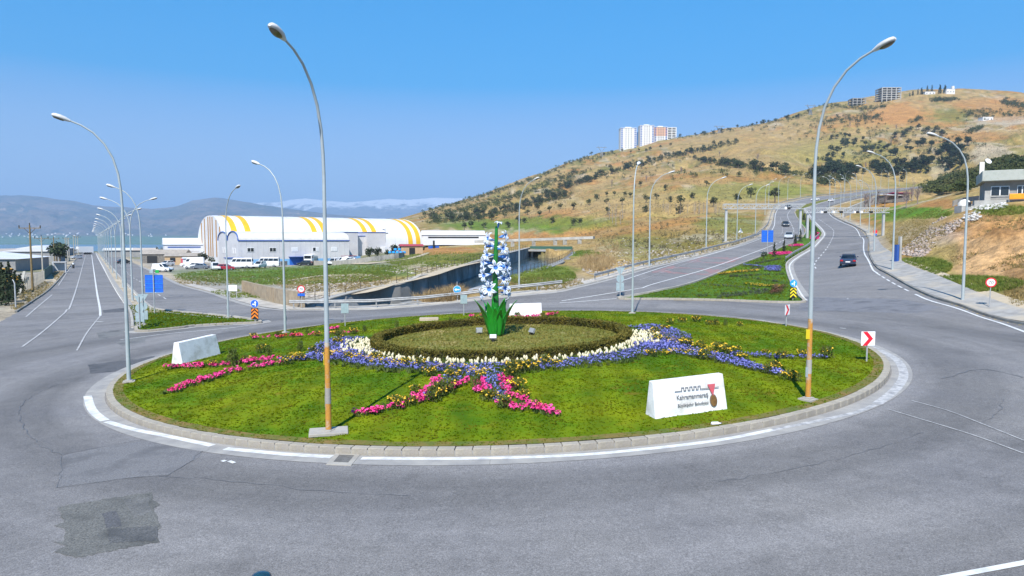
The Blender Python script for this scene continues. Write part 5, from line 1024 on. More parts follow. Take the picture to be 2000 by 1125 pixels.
# splitter lawns: grass and the zigzag plant rows of the right median
def poly_pts(poly, n, zf=G):
    P = np.array(poly); lo, hi = P.min(0), P.max(0); x = rng.uniform(lo[0], hi[0], n); y = rng.uniform(lo[1], hi[1], n); k = inpoly(poly, x, y); x, y = x[k], y[k]; return np.c_[x, y, zf(x, y)]
pl = [p for p in MEDPOLY_R if p[1] < 130]; tag(scatter('median_grass', poly_pts(pl, 26000), blade_tmpl(5, .11, .05, .09), M_BLADE, tilt=.3), 'mown grass on the wide right median', kind='stuff')
pl = [p for p in MEDPOLY_L if p[1] < 76]; tag(scatter('splitter_grass', poly_pts(pl, 12000), blade_tmpl(5, .10, .045, .08), M_BLADE, tilt=.3), 'mown grass on the left splitter', kind='stuff')
def strip_g(pts, w, dens):
    P = smooth_line([(q.x, q.y) for q in gps(pts)], step=.5); d = np.r_[0, np.cumsum(np.hypot(*np.diff(P, axis=0).T))]; n = int(d[-1] * w * dens); s = rng.uniform(0, d[-1], n); x = np.interp(s, d, P[:, 0]) + rng.uniform(-w, w, n) / 2; y = np.interp(s, d, P[:, 1]) + rng.uniform(-w, w, n) / 2; return np.c_[x, y, G(x, y)]
M_LAV = mat('lavender_row', (.075, .085, .075), (.05, .065, .035), 2, .85, coord='Position')
M_GRL = mat('row_leaf', (.03, .045, .018), (.06, .07, .03), 2, .85, coord='Position')
for k, pts in enumerate(([(1365, 557), (1430, 561), (1500, 569)], [(1500, 567), (1440, 574), (1360, 580)], [(1430, 540), (1480, 546), (1535, 553)], [(1535, 536), (1480, 538), (1420, 541)], [(1405, 536), (1470, 528), (1485, 523)], [(1475, 516), (1525, 506)], [(1450, 520), (1490, 525)], [(1500, 572), (1400, 583)])):
    tag(scatter('plant_row', strip_g(pts, .30, 26), flower_tmpl(6, 6, .10, .22, .08), [M_GRL, M_LAV], .9, 1.3, .2), f'{["first", "second", "third", "fourth", "fifth", "sixth", "seventh", "eighth"][k]} grey lavender row of the zigzag on the right median', kind='stuff')
for nm, pts, w, T, fm, lab in (('yellow_flowers', [(1405, 537), (1440, 533), (1480, 530)], .6, T_Y, FY, 'yellow flower row across the right median'), ('yellow_flowers', [(1450, 556), (1520, 562)], .4, T_Y, FY, 'yellow dotted row low on the right median'), ('blue_flowers', [(1455, 518), (1490, 522), (1510, 526)], .6, T_B, FB, 'blue row across the right median'), ('blue_flowers', [(1508, 530), (1513, 521)], 1.6, T_B, FB, 'bright blue patch on the right median'), ('pink_flowers', [(1515, 498), (1535, 494)], 2.2, T_P, FP, 'pink patch beside the small cypress on the right median'), ('pink_flowers', [(1550, 482), (1562, 479)], 1.6, T_P, FP, 'pink patch higher on the right median'), ('pink_flowers', [(1590, 468), (1593, 455)], 1.4, T_P, FP, 'pink patch beside the gantry leg'), ('brown_stalks', [(1510, 575), (1525, 560)], 1.0, T_Y, mat('dry_stalk', (.13, .05, .02), None), 'dark dry stalks at the corner of the right median')):
    tag(scatter(nm, strip_g(pts, w, 24), T, [M_FG, fm], 1.0, 1.6, .2), lab, kind='stuff')
# ------------------------------------------------------------------ factory
M_HALLW = mat('white_sheet_metal', (.66, .66, .67), (.57, .58, .60), .25, .5, coord='Position'); M_HYEL = mat('yellow_sheet', (.72, .42, .012), (.62, .36, .015), .4, .5); M_HBRN = mat('brown_stripe', (.40, .21, .06), None, rough=.6)
M_GREYP = mat('grey_panel', (.58, .57, .57), (.50, .49, .50), .3, .5, coord='Position'); M_BLUEP = mat('blue_plinth', (.20, .42, .66), (.15, .34, .58), .5, .6, coord='Position'); M_BLUET = mat('blue_trim', (.03, .09, .33), None, rough=.4); M_ROOFB = mat('cream_ribbed_roof', (.62, .60, .55), (.52, .50, .46), .8, .5, coord='Position')
M_GLASS = mat('window_glass', (.02, .025, .03), None, rough=.1, spec=.7); M_FRAMEW = mat('window_frame', (.72, .72, .72), None, rough=.5)
def local(o, par): o.parent = par; return o
def part(par, name, m, boxes, bev=0):
    mb = MB()
    for b in boxes: mb.box(*b)
    o = mb.build(name, m, par)
    if bev: bevel(o, bev, 1)
    return o
FRZ = math.radians(35); GZ0 = -1.3
def fpos(u, v): return (-76.0 + u * .8192 - v * .5736, 190 + u * .5736 + v * .8192)
def arch(w, h0, h1, n=22, e=.78): return [(w / 2 * (1 - math.cos(t)), h0 + (h1 - h0) * max(0, math.sin(t)) ** e) for t in np.linspace(0, math.pi, n)]
def vault(par, name, w, l, h0, h1, m, u0=0, v0=0, e=.78, lift_=0.0, n=22, y1=None):
    """barrel shell along local x"""
    A = arch(w, h0, h1, n, e); mb = MB(); V = []
    for x in (u0, u0 + l): V += [(x, v0 + a * 1.0, z + lift_) for a, z in A]
    mb.add(V, [(i, i + 1, n + i + 1, n + i) for i in range(n - 1)]); return mb.build(name, m, par, True, fix=False)
hx, hy = -88.0, 208.0; HALL = empty('factory_hall', (hx, hy, GZ0), FRZ, 'huge white barrel-roofed hall with paired yellow bands beyond the canal', 'building')
HW, HL, HH0, HH = 38.0, 68.0, 4.9, 15.4
vault(HALL, 'roof', HW, HL, HH0, HH, M_HALLW, e=.74, n=30)
part(HALL, 'front_wall', M_GREYP, [((HL / 2, .05, HH0 / 2), (HL - .4, .1, HH0))]); part(HALL, 'rear_wall', M_GREYP, [((HL / 2, HW - .05, HH0 / 2), (HL - .4, .1, HH0))])
for x, nm in ((.05, 'gable_wall'), (HL - .05, 'gable_wall')):
    mb = MB(); mb.poly([(x, 0, 0)] + [(x, a, z) for a, z in arch(HW, HH0, HH, 30, .74)] + [(x, HW, 0)]); mb.build(nm, M_HALLW, HALL, fix=False)
for v in (3.5, 8.5, 14.0, 17.2, 20.4, 26, 31):
    zt = np.interp(v, *zip(*arch(HW, HH0, HH, 30, .74))) - .4; part(HALL, 'brown_stripe', M_HBRN, [((-.02, v, zt / 2 + 1.0), (.08, 1.1, zt - 2.0))])
for f in (.055, .115, .425, .475, .685, .735, .93, .975):
    vault(HALL, 'yellow_band', HW + .1, 1.75, HH0 + .02, HH + .06, M_HYEL, u0=HL * f - .87, v0=-.05, e=.74, n=30)
for f in np.arange(.03, 1, .0625): vault(HALL, 'roof_seam', HW + .06, .14, HH0 + .01, HH + .035, M_GREYP, u0=HL * f, v0=-.03, e=.74, n=30)
for f in (.93, .975): part(HALL, 'yellow_band', M_HYEL, [((HL * f, -.03, HH0 / 2), (1.75, .08, HH0))])
for x in np.arange(2, HL, 4.0): part(HALL, 'wall_rib', M_GREYP, [((x, -.08, HH0 / 2), (.12, .1, HH0))])
ANX = empty('factory_annex', (*fpos(0, 0), GZ0), FRZ, 'grey twin-vaulted factory annex with blue plinth in front of the white hall', 'building')
AL, AW, AE = 32.2, 12.6, 7.2
part(ANX, 'front_wall', M_GREYP, [((AL / 2, .05, AE / 2 + .95), (AL, .1, AE - 1.9))]); part(ANX, 'plinth', M_BLUEP, [((AL / 2, .02, .95), (AL + .04, .16, 1.9))]); part(ANX, 'eave_trim', M_BLUET, [((AL / 2, -.05, AE), (AL + .3, .25, .28))])
for k in range(2):
    vault(ANX, 'vault_roof', AW, AL, AE, 9.8, M_ROOFB, v0=k * AW, e=.9)
    for x in (.02, AL - .02): mb = MB(); mb.poly([(x, k * AW, 0)] + [(x, k * AW + a, z) for a, z in arch(AW, AE, 9.8, 22, .9)] + [(x, k * AW + AW, 0)]); mb.build('gable_wall', M_GREYP, ANX, fix=False)
    A = arch(AW, AE, 9.85, 22, .9); mb = MB(); mb.tube([(-.1, k * AW + a, z) for a, z in A], .16, 6); mb.build('gable_trim', M_BLUET, ANX)
    for v in (4.2, 6.8): w_ = part(ANX, 'window', M_FRAMEW, [((-.03, k * AW + v, 4.3), (.1, 1.3, 1.6))]); part(w_, 'pane', M_GREYP, [((-.06, k * AW + v, 4.3), (.08, 1.0, 1.3))])
for i, u in enumerate((3.2, 9.3, 15.6, 21.8, 27.4)):
    w_ = part(ANX, 'window', M_FRAMEW, [((u, -.03, 4.6), (1.9, .1, 1.25))])
    for s in (-.45, .45): part(w_, 'pane', M_GLASS if i < 2 or s < 0 and i == 3 else M_HALLW, [((u + s, -.07, 4.6), (.78, .06, 1.0))])
for u in np.arange(.6, AL, 1.5): part(ANX, 'panel_rib', M_GREYP, [((u, -.025, AE / 2 + .95), (.06, .06, AE - 2.1))])
for u, v, d, w, h in ((36, 9, 12, 5.4, 9.8), (40.4, 11, 8, 3.4, 8.6), (45.2, 9, 12, 6.2, 9.8)):
    part(ANX, 'step_block', M_GREYP, [((u, v + d / 2, h / 2), (w, d, h))]); part(ANX, 'block_trim', M_BLUET, [((u, v + d / 2, h + .08), (w + .25, d + .25, .2))]); part(ANX, 'block_plinth', M_BLUEP, [((u, v + d / 2, .95), (w + .06, d + .06, 1.9))])
part(ANX, 'loading_canopy', M_BLUET, [((17, -1.0, 2.5), (6.5, 2.0, .15))]); part(ANX, 'loading_door', mat('blue_door', (.02, .12, .5), None, rough=.5), [((17.0, -.12, 1.2), (6, .1, 2.3))])
part(ANX, 'entrance_porch', M_HALLW, [((-2.0, -3.0, 1.2), (4.0, 3.6, 2.4))]); part(ANX, 'porch_roof', M_BLUET, [((-2.0, -3.0, 2.5), (4.4, 4.0, .2))])
part(ANX, 'kiosk', M_BLUEP, [((33, 2.5, 1.2), (5.5, 5, 2.4))]); part(ANX, 'kiosk_roof', mat('red_sheet', (.30, .05, .06), None, rough=.6), [((32, 2.2, 2.5), (5, 4.6, .15))])
mb = MB(); mb.tube([(46.5, 5, 6.5), (46.5, 5, 11.5)], .06, 6); mb.tube([(46.5, 5, 9.5), (47.4, 5, 9.6)], .25, 8); mb.tube([(46.3, 5, 10.6), (45.5, 5, 10.8)], .2, 8); mb.build('antenna', M_SPOST, ANX)
part(ANX, 'white_lean_to', M_HALLW, [((47.8, 8, 2.5), (2.6, 5, 5.0))])
mb = MB(); mb.tube([(60, -2.5, 0), (60, -2.5, 7.2)], .32, 10); mb.build('chimney', M_SK, ANX); part(ANX, 'blue_filter', mat('blue_door', (.02, .12, .5), None, rough=.5), [((60.6, -1.3, 4.0), (3.0, 1.8, 3.0))])
mb = MB(); c = at(565, 445, 262); mb.tube([(0, 0, 0), (0, 0, 14.5)], [.75, .65], 12); mb.tube([(0, 0, 14.3), (0, 0, 14.6)], .85, 12); o = mb.build('factory_stack', mat('brown_stack', (.13, .08, .07), None, rough=.7), None, loc=(c.x, c.y, Gz(c.x, c.y))); tag(o, 'dark round chimney stack rising behind the white hall', 'chimney')
def gable_shed(name, px, py, d, w, l, h, rh, rz, wall, roof, label, z=None, doors=()):
    p = at(px, py, d); e = empty(name, (p.x, p.y, Gz(p.x, p.y) - .1 if z is None else z), rz, label, 'building')
    part(e, 'wall', wall, [((0, 0, h / 2), (l, w, h))]); mb = MB(); k = w / 2 + .3; mb.prism([(-l / 2 - .3, -k, h - .05), (-l / 2 - .3, k, h - .05), (-l / 2 - .3, 0, h + rh)], (l + .6, 0, 0)); mb.build('roof', roof, e)
    for x, ww, z0, hh, m in doors: part(e, 'opening', m, [((x, -w / 2 - .02, z0 + hh / 2), (ww, .08, hh))])
    return e
gable_shed('long_shed', 885, 485, 236, 10, 21, 3.4, 1.5, .12, M_HALLW, M_HALLW, 'long low white shed right of the barrel-roofed hall', doors=((0, 17, 2.3, .5, M_SK),))
gable_shed('white_hall', 358, 492, 236, 14, 12, 6.0, 2.2, .5, M_HALLW, M_HALLW, 'small white gabled hall far left of the factory', doors=((0, 10, 4.9, .4, M_BLUET), (0, 9, 3.6, .4, M_GREYP)))
gable_shed('tan_house', 360, 503, 205, 7, 9.5, 2.7, .9, .3, mat('tan_plaster', (.48, .33, .18), (.4, .28, .16), 1, .8), mat('old_roof', (.36, .32, .27), (.25, .22, .19), 1, .8), 'tan plastered house left of the factory', doors=((-2.6, 1.4, 1, 1.2, M_GLASS), (0, .9, 0, 2.0, M_REDT), (2.6, 1.5, 1, 1.2, M_GLASS)))
gable_shed('white_hut', 377, 508, 188, 3.5, 4.6, 2.4, .3, .3, M_HALLW, M_HALLW, 'plain white hut in front of the tan house')
gable_shed('grey_barn', 325, 496, 222, 9, 13, 3.0, 1.4, .2, mat('dark_boards', (.12, .11, .10), (.22, .2, .17), 2, .9), mat('old_roof', (.36, .32, .27), (.25, .22, .19), 1, .8), 'dark open barn with pale roof at the left end of the yard', doors=((-3, 3, 0, 2.4, M_SK), (3, 3, 0, 2.4, M_SK)))
gable_shed('red_roof_shed', 803, 493, 190, 3.6, 6.0, 2.5, .5, .3, mat('tan_plaster', (.48, .33, .18), None), mat('red_roof', (.36, .04, .06), (.28, .05, .06), 1, .7), 'small shed with a red roof at the right foot of the hall', doors=((0, 1.6, 0, 2.0, M_SK),))
for pts, lab in (([(548, 519), (600, 517), (726, 511)], 'low pale yard wall in front of the factory annex'), ([(726, 511), (770, 506), (790, 502)], 'dark low yard wall below the factory bushes')):
    o = sweep('yard_wall', wl_(pts), [(0, -.3), (.25, -.3), (.25, 1.25), (0, 1.25)], M_CONC if 'dark' in lab else M_KERBW, step=3); tag(o, lab, 'wall')
p = at(776, 497, 186); e = empty('blue_barrel', (p.x, p.y, Gz(p.x, p.y)), 0, 'pile of bright blue barrels among the factory bushes', 'barrel')
for k, (x, z) in enumerate(((-2, .9), (-1.0, .9), (0, .9), (1, .9), (1.9, .9), (-.5, 1.7), (.6, 1.7))): mb = MB(); mb.tube([(x, 0, z + .4 - .45), (x, .1, z + .45)], .42, 12); mb.build('barrel', M_SLB, e, True)

# ------------------------------------------------------------------ vehicles
M_TYRE = mat('tyre', (.02, .02, .02), None, rough=.9); M_RIM = mat('rim', (.35, .35, .36), None, rough=.4, metal=.6); M_CGLS = mat('car_glass', (.015, .02, .025), None, rough=.06, spec=.8); M_TAIL = mat('tail_light', (.45, .01, .01), None, rough=.3); M_HLT = mat('head_light', (.75, .75, .72), None, rough=.15)
def paint(n, c): return mat('paint_' + n, c, None, rough=.35, coat=.5)
PW, PD, PG, PS, PR, PN = paint('white', (.74, .74, .74)), paint('dark', (.018, .024, .03)), paint('grey', (.12, .14, .17)), paint('silver', (.38, .41, .45)), paint('red', (.33, .02, .04)), paint('navy', (.02, .03, .06))
SHAPES = {   # length, width, lower profile, cabin profile (x forward from centre, z)
 'sedan': (4.4, 1.75, [(-2.2, .35), (-2.2, .82), (-1.75, .93), (-1.2, .95), (.75, .93), (1.6, .84), (2.12, .72), (2.2, .5), (2.15, .3), (-2.1, .28)], [(-1.45, .92), (-.75, 1.40), (.25, 1.42), (1.05, .93)], (1.35, -1.35), .31),
 'hatch': (4.0, 1.72, [(-2.0, .35), (-2.0, .95), (-1.9, 1.0), (.7, .95), (1.5, .86), (1.95, .7), (2.0, .5), (1.95, .3), (-1.9, .28)], [(-1.95, .98), (-1.6, 1.47), (.1, 1.5), (.95, .95)], (1.25, -1.2), .31),
 'smallvan': (4.4, 1.8, [(-2.2, .38), (-2.2, 1.05), (.75, 1.02), (1.7, .9), (2.15, .75), (2.2, .5), (2.15, .32), (-2.1, .3)], [(-2.18, 1.03), (-2.1, 1.82), (.15, 1.84), (1.05, 1.02)], (1.4, -1.35), .33),
 'cargo': (5.9, 2.0, [(-2.95, .45), (-2.95, 1.25), (1.5, 1.25), (2.4, 1.1), (2.9, .9), (2.95, .55), (2.9, .38), (-2.85, .36)], [(-2.93, 1.23), (-2.88, 2.5), (1.05, 2.52), (1.85, 1.24)], (1.95, -1.85), .36),
 'minibus': (6.6, 2.0, [(-3.3, .45), (-3.3, 1.25), (1.9, 1.25), (2.8, 1.1), (3.25, .9), (3.3, .55), (3.25, .38), (-3.2, .36)], [(-3.28, 1.23), (-3.2, 2.62), (1.35, 2.66), (2.2, 1.24)], (2.25, -2.0), .36)}
VP = {}
def make_car(kind, col, key):
    L, Wd, low, cab, ax, wr = SHAPES[kind]; e = empty(kind); w = Wd / 2
    mb = MB(); mb.prism([(x, w, z) for x, z in low], (0, -Wd, 0)); b = mb.build('body', col, e); bevel(b, .09, 3)
    mb = MB(); n = len(cab); tw = w - .06; t2 = w - .20; ys = [tw, t2, t2, tw]; V = [(x, y, z) for (x, z), y in zip(cab, ys)] + [(x, -y, z) for (x, z), y in zip(cab, ys)]
    mb.add(V, [(0, 1, 2, 3), (7, 6, 5, 4), (0, 4, 5, 1), (1, 5, 6, 2), (2, 6, 7, 3), (3, 7, 4, 0)]); c = mb.build('cabin', col, e); bevel(c, .05, 2)
    def quad(nm, P, m, off): mb = MB(); a = Vector(off) * .012; mb.add([Vector(p) + a for p in P], [(0, 1, 2, 3)]); mb.build(nm, m, e, fix=False)
    C_ = [Vector((x, 0, z)) for x, z in cab]
    def lerp2(s, t, side):     # s along bottom->top, t rear->front
        b0 = C_[0].lerp(C_[3], t); t0 = C_[1].lerp(C_[2], t); p = b0.lerp(t0, s); y = tw + (t2 - tw) * s; return Vector((p.x, side * y, p.z))
    spans = {'sedan': ((.10, .46), (.50, .92)), 'hatch': ((.06, .48), (.52, .93)), 'smallvan': ((.72, .95),), 'cargo': ((.80, .965),), 'minibus': ((.03, .27), (.29, .53), (.55, .76), (.79, .965))}[kind]
    s0 = {'minibus': .30, 'cargo': .22}.get(kind, .14); s1 = {'minibus': .78, 'cargo': .70}.get(kind, .84)
    for sd in (1, -1):
        for t0, t1 in spans: quad('side_window', [lerp2(s0, t0, sd), lerp2(s0, t1, sd), lerp2(s1, t1, sd), lerp2(s1, t0, sd)], M_CGLS, (0, sd * 1.6, .3))
    def fr(t, s, k): b0, t0 = (C_[3], C_[2]) if t else (C_[0], C_[1]); p = b0.lerp(t0, s); y = (tw + (t2 - tw) * s) * .88; return Vector((p.x, k * y, p.z))
    quad('windscreen', [fr(1, .08, 1), fr(1, .08, -1), fr(1, .9, -1), fr(1, .9, 1)], M_CGLS, (1.5, 0, 1))
    if kind not in ('cargo',): quad('rear_window', [fr(0, .3 if kind != 'sedan' else .1, 1), fr(0, .3 if kind != 'sedan' else .1, -1), fr(0, .88, -1), fr(0, .88, 1)], M_CGLS, (-1.5, 0, 1))
    hz = low[-4][1] if kind == 'sedan' else .78
    for sd in (1, -1):
        part(e, 'headlight', M_HLT, [((L / 2 - .05, sd * (w - .25), .66 if kind in ('sedan', 'hatch') else .82), (.1, .32, .16))], .02); part(e, 'tail_light', M_TAIL, [((-L / 2 - .0, sd * (w - .2), .74 if kind == 'sedan' else .95), (.07, .3, .18 if kind == 'sedan' else .4))], .02)
        part(e, 'mirror', col, [((cab[3][0] - .2, sd * (w + .08), cab[3][1] + .08), (.1, .16, .12))], .02)
        for x in ax:
            mb = MB(); mb.tube([(x, sd * (w - .2), wr), (x, sd * (w - .0), wr)], wr, 16); t = mb.build('wheel', M_TYRE, e); mb = MB(); mb.tube([(x, sd * (w - .01), wr), (x, sd * (w + .012), wr)], wr * .6, 12); mb.build('rim', M_RIM, t)
    part(e, 'licence_plate', M_SW, [((-L / 2 - .02, 0, .6), (.04, .5, .12))]); part(e, 'bumper', M_SK if kind not in ('sedan',) else col, [((L / 2 - .03, 0, .42), (.12, Wd - .2, .16)), ((-L / 2 + .03, 0, .42), (.12, Wd - .2, .16))], .02)
    return e
def vehicle(kind, col, px, py, head, label, cat='car', group=None, nm=None, d=None):
    key = (kind, col.name)
    if key not in VP: VP[key] = make_car(kind, col, key); o = VP[key]
    else: o = copy_tree(VP[key])
    p = gp(px, py) if d is None else at(px, py, d); o.location = (p.x, p.y, Gz(p.x, p.y) + .02 + lift(p.y)); a = math.radians(head); 
    f = Vector((math.cos(a), math.sin(a))); s = Gz(p.x + f.x, p.y + f.y) - Gz(p.x - f.x, p.y - f.y); o.rotation_euler = (0, -math.atan2(s, 2), a); o.name = nm or {'sedan': 'car', 'hatch': 'car', 'smallvan': 'van', 'cargo': 'cargo_van', 'minibus': 'minibus'}[kind]; tag(o, label, cat, group); return o
g1 = 'vehicles parked at the factory'
vehicle('sedan', PN, 1657, 519, 62, 'dark blue saloon seen from behind in the downhill-side lanes', group='cars on the hill road'); vehicle('sedan', PS, 1541, 466, 245, 'silver car coming down below the gantry', group='cars on the hill road'); vehicle('sedan', PD, 1534, 442, 255, 'black car coming down just above the gantry', group='cars on the hill road'); vehicle('sedan', PD, 1541, 406, 235, 'small black car coming round the far bend', group='cars on the hill road'); vehicle('sedan', PW, 1592, 392, 212, 'tiny white car on the far upper bend', group='cars on the hill road'); vehicle('sedan', PW, 1624, 394, 45, 'tiny white car climbing the far bend', group='cars on the hill road')
vehicle('smallvan', PW, 318, 531, -10, 'white van above the green plate of the blue board', 'van', g1); vehicle('hatch', PW, 326, 520, 250, 'lone white car behind the blue direction board', group=g1); vehicle('cargo', PW, 376, 522, 195, 'white panel van nose left in the yard', 'van', g1); vehicle('hatch', PW, 376, 525, 200, 'white car half hidden by the grey saloon', group=g1); vehicle('sedan', PG, 391, 526, 185, 'grey saloon in front of the white panel van', group=g1); vehicle('smallvan', PW, 421, 528, 300, 'white van parked nose out left of the minibus', 'van', g1); vehicle('hatch', PR, 443, 528, 10, 'dark red car behind the lamp pole', group=g1); vehicle('minibus', PW, 468, 524, 190, 'long white minibus with dark windows by the grass', 'minibus', g1); vehicle('hatch', PW, 484, 523, 20, 'white car tucked behind the long minibus', group=g1); vehicle('smallvan', PW, 507, 524, 262, 'white van nose out beside the second minibus', 'van', g1); vehicle('minibus', PW, 521, 522, 190, 'second white minibus right of the nose-out van', 'minibus', g1); vehicle('hatch', PD, 595, 519, 185, 'small black car near the tanker lorry', group=g1); vehicle('smallvan', PW, 652, 517, 250, 'white van right of the rusty lamp pole', 'van', g1); vehicle('smallvan', PW, 668, 515, 190, 'white van in the middle of the three by the wall', 'van', g1); vehicle('hatch', PW, 681, 514, 190, 'last white car beside the pale yard wall', group=g1)
vehicle('hatch', PW, 358, 516.5, 10, 'white car parked left of the white hut', group=g1)
vehicle('sedan', PD, 242, 515, 58, 'black car driving away on the right lanes of the left road'); vehicle('sedan', PW, 172.5, 496.0, 238, 'distant white car coming up the left road'); vehicle('hatch', PS, 150.5, 506, 238, 'pale car on the left shoulder of the far road')
def lorry(px, py, head, label, tank=False):
    p = gp(px, py); e = empty('lorry', (p.x, p.y, p.z + .05), math.radians(head), label, 'lorry'); part(e, 'chassis', M_SK, [((-1, 0, .75), (8, 1.1, .3))]); cb = part(e, 'cab', PW, [((2.9, 0, 1.75), (2.0, 2.4, 2.3))], .12); part(cb, 'windscreen', M_CGLS, [((3.91, 0, 2.2), (.06, 2.0, .85))]); part(cb, 'grille', M_SK, [((3.91, 0, 1.15), (.06, 1.6, .4))])
    for sd in (1, -1): part(cb, 'side_window', M_CGLS, [((3.1, sd * 1.205, 2.2), (.9, .03, .7))]); part(cb, 'headlight', M_HLT, [((3.91, sd * .95, .9), (.06, .3, .2))])
    if tank: mb = MB(); mb.tube([(-4.6, 0, 2.05), (-4.5, 0, 2.05), (1.5, 0, 2.05), (1.6, 0, 2.05)], [.7, 1.1, 1.1, .7], 18); mb.build('tank', M_ROOFB, e, True)
    else: part(e, 'cargo_box', PW, [((-1.9, 0, 2.45), (7.0, 2.5, 2.9))], .05)
    for x in (2.9, -2.4, -3.6):
        for sd in (1, -1): mb = MB(); mb.tube([(x, sd * .85, .5), (x, sd * 1.2, .5)], .5, 16); mb.build('wheel', M_TYRE, e)
    return e
lorry(158.5, 497.2, 238, 'white box lorry coming up the left road'); lorry(611, 516.5, 265, 'white tanker lorry nose out by the loading door', True)
# wheel loader behind the left fence
p = gp(14, 563); e = empty('wheel_loader', p, 2.6, 'yellow wheel loader behind the dark shrubs at the left edge', 'loader'); M_LY = mat('loader_yellow', (.70, .36, .012), (.55, .28, .02), 2, .6)
part(e, 'body', M_LY, [((-1.2, 0, 1.35), (2.4, 1.5, 1.0))], .1); part(e, 'cab', M_LY, [((.2, 0, 2.9), (1.3, 1.4, .15)), ((.2, 0, 1.7), (1.3, 1.4, .5))], .04); part(e, 'cab_glass', M_CGLS, [((.2, 0, 2.4), (1.2, 1.3, 1.0))]); part(e, 'front_frame', M_LY, [((1.6, 0, 1.1), (1.6, .9, .7))], .05)
for sd in (1, -1): mb = MB(); mb.bar((1.4, sd * .5, 1.4), (3.0, sd * .5, .8), .15, .3); mb.build('lift_arm', M_LY, e)
mb = MB(); mb.prism([(2.8, 1.2, .2), (3.8, 1.2, .15), (3.5, 1.2, .35), (3.0, 1.2, 1.1), (2.8, 1.2, 1.1)], (0, -2.4, 0)); mb.build('bucket', M_LY, e)
for x in (1.5, -1.4):
    for sd in (1, -1): mb = MB(); mb.tube([(x, sd * .75, .7), (x, sd * 1.2, .7)], .7, 16); mb.build('wheel', M_TYRE, e)

# ------------------------------------------------------------------ gantries over the hill road
def gantry(xa, ya, xb, yb, ex, d, label, cams):
    A, B = at(xa, ya, d), at(xb, yb, d); zt = max(A.z, B.z) + 6.1; e = empty('sign_gantry', A, 0, label, 'gantry'); M_G = mat('gantry_steel', (.52, .53, .53), (.42, .43, .44), 1, .5, metal=.3, coord='Position')
    for P in (A, B): mb = MB(); mb.box((P.x, P.y, (P.z + zt) / 2 - .4), (.46, .44, zt - P.z + .4)); put(mb.build('leg', M_G), e); mb = MB(); mb.box((P.x, P.y, P.z + .15), (1.2, 1.2, .5)); put(mb.build('footing', M_KERBW), e)
    x0, x1 = A.x - ex[0], B.x + ex[1]; n = 14; cor = [(-.45, 0), (.45, 0), (.45, 1.05), (-.45, 1.05)]
    for y, z in cor: mb = MB(); mb.bar((x0, d + y, zt + z), (x1, d + y, zt + z), .16); put(mb.build('chord', M_G), e)
    for i in range(n):
        a, b = x0 + (x1 - x0) * i / n, x0 + (x1 - x0) * (i + 1) / n; mb = MB()
        for y in (-.45, .45): mb.bar((a, d + y, zt + (0 if i % 2 else 1.05)), (b, d + y, zt + (1.05 if i % 2 else 0)), .09); mb.bar((a, d + y, zt), (a, d + y, zt + 1.05), .08)
        mb.bar((a, d - .45, zt), (b, d + .45, zt), .06); put(mb.build('lattice', M_G), e)
    for k, c in enumerate(cams): P = at(c, 412, d); mb = MB(); mb.box((P.x, d - .7, zt + .1), (.5, .8, .45)); put(mb.build('camera_box', M_SK if k % 2 else M_SW), e)
gantry(1417, 474, 1562, 462, (.6, .9), 152, 'lattice gantry spanning the uphill lanes of the hill road', (1531, 1538)); gantry(1576, 472, 1724, 469, (.7, 1.0), 153, 'lattice gantry spanning the downhill lanes beside the other gantry', (1601, 1609, 1624, 1640, 1665, 1671, 1678, 1698))
# ------------------------------------------------------------------ house on the bank
hp = at(1920, 396, 100); hz = Gz(hp.x + 5, hp.y + 2) - .2; M_RENDER = mat('grey_render', (.20, .195, .18), (.28, .27, .25), 1, .9); M_FASC = mat('mossy_fascia', (.34, .36, .32), (.44, .46, .43), .8, .8, c3=(.25, .29, .24), scale3=.8)
HO = empty('bank_house', (hp.x, hp.y, hz), -.52, 'flat-roofed grey house with deep parapet on top of the right bank', 'house')
part(HO, 'wall', M_RENDER, [((6, 4.5, 1.5), (11.6, 8, 3.0))]); part(HO, 'parapet', M_FASC, [((6, 4.2, 3.75), (12.6, 9.8, 1.5))], .05); part(HO, 'chimney', mat('white_render', (.66, .62, .56), None), [((-.1, 3.0, 5.2), (.6, .6, 1.8))]); part(HO, 'terrace', M_PCONC, [((5, -1.0, -.3), (12.5, 3.4, .9))])
for x, w in ((2.0, 2.2), (4.6, 1.2), (8.0, 1.6)): f = part(HO, 'window', M_FRAMEW, [((x, .44, 1.55), (w, .14, 1.5))]); [part(f, 'pane', M_GLASS, [((x + k * w / 4, .36, 1.55), (w / 2 - .16, .06, 1.25))]) for k in (-1, 1)]
part(HO, 'door', M_SK, [((6.4, .44, 1.25), (1.1, .14, 2.3))]); mb = MB(); mb.lathe([(.02, 0), (.3, .08), (.45, .2), (.43, .21)], 14); o = mb.build('dish', M_FRAMEW, HO); o.location = (.4, 1, 5.9); o.rotation_euler = (1.0, 0, .6)
for x in (.3, 5.6, 7.4, 10.5): part(HO, 'terrace_pillar', M_PCONC, [((x, -2.2, .75), (.7, .6, 1.5))])
for x in (1.2, 3.3): part(HO, 'rail', M_CONC, [((x, -2.3, .75), (2.0, .08, .12))])
p = HO.matrix_world
tp = empty('orange_tarp', (hp.x + .6, hp.y - 4.2, hz), -.52, 'orange tarpaulin hung below the terrace of the bank house', 'tarpaulin'); mb = MB(); mb.box((1.6, 0, .55), (3.0, .25, .8)); o = mb.build('tarp', mat('orange_cloth', (.80, .34, .01), (.68, .26, .01), 2, .7, .5, 5), tp); bevel(o, .08, 2); mb = MB(); [mb.tube([(x, 0, -.2), (x, 0, 1.05)], .04, 6) for x in (.1, 3.1)]; mb.build('frame', M_SPOST, tp)
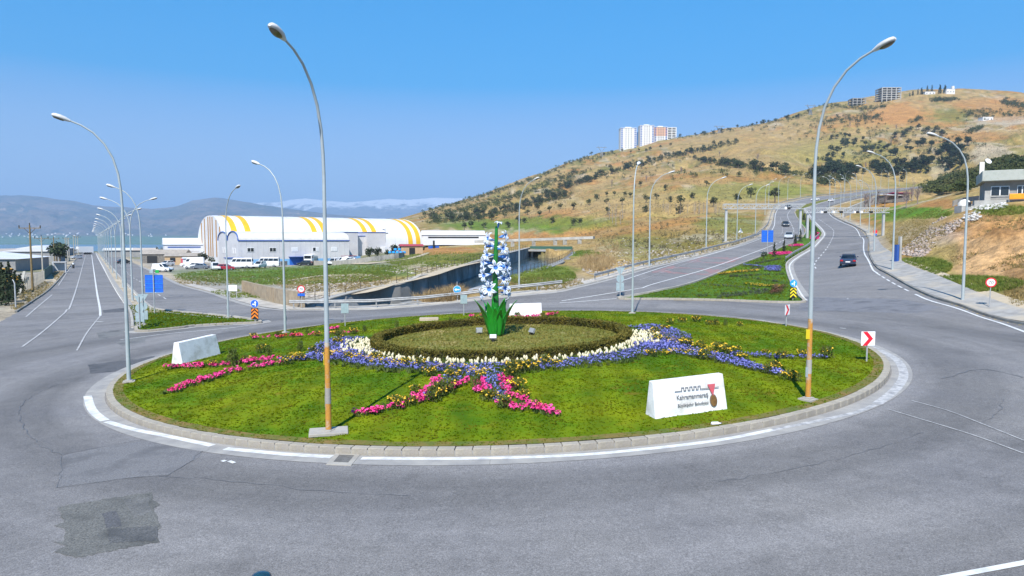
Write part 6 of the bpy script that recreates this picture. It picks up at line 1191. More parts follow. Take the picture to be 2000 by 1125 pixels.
p = at(1884, 396, 97); ov = empty('clay_oven', (p.x, p.y, Gz(p.x, p.y)), 0, 'white domed oven beside the bank house', 'oven'); part(ov, 'plinth', M_PCONC, [((0, 0, .3), (1.8, 1.6, 1.0))]); mb = MB(); mb.lathe([(.85, .75), (.8, 1.2), (.5, 1.6), (.05, 1.75)], 16); mb.build('dome', mat('white_render', (.66, .62, .56), None), ov, True); part(ov, 'mouth', M_SK, [((.1, -.8, 1.05), (.5, .3, .5))])
o = sweep('garden_wall', wl_([(1862, 402), (1880, 396), (1912, 393)]), [(0, -.4), (.25, -.4), (.25, 1.0), (0, 1.0)], M_RENDER, step=1); tag(o, 'low grey garden wall left of the bank house', 'wall')
o = sweep('retaining_wall', wl_([(1648, 425), (1675, 413), (1705, 400), (1745, 392)]), [(0, -2), (.5, -2), (.5, 2.6), (0, 2.6)], M_PCONC, step=3); tag(o, 'pale retaining wall under the far hill bend', 'wall')
# collapsed sheds by the retaining wall
p = gp(1742, 396); e = empty('ramshackle_shed', p, .3, 'ramshackle shed with red and white sheet roof below the far bend', 'shed'); part(e, 'wall', mat('dark_boards', (.12, .11, .10), None), [((0, 0, 1.2), (11, 5, 2.6))]); mb = MB(); mb.box((-2, -1, 2.9), (8, 5, .2), .1, rx=.12); mb.build('white_roof', M_HALLW, e); mb = MB(); mb.box((3, .5, 3.4), (8, 5, .2), -.15, rx=-.1); mb.build('red_roof', mat('crimson_sheet', (.33, .03, .10), (.25, .04, .08), 2, .6), e)
# blue panel and post on the pavement
p = gp(1750, 513); e = empty('utility_cabinet', p, .2, 'dark blue panel with a pale post at the foot of the rubble bank', 'cabinet'); part(e, 'panel', M_BLUET, [((0, 0, 1.0), (.3, .5, 2.1))]); part(e, 'post', M_PCONC, [((.45, 0, 1.4), (.25, .3, 3.2))])
e = sign_root(gp(1709, 472), -.3, 'small red and blue sign seen on the right-hand pavement far up', h=2.0); disc(e, .32, 1.7, M_SR); plate(e, .5, .3, 1.2, M_SB, 'sub_plate')

# ------------------------------------------------------------------ hilltop buildings
def tower(px0, px1, top, bot, d, m, fl, cols, label, depth=18, m2=None, frame=False):
    a, b = at(px0, bot, d), at(px1, bot, d); t = at(px0, top, d); w = b.x - a.x; h = t.z - a.z; e = empty('apartment_tower', ((a.x + b.x) / 2, d, a.z - 8), 0, label, 'building'); H = h + 8
    if frame:
        for k in range(fl + 1): part(e, 'floor_slab', m, [((0, depth / 2, 8 + h * k / fl), (w, depth, .9))])
        for i in range(cols + 1):
            for y in (0.4, depth - .4): part(e, 'column', m, [((-w / 2 + .6 + (w - 1.2) * i / cols, y, H / 2), (1.1, 1.1, H))])
        part(e, 'core', M_CONC, [((0, depth / 2, H / 2), (w * .75, depth * .35, H - .5))]); return e
    part(e, 'wall', m, [((0, depth / 2, H / 2), (w, depth, H))])
    if m2: part(e, 'upper_wall', m2, [((0, depth / 2, 8 + h * .75), (w + .2, depth + .2, h * .5))])
    part(e, 'roof_house', m, [((0, depth / 2, H + 1.2), (w * .4, depth * .5, 2.6))]); part(e, 'cornice', m, [((0, depth / 2, H), (w + .8, depth + .8, .7))])
    for nm, xs, ww, mm in (('balcony', (-.42, .42), w * .12, M_BLUET), ('window', [(-.5 + (i + 1) / (cols + 1)) * .66 for i in range(cols)], 1.3, M_GREYT)):
        mb = MB()
        for k in range(fl):
            for x in xs: mb.box((x * w, -.05 if not m2 else -.2, 8 + h * (k + .55) / fl), (ww, .5, h / fl * (.5 if nm == 'balcony' else .42)))
        tag(mb.build(nm, mm, e), kind='stuff')
    return e
M_APW = mat('apartment_white', (.66, .65, .63), None, rough=.8); M_APP = mat('apartment_peach', (.60, .36, .24), None, rough=.8)
tower(1212, 1243, 250, 290, 1130, M_APW, 11, 3, 'left white apartment tower on the hill skyline', 20); tower(1250, 1277, 245, 285, 1130, M_APW, 12, 3, 'middle white apartment tower on the hill skyline', 20); tower(1278, 1303, 248, 283, 1140, M_APW, 11, 4, 'white and peach apartment block on the hill skyline', 20, M_APP); tower(1303, 1321, 249, 279, 1140, M_APW, 9, 2, 'open grey apartment frame at the right end of the skyline group', 20, frame=True); tower(1243.5, 1249.5, 260, 285, 1160, mat('blue_glass', (.06, .17, .4), None, rough=.2), 8, 1, 'narrow blue glazed block between the white towers', 10)
e = tower(1722, 1760, 171, 193, 985, M_PCONC, 5, 4, 'bare concrete five-storey building frame on the hilltop', 18, frame=True); e = tower(1665, 1691, 192, 207, 1000, M_CONC, 3, 3, 'small unfinished concrete house frame on the hilltop', 14, frame=True)
for px, py, w, h, lab in ((1857, 178, 12, 6.5, 'white hilltop house with a small tower'), (1817, 177, 14, 3.2, 'low white hilltop house beside the dark trees'), (1930, 227, 12, 3.5, 'tiny white farmhouse below the right summit')):
    p = at(px, py, 985 if py < 200 else 800); e = empty('hill_house', (p.x, p.y, Gz(p.x, p.y) - .5), 0, lab, 'house'); part(e, 'wall', M_APW, [((0, 4, h / 2 + .5), (w, 8, h + 1))]); part(e, 'roof', M_PCONC, [((0, 4, h + 1.1), (w + .6, 8.6, .3))]); tag(part(e, 'window', M_GREYT, [((x, -.05, h * .55), (1.4, .2, 1.4)) for x in (-w / 3, 0, w / 3)]), kind='stuff')
    if 'tower' in lab: part(e, 'turret', M_APW, [((w / 2 - 1.5, 3, h + 3), (3, 3, 5))])
def pylon(px, py, d, h, label):
    p = at(px, py, d); e = empty('power_pylon', (p.x, d, Gz(p.x, d) - .5), 0, label, 'pylon'); M_PY = mat('pylon_steel', (.22, .24, .27), None, rough=.6, metal=.3)
    mb = MB(); mid = h * .5
    for sx in (-1, 1):
        for sy in (-1, 1): mb.bar((sx * 1.9, sy * 1.9, 0), (sx * .7, sy * .7, mid), .5); mb.bar((sx * .7, sy * .4, mid), (sx * 5.0, sy * .5, h * .86), .45)
    for k in range(5): z0, z1 = mid * k / 5, mid * (k + 1) / 5; r0, r1 = 1.9 - 1.2 * k / 5, 1.9 - 1.2 * (k + 1) / 5; mb.bar((-r0, -r0, z0), (r1, -r1, z1), .2); mb.bar((r0, -r0, z0), (-r1, -r1, z1), .2)
    mb.build('tower', M_PY, e); mb = MB(); mb.bar((-8, 0, h * .86), (8, 0, h * .86), .6); mb.bar((-5, 0, h), (-5, 0, h * .86), .3); mb.bar((5, 0, h), (5, 0, h * .86), .3); [mb.bar((-8 + 3.2 * k, 0, h * .86), (-6.4 + 3.2 * k, 0, h * .93), .2) for k in range(5)]; mb.build('crossarm', M_PY, e)
pylon(1175, 294, 1080, 18, 'lattice pylon left of the apartment towers'); pylon(1405, 250, 1060, 13, 'lattice pylon on the ridge right of the apartment towers'); pylon(1583, 217, 1010, 16, 'lattice pylon behind the right tall lamp')
# ------------------------------------------------------------------ left roadside
M_WOOD = mat('pole_wood', (.22, .155, .06), (.15, .105, .05), 3, .85); M_CPOLE = mat('pole_concrete', (.44, .41, .34), (.34, .31, .26), 2, .85)
def upole(px, py, h, m, arm, label, rz=.55):
    p = gp(px, py); e = empty('utility_pole', p, rz, label, 'utility pole', 'utility poles along the left road'); mb = MB(); mb.tube([(0, 0, -.2), (0, 0, h)], [.16, .10], 10); mb.build('pole', m, e, True)
    if arm:
        mb = MB(); mb.bar((-arm, 0, h - .4), (arm, 0, h - .4), .12, .1); mb.build('crossarm', M_WOOD, e); mb = MB(); mb.bar((-arm * .5, 0, h - .45), (0, 0, h - 1.2), .05); mb.bar((arm * .5, 0, h - .45), (0, 0, h - 1.2), .05); mb.build('brace', M_IRON, e)
        for x in (-arm + .05, 0, arm - .05): mb = MB(); mb.lathe([(.05, 0), (.09, .08), (.06, .16), (.09, .24), (.04, .34)], 10, (x, 0, h - .35 if x else h)); mb.build('insulator', M_SK, e)
upole(64, 570, 9.2, M_WOOD, 1.35, 'tall wooden pole with crossarm by the picket fence', .2)
for k, (px, py, h, m, arm) in enumerate(((84, 538, 8.0, M_CPOLE, 1.2), (107, 520, 8.0, M_WOOD, 1.3), (129.5, 514.5, 8.2, M_CPOLE, 0), (133, 512, 8.2, M_CPOLE, 1.2), (136, 510, 8.2, M_CPOLE, 0), (145, 503, 9.5, M_CPOLE, 0), (149, 501, 9.5, M_CPOLE, 1.3), (153, 498.5, 9.0, M_CPOLE, 1.2))):
    upole(px, py, h, m, arm, f'{["second", "third", "fourth", "fifth", "sixth", "seventh", "eighth", "ninth"][k]} utility pole from the near end of the left road')
p = gp(31, 603); o = MB().tube([(0, 0, -.2), (0, 0, 2.6), (-.12, 0, 2.9), (-.2, 0, 3.0)], [.075, .06, .05, .04], 8).build('iron_post', M_SPOST, None, True, loc=p); tag(o, 'bent bare post at the driveway on the left', 'post')
fe = empty('picket_fence', gp(50, 568), 0, 'row of pale upright concrete pickets beside the wooden pole', 'fence'); pk = None; line_ = smooth_line(wl_([(50, 568), (66, 561), (80, 553), (87, 549)]), step=.5)
for x, y, a in along(line_, .95, 0):
    if pk is None: mb = MB(); mb.box((0, 0, .85), (.26, .14, 2.0)); pk = mb.build('picket', M_CPOLE); o = pk
    else: o = pk.copy(); COL.objects.link(o)
    o.parent = fe; o.location = Vector((x, y, Gz(x, y))) - fe.location; o.rotation_euler = (random.uniform(-.06, .06), random.uniform(-.06, .06), a)
mb = MB(); a, b = gp(38, 574), gp(49, 566); mb.bar(a, b + Vector((0, 0, 2.6)), .3, .2); o = mb.build('leaning_post', M_CPOLE); tag(o, 'pale post leaning at the near end of the picket fence', 'post')
o = sweep('mesh_fence', wl_([(88, 546), (98, 537), (106, 531)]), [(0, 0), (.08, 0), (.08, 1.9), (0, 1.9)], mat('green_mesh', (.05, .10, .07), (.07, .12, .09), 3, .8), step=1); tag(o, 'dark green fence panel beyond the pickets', 'fence')
p = gp(117, 533); e = empty('bus_shelter', p, .45, 'small white bus shelter on the left verge', 'bus shelter'); part(e, 'roof', M_HALLW, [((0, 0, 2.4), (2.6, 1.6, .14))]); part(e, 'back_panel', mat('shelter_glass', (.42, .46, .50), None, rough=.2), [((0, .7, 1.3), (2.3, .06, 1.9))])
for x in (-1.15, 1.15):
    for y in (-.65, .65): part(e, 'post', M_HALLW, [((x, y, 1.2), (.12, .12, 2.4))])
part(e, 'bench', M_CPOLE, [((0, .35, .45), (2.0, .4, .08))])
p = gp(143.5, 524); e = empty('marker_post', p, 0, 'short black and white marker post at the left road edge', 'post'); part(e, 'base', M_SK, [((0, 0, .5), (.34, .34, 1.0))]); part(e, 'top', M_SW, [((0, 0, 1.2), (.3, .3, .4))])
def flat_shed(px, py, d, l, w, h, rh, rz, label, roof): p = at(px, py, d); e = empty('work_shed', (p.x, p.y, GZ0), rz, label, 'building'); part(e, 'wall', mat('shed_grey', (.22, .225, .235), (.30, .29, .27), 1, .8), [((0, 0, h / 2), (l, w, h))]); mb = MB(); k = w / 2 + .5; mb.prism([(-l / 2 - .4, -k, h - .05), (-l / 2 - .4, k, h - .05), (-l / 2 - .4, 0, h + rh)], (l + .8, 0, 0)); mb.build('roof', roof, e); part(e, 'door', M_SK, [((l / 2 + .02, 0, 1.3), (.1, 3, 2.6))])
flat_shed(-30, 515, 165, 26, 20, 3.0, 1.3, math.radians(110), 'wide pale-roofed workshop left of the far road', M_HALLW); flat_shed(70, 500, 235, 18, 16, 3.6, 1.2, math.radians(115), 'second pale-roofed workshop beyond the roadside tree', M_HALLW); flat_shed(-20, 502, 230, 30, 14, 3.2, 1.2, math.radians(100), 'rust-walled shed at the far left edge', mat('dull_roof', (.42, .36, .31), None)); flat_shed(90, 496, 320, 36, 16, 3.6, 1.4, math.radians(112), 'distant pale shed behind the workshops', M_HALLW); flat_shed(-120, 520, 140, 20, 12, 2.6, 1.0, math.radians(110), 'pale shed roof half out of the picture at the left', M_HALLW)
flat_shed(235, 495, 300, 12, 8, 3, 1, .4, 'far hut right of the double lamps', M_ROOFB); flat_shed(285, 493, 300, 9, 7, 3, 1, .4, 'far hut left of the dark barn', mat('dull_roof', (.42, .36, .31), None))
p = gp(62, 556); V, F = [], []; n = 30
for i in range(11):
    for j in range(n): r = i / 10 * 5.2; a = 2 * math.pi * j / n; V.append((p.x - 16 + r * math.cos(a) * 1.2, p.y + 10 + r * math.sin(a), p.z + 2.9 * (1 - i / 10) ** 1.15 + random.uniform(-.12, .12) - .1))
F = [(i * n + j, i * n + (j + 1) % n, (i + 1) * n + (j + 1) % n, (i + 1) * n + j) for i in range(10) for j in range(n)]
mb = MB(); mb.add(V, F); o = mb.build('gravel_heap', mat('grey_gravel', (.30, .29, .29), (.20, .20, .20), 3, .95, .6, 20, coord='Position'), smooth=True); tag(o, 'grey gravel heap behind the picket fence', 'heap')
# ------------------------------------------------------------------ vectorised survey: many spots at once
def gpv(px, py, chunk=1500):
    px = np.asarray(px, float); py = np.asarray(py, float); R_ = np.exp(np.linspace(math.log(20), math.log(1500), 420)); out = []
    for s in range(0, len(px), chunk):
        a, b, c = ray(px[s:s + chunk], py[s:s + chunk]); h = np.hypot(a, b); a, b, c = a / h, b / h, c / h
        X = a[:, None] * R_; Y = b[:, None] * R_; f = G(X.ravel(), Y.ravel()).reshape(X.shape) - (CAMZ + c[:, None] * R_); k = np.argmax(f > 0, 1); ok = (f[np.arange(len(k)), k] > 0) & (k > 0); k = np.maximum(k, 1); i = np.arange(len(k))
        f0, f1 = f[i, k - 1], f[i, k]; t = R_[k - 1] + (R_[k] - R_[k - 1]) * (-f0) / np.where(np.abs(f1 - f0) < 1e-9, 1, f1 - f0); x, y = a * t, b * t; q = np.c_[x, y, G(x, y)]; out.append(q[ok])
    return np.vstack(out)
def inroad(P): return inpoly(ROADPOLY, P[:, 0], P[:, 1]) & ~inpoly(MEDPOLY_R, P[:, 0], P[:, 1])
def zone(cx, cy, rx, ry, n):
    a = rng.uniform(0, 2 * np.pi, n); r = np.sqrt(rng.uniform(0, 1, n)); P = gpv(cx + rx * r * np.cos(a), cy + ry * r * np.sin(a)); return P[~inroad(P) & ~inpoly(CANPOLY, P[:, 0], P[:, 1]) & ~inpoly(PAVEPOLY, P[:, 0], P[:, 1])]
def bandpts(L, w, n):
    L = np.array(L, float); d = np.r_[0, np.cumsum(np.hypot(*np.diff(L, axis=0).T))]; s = rng.uniform(0, d[-1], n); return np.interp(s, d, L[:, 0]) + rng.normal(0, w, n), np.interp(s, d, L[:, 1]) + rng.normal(0, w * .55, n)
# ------------------------------------------------------------------ trees
M_OLIVE = mat('olive_leaf', (.026, .042, .012), (.055, .068, .018), 1.2, .8, trans=.15, rnd=.3); M_CON = mat('conifer_leaf', (.014, .028, .010), (.032, .048, .014), 1.2, .85, trans=.1, rnd=.25); M_BARK = mat('bark', (.10, .075, .05), (.16, .125, .09), 4, .9); M_BRT = mat('bare_twig', (.34, .30, .25), (.24, .19, .15), 2, .9); M_GREYB = mat('grey_twig', (.24, .19, .18), (.17, .13, .12), 2, .9, rnd=.2)
def clump_faces(c, r, n, s, v, f, squash=.8):
    for _ in range(n):
        d = Vector((random.gauss(0, 1), random.gauss(0, 1), random.gauss(0, 1))).normalized(); p = Vector(c) + Vector((d.x * r, d.y * r, d.z * r * squash)) * random.uniform(.55, 1.05); u = Vector((random.gauss(0, 1), random.gauss(0, 1), random.gauss(0, .6))).normalized(); w = u.cross(d + Vector((random.gauss(0, .4),) * 3)).normalized(); q = s * random.uniform(.6, 1.3); k = len(v)
        v += [p - u * q * .5, p + w * q * .45, p + u * q * .6, p - w * q * .4]; f.append((k, k + 1, k + 2, k + 3))
def make_olive(seed, h=4.2, lob=6, name='olive_tree', m=None, cr=1.0):
    random.seed(seed); e = empty(name); mb = MB(); mb.tube([(0, 0, -.3), (.08, .03, h * .2), (-.05, .05, h * .42)], [.22, .17, .12], 7); L = []
    for k in range(lob):
        a = 6.28 * k / lob + random.uniform(-.4, .4); r = random.uniform(.45, 1.0) * h * .26 * cr; z = h * random.uniform(.36, .74); L.append((r * math.cos(a), r * math.sin(a), z)); mb.tube([(-.03, .04, h * .36), (r * .5 * math.cos(a), r * .5 * math.sin(a), h * .48), L[-1]], [.09, .06, .03], 5)
    L.append((random.uniform(-.2, .2), random.uniform(-.2, .2), h * .74)); mb.build('trunk', M_BARK, e); v, f = [], []
    for c in L: clump_faces(c, h * .19 * random.uniform(.75, 1.2) * cr, 44, h * .085, v, f)
    mb = MB(); mb.add(v, f); mb.build('crown', m or M_OLIVE, e, fix=False); return e
def make_conifer(seed, h=6.0, w=1.5, name='cypress'):
    random.seed(seed); e = empty(name); mb = MB(); mb.tube([(0, 0, -.2), (0, 0, h * .5), (0, 0, h * .93)], [.16, .10, .02], 6); mb.build('trunk', M_BARK, e); v, f = [], []
    for k in range(16):
        z = h * (.08 + .9 * k / 15); r = w * .5 * (1 - (z / h) ** 1.4) * random.uniform(.8, 1.15) + .06; clump_faces((random.uniform(-.1, .1) * w, random.uniform(-.1, .1) * w, z), r, 30, .26 * max(.6, w / 1.5), v, f, 1.1)
    mb = MB(); mb.add(v, f); mb.build('crown', M_CON, e, fix=False); return e
def make_bare(seed, h=6.0, name='bare_tree', m=None, spread=.25, n=22):
    random.seed(seed); e = empty(name); mb = MB(); mb.tube([(0, 0, -.2), (.05, 0, h * .5), (0, .05, h)], [.10, .07, .015], 6); mb.build('trunk', m or M_BRT, e); mb = MB()
    for k in range(n): z = h * random.uniform(.25, .92); a = random.uniform(0, 6.28); l = h * spread * random.uniform(.5, 1.1) * (1.1 - z / h * .6); b = Vector((math.cos(a) * l * .6, math.sin(a) * l * .6, z + l * .9)); mb.tube([(0, 0, z), b], [.03, .010], 4, False); mb.tube([Vector((0, 0, z)).lerp(b, .5), b + Vector((random.uniform(-.4, .4), random.uniform(-.4, .4), .3))], [.018, .006], 4, False)
    mb.build('crown', m or M_BRT, e, fix=False); return e
OL = [make_olive(s, 4.2, 6 + s % 3, cr=.9 + .08 * (s % 4)) for s in range(5)]; PI_ = [make_olive(20 + s, 5.2, 8, 'pine_tree', M_CON, .95) for s in range(3)]; CY_ = [make_conifer(30 + s, 6, 1.9 + .4 * s) for s in range(3)]; BA = [make_bare(40 + s) for s in range(3)]; GB = [make_bare(50 + s, 3.4, 'bare_bush', M_GREYB, .5, 46) for s in range(2)]
tu = set(); NT = [0]
def tree(protos, P, s, label, cat, group, sink=.1):
    q = protos[random.randrange(len(protos))]
    if q.name not in tu: tu.add(q.name); o = q
    else: o = copy_tree(q)
    s = s * random.uniform(.82, 1.2); o.location = (P[0], P[1], P[2] - sink); o.scale = (s * random.uniform(.9, 1.1), s * random.uniform(.9, 1.1), s); o.rotation_euler = (0, 0, random.uniform(0, 6.28)); tag(o, label, cat, group); NT[0] += 1
random.seed(5)
def plant(pts, protos, s, label, cat, group):
    if not len(pts): return
    for p in gpv([q[0] for q in pts], [q[1] for q in pts]):
        d = math.hypot(p[0], p[1]); tree(protos, p, s, label, cat, group)
plant([(1185, 384), (1200, 382), (1221, 384), (1231, 386), (1282, 389), (1309, 395), (1329, 401), (1352, 388), (1185, 399), (1187, 419), (1261, 415), (1393, 403), (1440, 400), (1327, 418), (1251, 364), (1380, 364), (1215, 400), (1262, 396), (1300, 372), (1150, 400), (1165, 392), (1120, 410)], OL, 1.22, 'round dark olive tree dotted on the lower hill behind the uphill lanes', 'tree', 'olives on the lower hill')
plant([(1466, 386), (1513, 396)], OL, 1.7, 'larger dark tree close to the left side of the far bend', 'tree', 'large trees by the bend')
plant([(920, 446), (946, 446), (907, 449), (992, 445), (1012, 436), (1024, 436), (1054, 423), (1073, 415), (1079, 436), (1121, 441), (1133, 439), (1094, 408), (1006, 418), (1049, 410), (960, 430), (985, 425), (1030, 420), (935, 433)], OL, 1.15, 'olive tree on the green field beyond the canal', 'tree', 'olives on the green field')
def band(L, w, n, protos, s, label, grp): x, y = bandpts(L, w, n); plant(list(zip(x, y)), protos, s, label, 'tree', grp)
band([(840, 433), (900, 428), (960, 420), (1010, 405), (1060, 395), (1110, 380)], 5, 46, OL, 1.65, 'olive tree in the lowest wooded band left on the hill', 'lowest wooded band')
band([(1060, 383), (1100, 369), (1190, 339), (1280, 313), (1370, 294), (1440, 278)], 4, 62, OL, 1.77, 'olive tree in the long diagonal row climbing the hill', 'diagonal row')
band([(1360, 313), (1424, 325), (1482, 332), (1532, 339), (1568, 343)], 3, 34, OL, 1.83, 'olive tree in the level row across mid hill', 'middle row')
band([(1325, 271), (1415, 258), (1482, 243), (1550, 232), (1586, 219)], 2.5, 30, OL, 1.65, 'small tree on the skyline left of the right tall lamp', 'skyline trees')
band([(1590, 345), (1625, 335), (1660, 345)], 9, 30, PI_, 1.83, 'dark pine in the grove above the far bend', 'grove above the bend')
band([(1740, 345), (1770, 330), (1815, 320), (1835, 300), (1870, 290)], 8, 28, PI_, 1.65, 'dark pine in the chain of trees right of the grove', 'right chain of pines')
band([(1630, 300), (1660, 280), (1700, 300), (1740, 275), (1790, 255), (1850, 265)], 9, 30, OL, 1.83, 'scattered dark tree below the hilltop', 'trees below the hilltop')
band([(1615, 325), (1640, 300), (1655, 270)], 9, 24, PI_, 1.35, 'dark pine left of the upper right lamp head', 'pines left of the upper lamp')
band([(1680, 340), (1720, 335), (1760, 345), (1800, 335)], 7, 28, PI_, 1.4, 'dark pine just above the far road', 'pines just above the far road')
band([(1690, 305), (1740, 300), (1800, 285), (1880, 300)], 9, 26, PI_, 1.4, 'dark pine half way up the right slope', 'pines half way up the right slope')
band([(1840, 330), (1880, 320), (1860, 300), (1890, 280)], 8, 20, PI_, 1.5, 'dark pine beside the pale track on the right', 'pines beside the pale track')
band([(1100, 305), (1150, 300), (1200, 293)], 3, 22, OL, 1.5, 'dark tree on the left shoulder skyline', 'left shoulder trees')
for px, py, s in ((1783, 181, .9), (1793, 179, .9), (1800, 180, 1.3), (1811, 180, 1.4), (1820, 180, 1.5), (1836, 180, 1.5), (1846, 180, 1.4), (1777, 185, .8)): P = at(px, py, 990); tree(CY_, (P.x, P.y, Gz(P.x, P.y)), s * 1.35, 'dark cypress on the summit beside the white hilltop houses', 'tree', 'summit cypresses')
plant([(1215, 297), (1232, 300), (1248, 296), (1270, 294), (1290, 290), (1180, 305), (1310, 285), (1195, 300), (1262, 297)], OL, 1.5, 'dark tree at the foot of the apartment towers', 'tree', 'trees below the towers')
# nearer single trees
def one(px, py, protos, s, label, cat='tree', grp=None): P = gp(px, py); tree(protos, P, s, label, cat, grp)
one(398, 517, PI_, .95, 'dark bushy tree left of the factory porch'); one(414, 519, OL, .8, 'smaller bushy tree right beside the factory porch'); one(722, 508, PI_, .85, 'dark spreading tree by the grey step blocks'); one(738, 506, PI_, .75, 'second dark tree below the grey step blocks')
one(756, 503, OL, .75, 'bush beside the blue barrels'); one(770, 501, PI_, .8, 'dark bush behind the blue barrels'); one(785, 499, OL, .7, 'bush left of the red-roofed shed'); one(822, 495, OL, .6, 'bush right of the red-roofed shed'); one(118, 522, PI_, 1.35, 'large dark tree among the poles of the left road'); one(112, 517, PI_, 1.3, 'dark tree behind the large roadside tree')
one(307, 502, CY_, .9, 'dark tree left of the open barn'); one(332, 503, PI_, .8, 'dark leaning tree before the tan house'); one(318, 504, GB, 1.2, 'bare bush beside the open barn', 'bush')
for k, (px, py, s) in enumerate(((5, 590, .75), (18, 583, .8), (30, 577, .62), (40, 572, .5), (-8, 596, .8), (12, 597, .6), (24, 590, .55), (0, 584, .8))): one(px, py, CY_, s, 'dark conifer shrub in the clump at the left picture edge', 'shrub', 'conifer shrubs at the left edge')
one(1531, 494, CY_, .40, 'small pointed cypress on the right median beside the pink patch', 'cypress'); one(1512, 502, CY_, .36, 'thin young conifer left of the small cypress on the median', 'cypress'); one(1492, 508, OL, .42, 'small dark palm-like bush under the blue median board', 'bush'); one(1547, 487, GB, .3, 'brown rounded bush on the right median', 'bush'); one(1563, 472, CY_, .45, 'dark cypress by the gantry leg on the median', 'cypress'); one(1553, 478, CY_, .3, 'tiny cypress just below the gantry leg', 'cypress')
for px, py in ((1575, 440), (1570, 430), (1563, 420), (1580, 450), (1592, 462)): one(px, py, CY_, .42, 'dark cypress in the upper median row', 'cypress', 'upper median cypresses')
plant([(random.uniform(1290, 1405), random.uniform(413, 421)) for _ in range(22)], BA, .75, 'pale leafless poplar in the thin grove behind the uphill lanes', 'tree', 'leafless poplars')
plant([(1196, 436), (1203, 440), (1212, 438), (1216, 428), (1190, 430)], BA, 1.3, 'tall pale leafless tree at the toe of the slope beyond the canal', 'tree', 'leafless trees at the slope toe')
plant([(1715, 402), (1728, 404), (1752, 398), (1766, 396), (1780, 394), (1792, 398), (1770, 404), (1700, 405), (1690, 408)], GB, 1.3, 'bare reddish bush beside the ramshackle shed', 'bush', 'bare bushes by the shed')
one(1783, 392, BA, 1.6, 'tall dark leafless tree right of the ramshackle shed'); one(1950, 392, BA, .55, 'bare sapling in front of the bank house'); one(1985, 392, BA, .6, 'bare sapling at the right end of the bank house')
plant([(1240, 372), (1262, 356), (1330, 340), (1405, 305), (1195, 365), (1480, 315), (1690, 330), (1740, 285), (1660, 250), (1750, 255)], GB, 1.7, 'pale bare shrub on the open hillside', 'shrub', 'pale bare hillside shrubs')
# wooded masses too dense to count: one mass each
def wood(name, P, m, label, s=.9, n=26, ht=2.6):
    random.seed(9); v, f = [], []
    for c in ((0, 0, ht * .62), (.7, .2, ht * .45), (-.6, .3, ht * .5), (.1, -.5, ht * .42)): clump_faces(c, ht * .30, n // 4, ht * .2, v, f)
    v = np.array([tuple(q) for q in v]); o = scatter(name, P, (v, f, [0] * len(f)), m, s * .7, s * 1.35, .1); tag(o, label, kind='stuff'); return o
M_WOODL = mat('woodland_leaf', (.034, .052, .010), (.075, .088, .016), .03, .85, coord='Position', trans=.12, c3=(.10, .085, .025), scale3=.06)
def bz(L, w, n): x, y = bandpts(L, w, n); return gpv(x, y)
Pw = np.vstack([zone(1970, 335, 60, 22, 420), zone(1900, 352, 70, 14, 260), bz([(1820, 372), (1870, 360), (1930, 345), (2010, 320)], 8, 260), zone(1850, 372, 50, 9, 150)])
wood('hillside_wood', Pw, M_WOODL, 'dense mixed scrub wood above the bank house', 1.35, 40)
wood('ridge_scrub', np.vstack([bz([(828, 418), (880, 402), (930, 388), (1000, 366), (1060, 344), (1110, 320), (1200, 300)], 4, 420), bz([(835, 428), (900, 414), (960, 400), (1030, 378), (1090, 352), (1140, 335)], 7, 420), bz([(1595, 205), (1640, 210), (1700, 215), (1735, 205)], 5, 160), bz([(1600, 240), (1660, 235), (1720, 228)], 7, 150), bz([(1820, 197), (1870, 195)], 3, 110), bz([(1955, 200), (1985, 205), (2000, 212)], 5, 140), bz([(1880, 225), (1950, 222), (2000, 225)], 9, 120), zone(1660, 320, 90, 18, 60), zone(1300, 330, 200, 25, 110), zone(1800, 290, 140, 40, 140), bz([(1885, 262), (1920, 250)], 3, 50), bz([(1780, 240), (1800, 232)], 3, 30), zone(1620, 350, 45, 14, 120), zone(1600, 250, 140, 30, 120)]), M_WOODL, 'low evergreen scrub patches over the hill', 1.7, 24)
wood('belt_scrub', np.vstack([bz([(840, 436), (900, 430), (960, 422), (1010, 408), (1060, 396), (1110, 381)], 6, 420), bz([(1060, 383), (1100, 369), (1190, 339), (1280, 313), (1370, 294), (1440, 278)], 4.5, 460), bz([(1360, 313), (1424, 325), (1482, 332), (1532, 339), (1568, 343)], 3, 220), bz([(1325, 271), (1415, 258), (1482, 243), (1550, 232), (1586, 219)], 3, 170), bz([(1590, 348), (1625, 335), (1665, 345)], 9, 130), bz([(1740, 345), (1770, 330), (1815, 320), (1870, 290)], 8, 120)]), M_WOODL, 'undergrowth filling the tree belts of the hill', 1.25, 24)
wood('low_scrub', np.vstack([zone(1250, 350, 330, 60, 1900), zone(1650, 280, 330, 60, 2300), zone(1900, 250, 130, 60, 900), zone(1280, 440, 170, 50, 600), zone(1000, 400, 160, 40, 700)]), mat('dull_scrub', (.075, .070, .028), (.14, .11, .05), .05, .9, coord='Position'), 'knee-high dry scrub sprinkled over the whole hill', .42, 16)

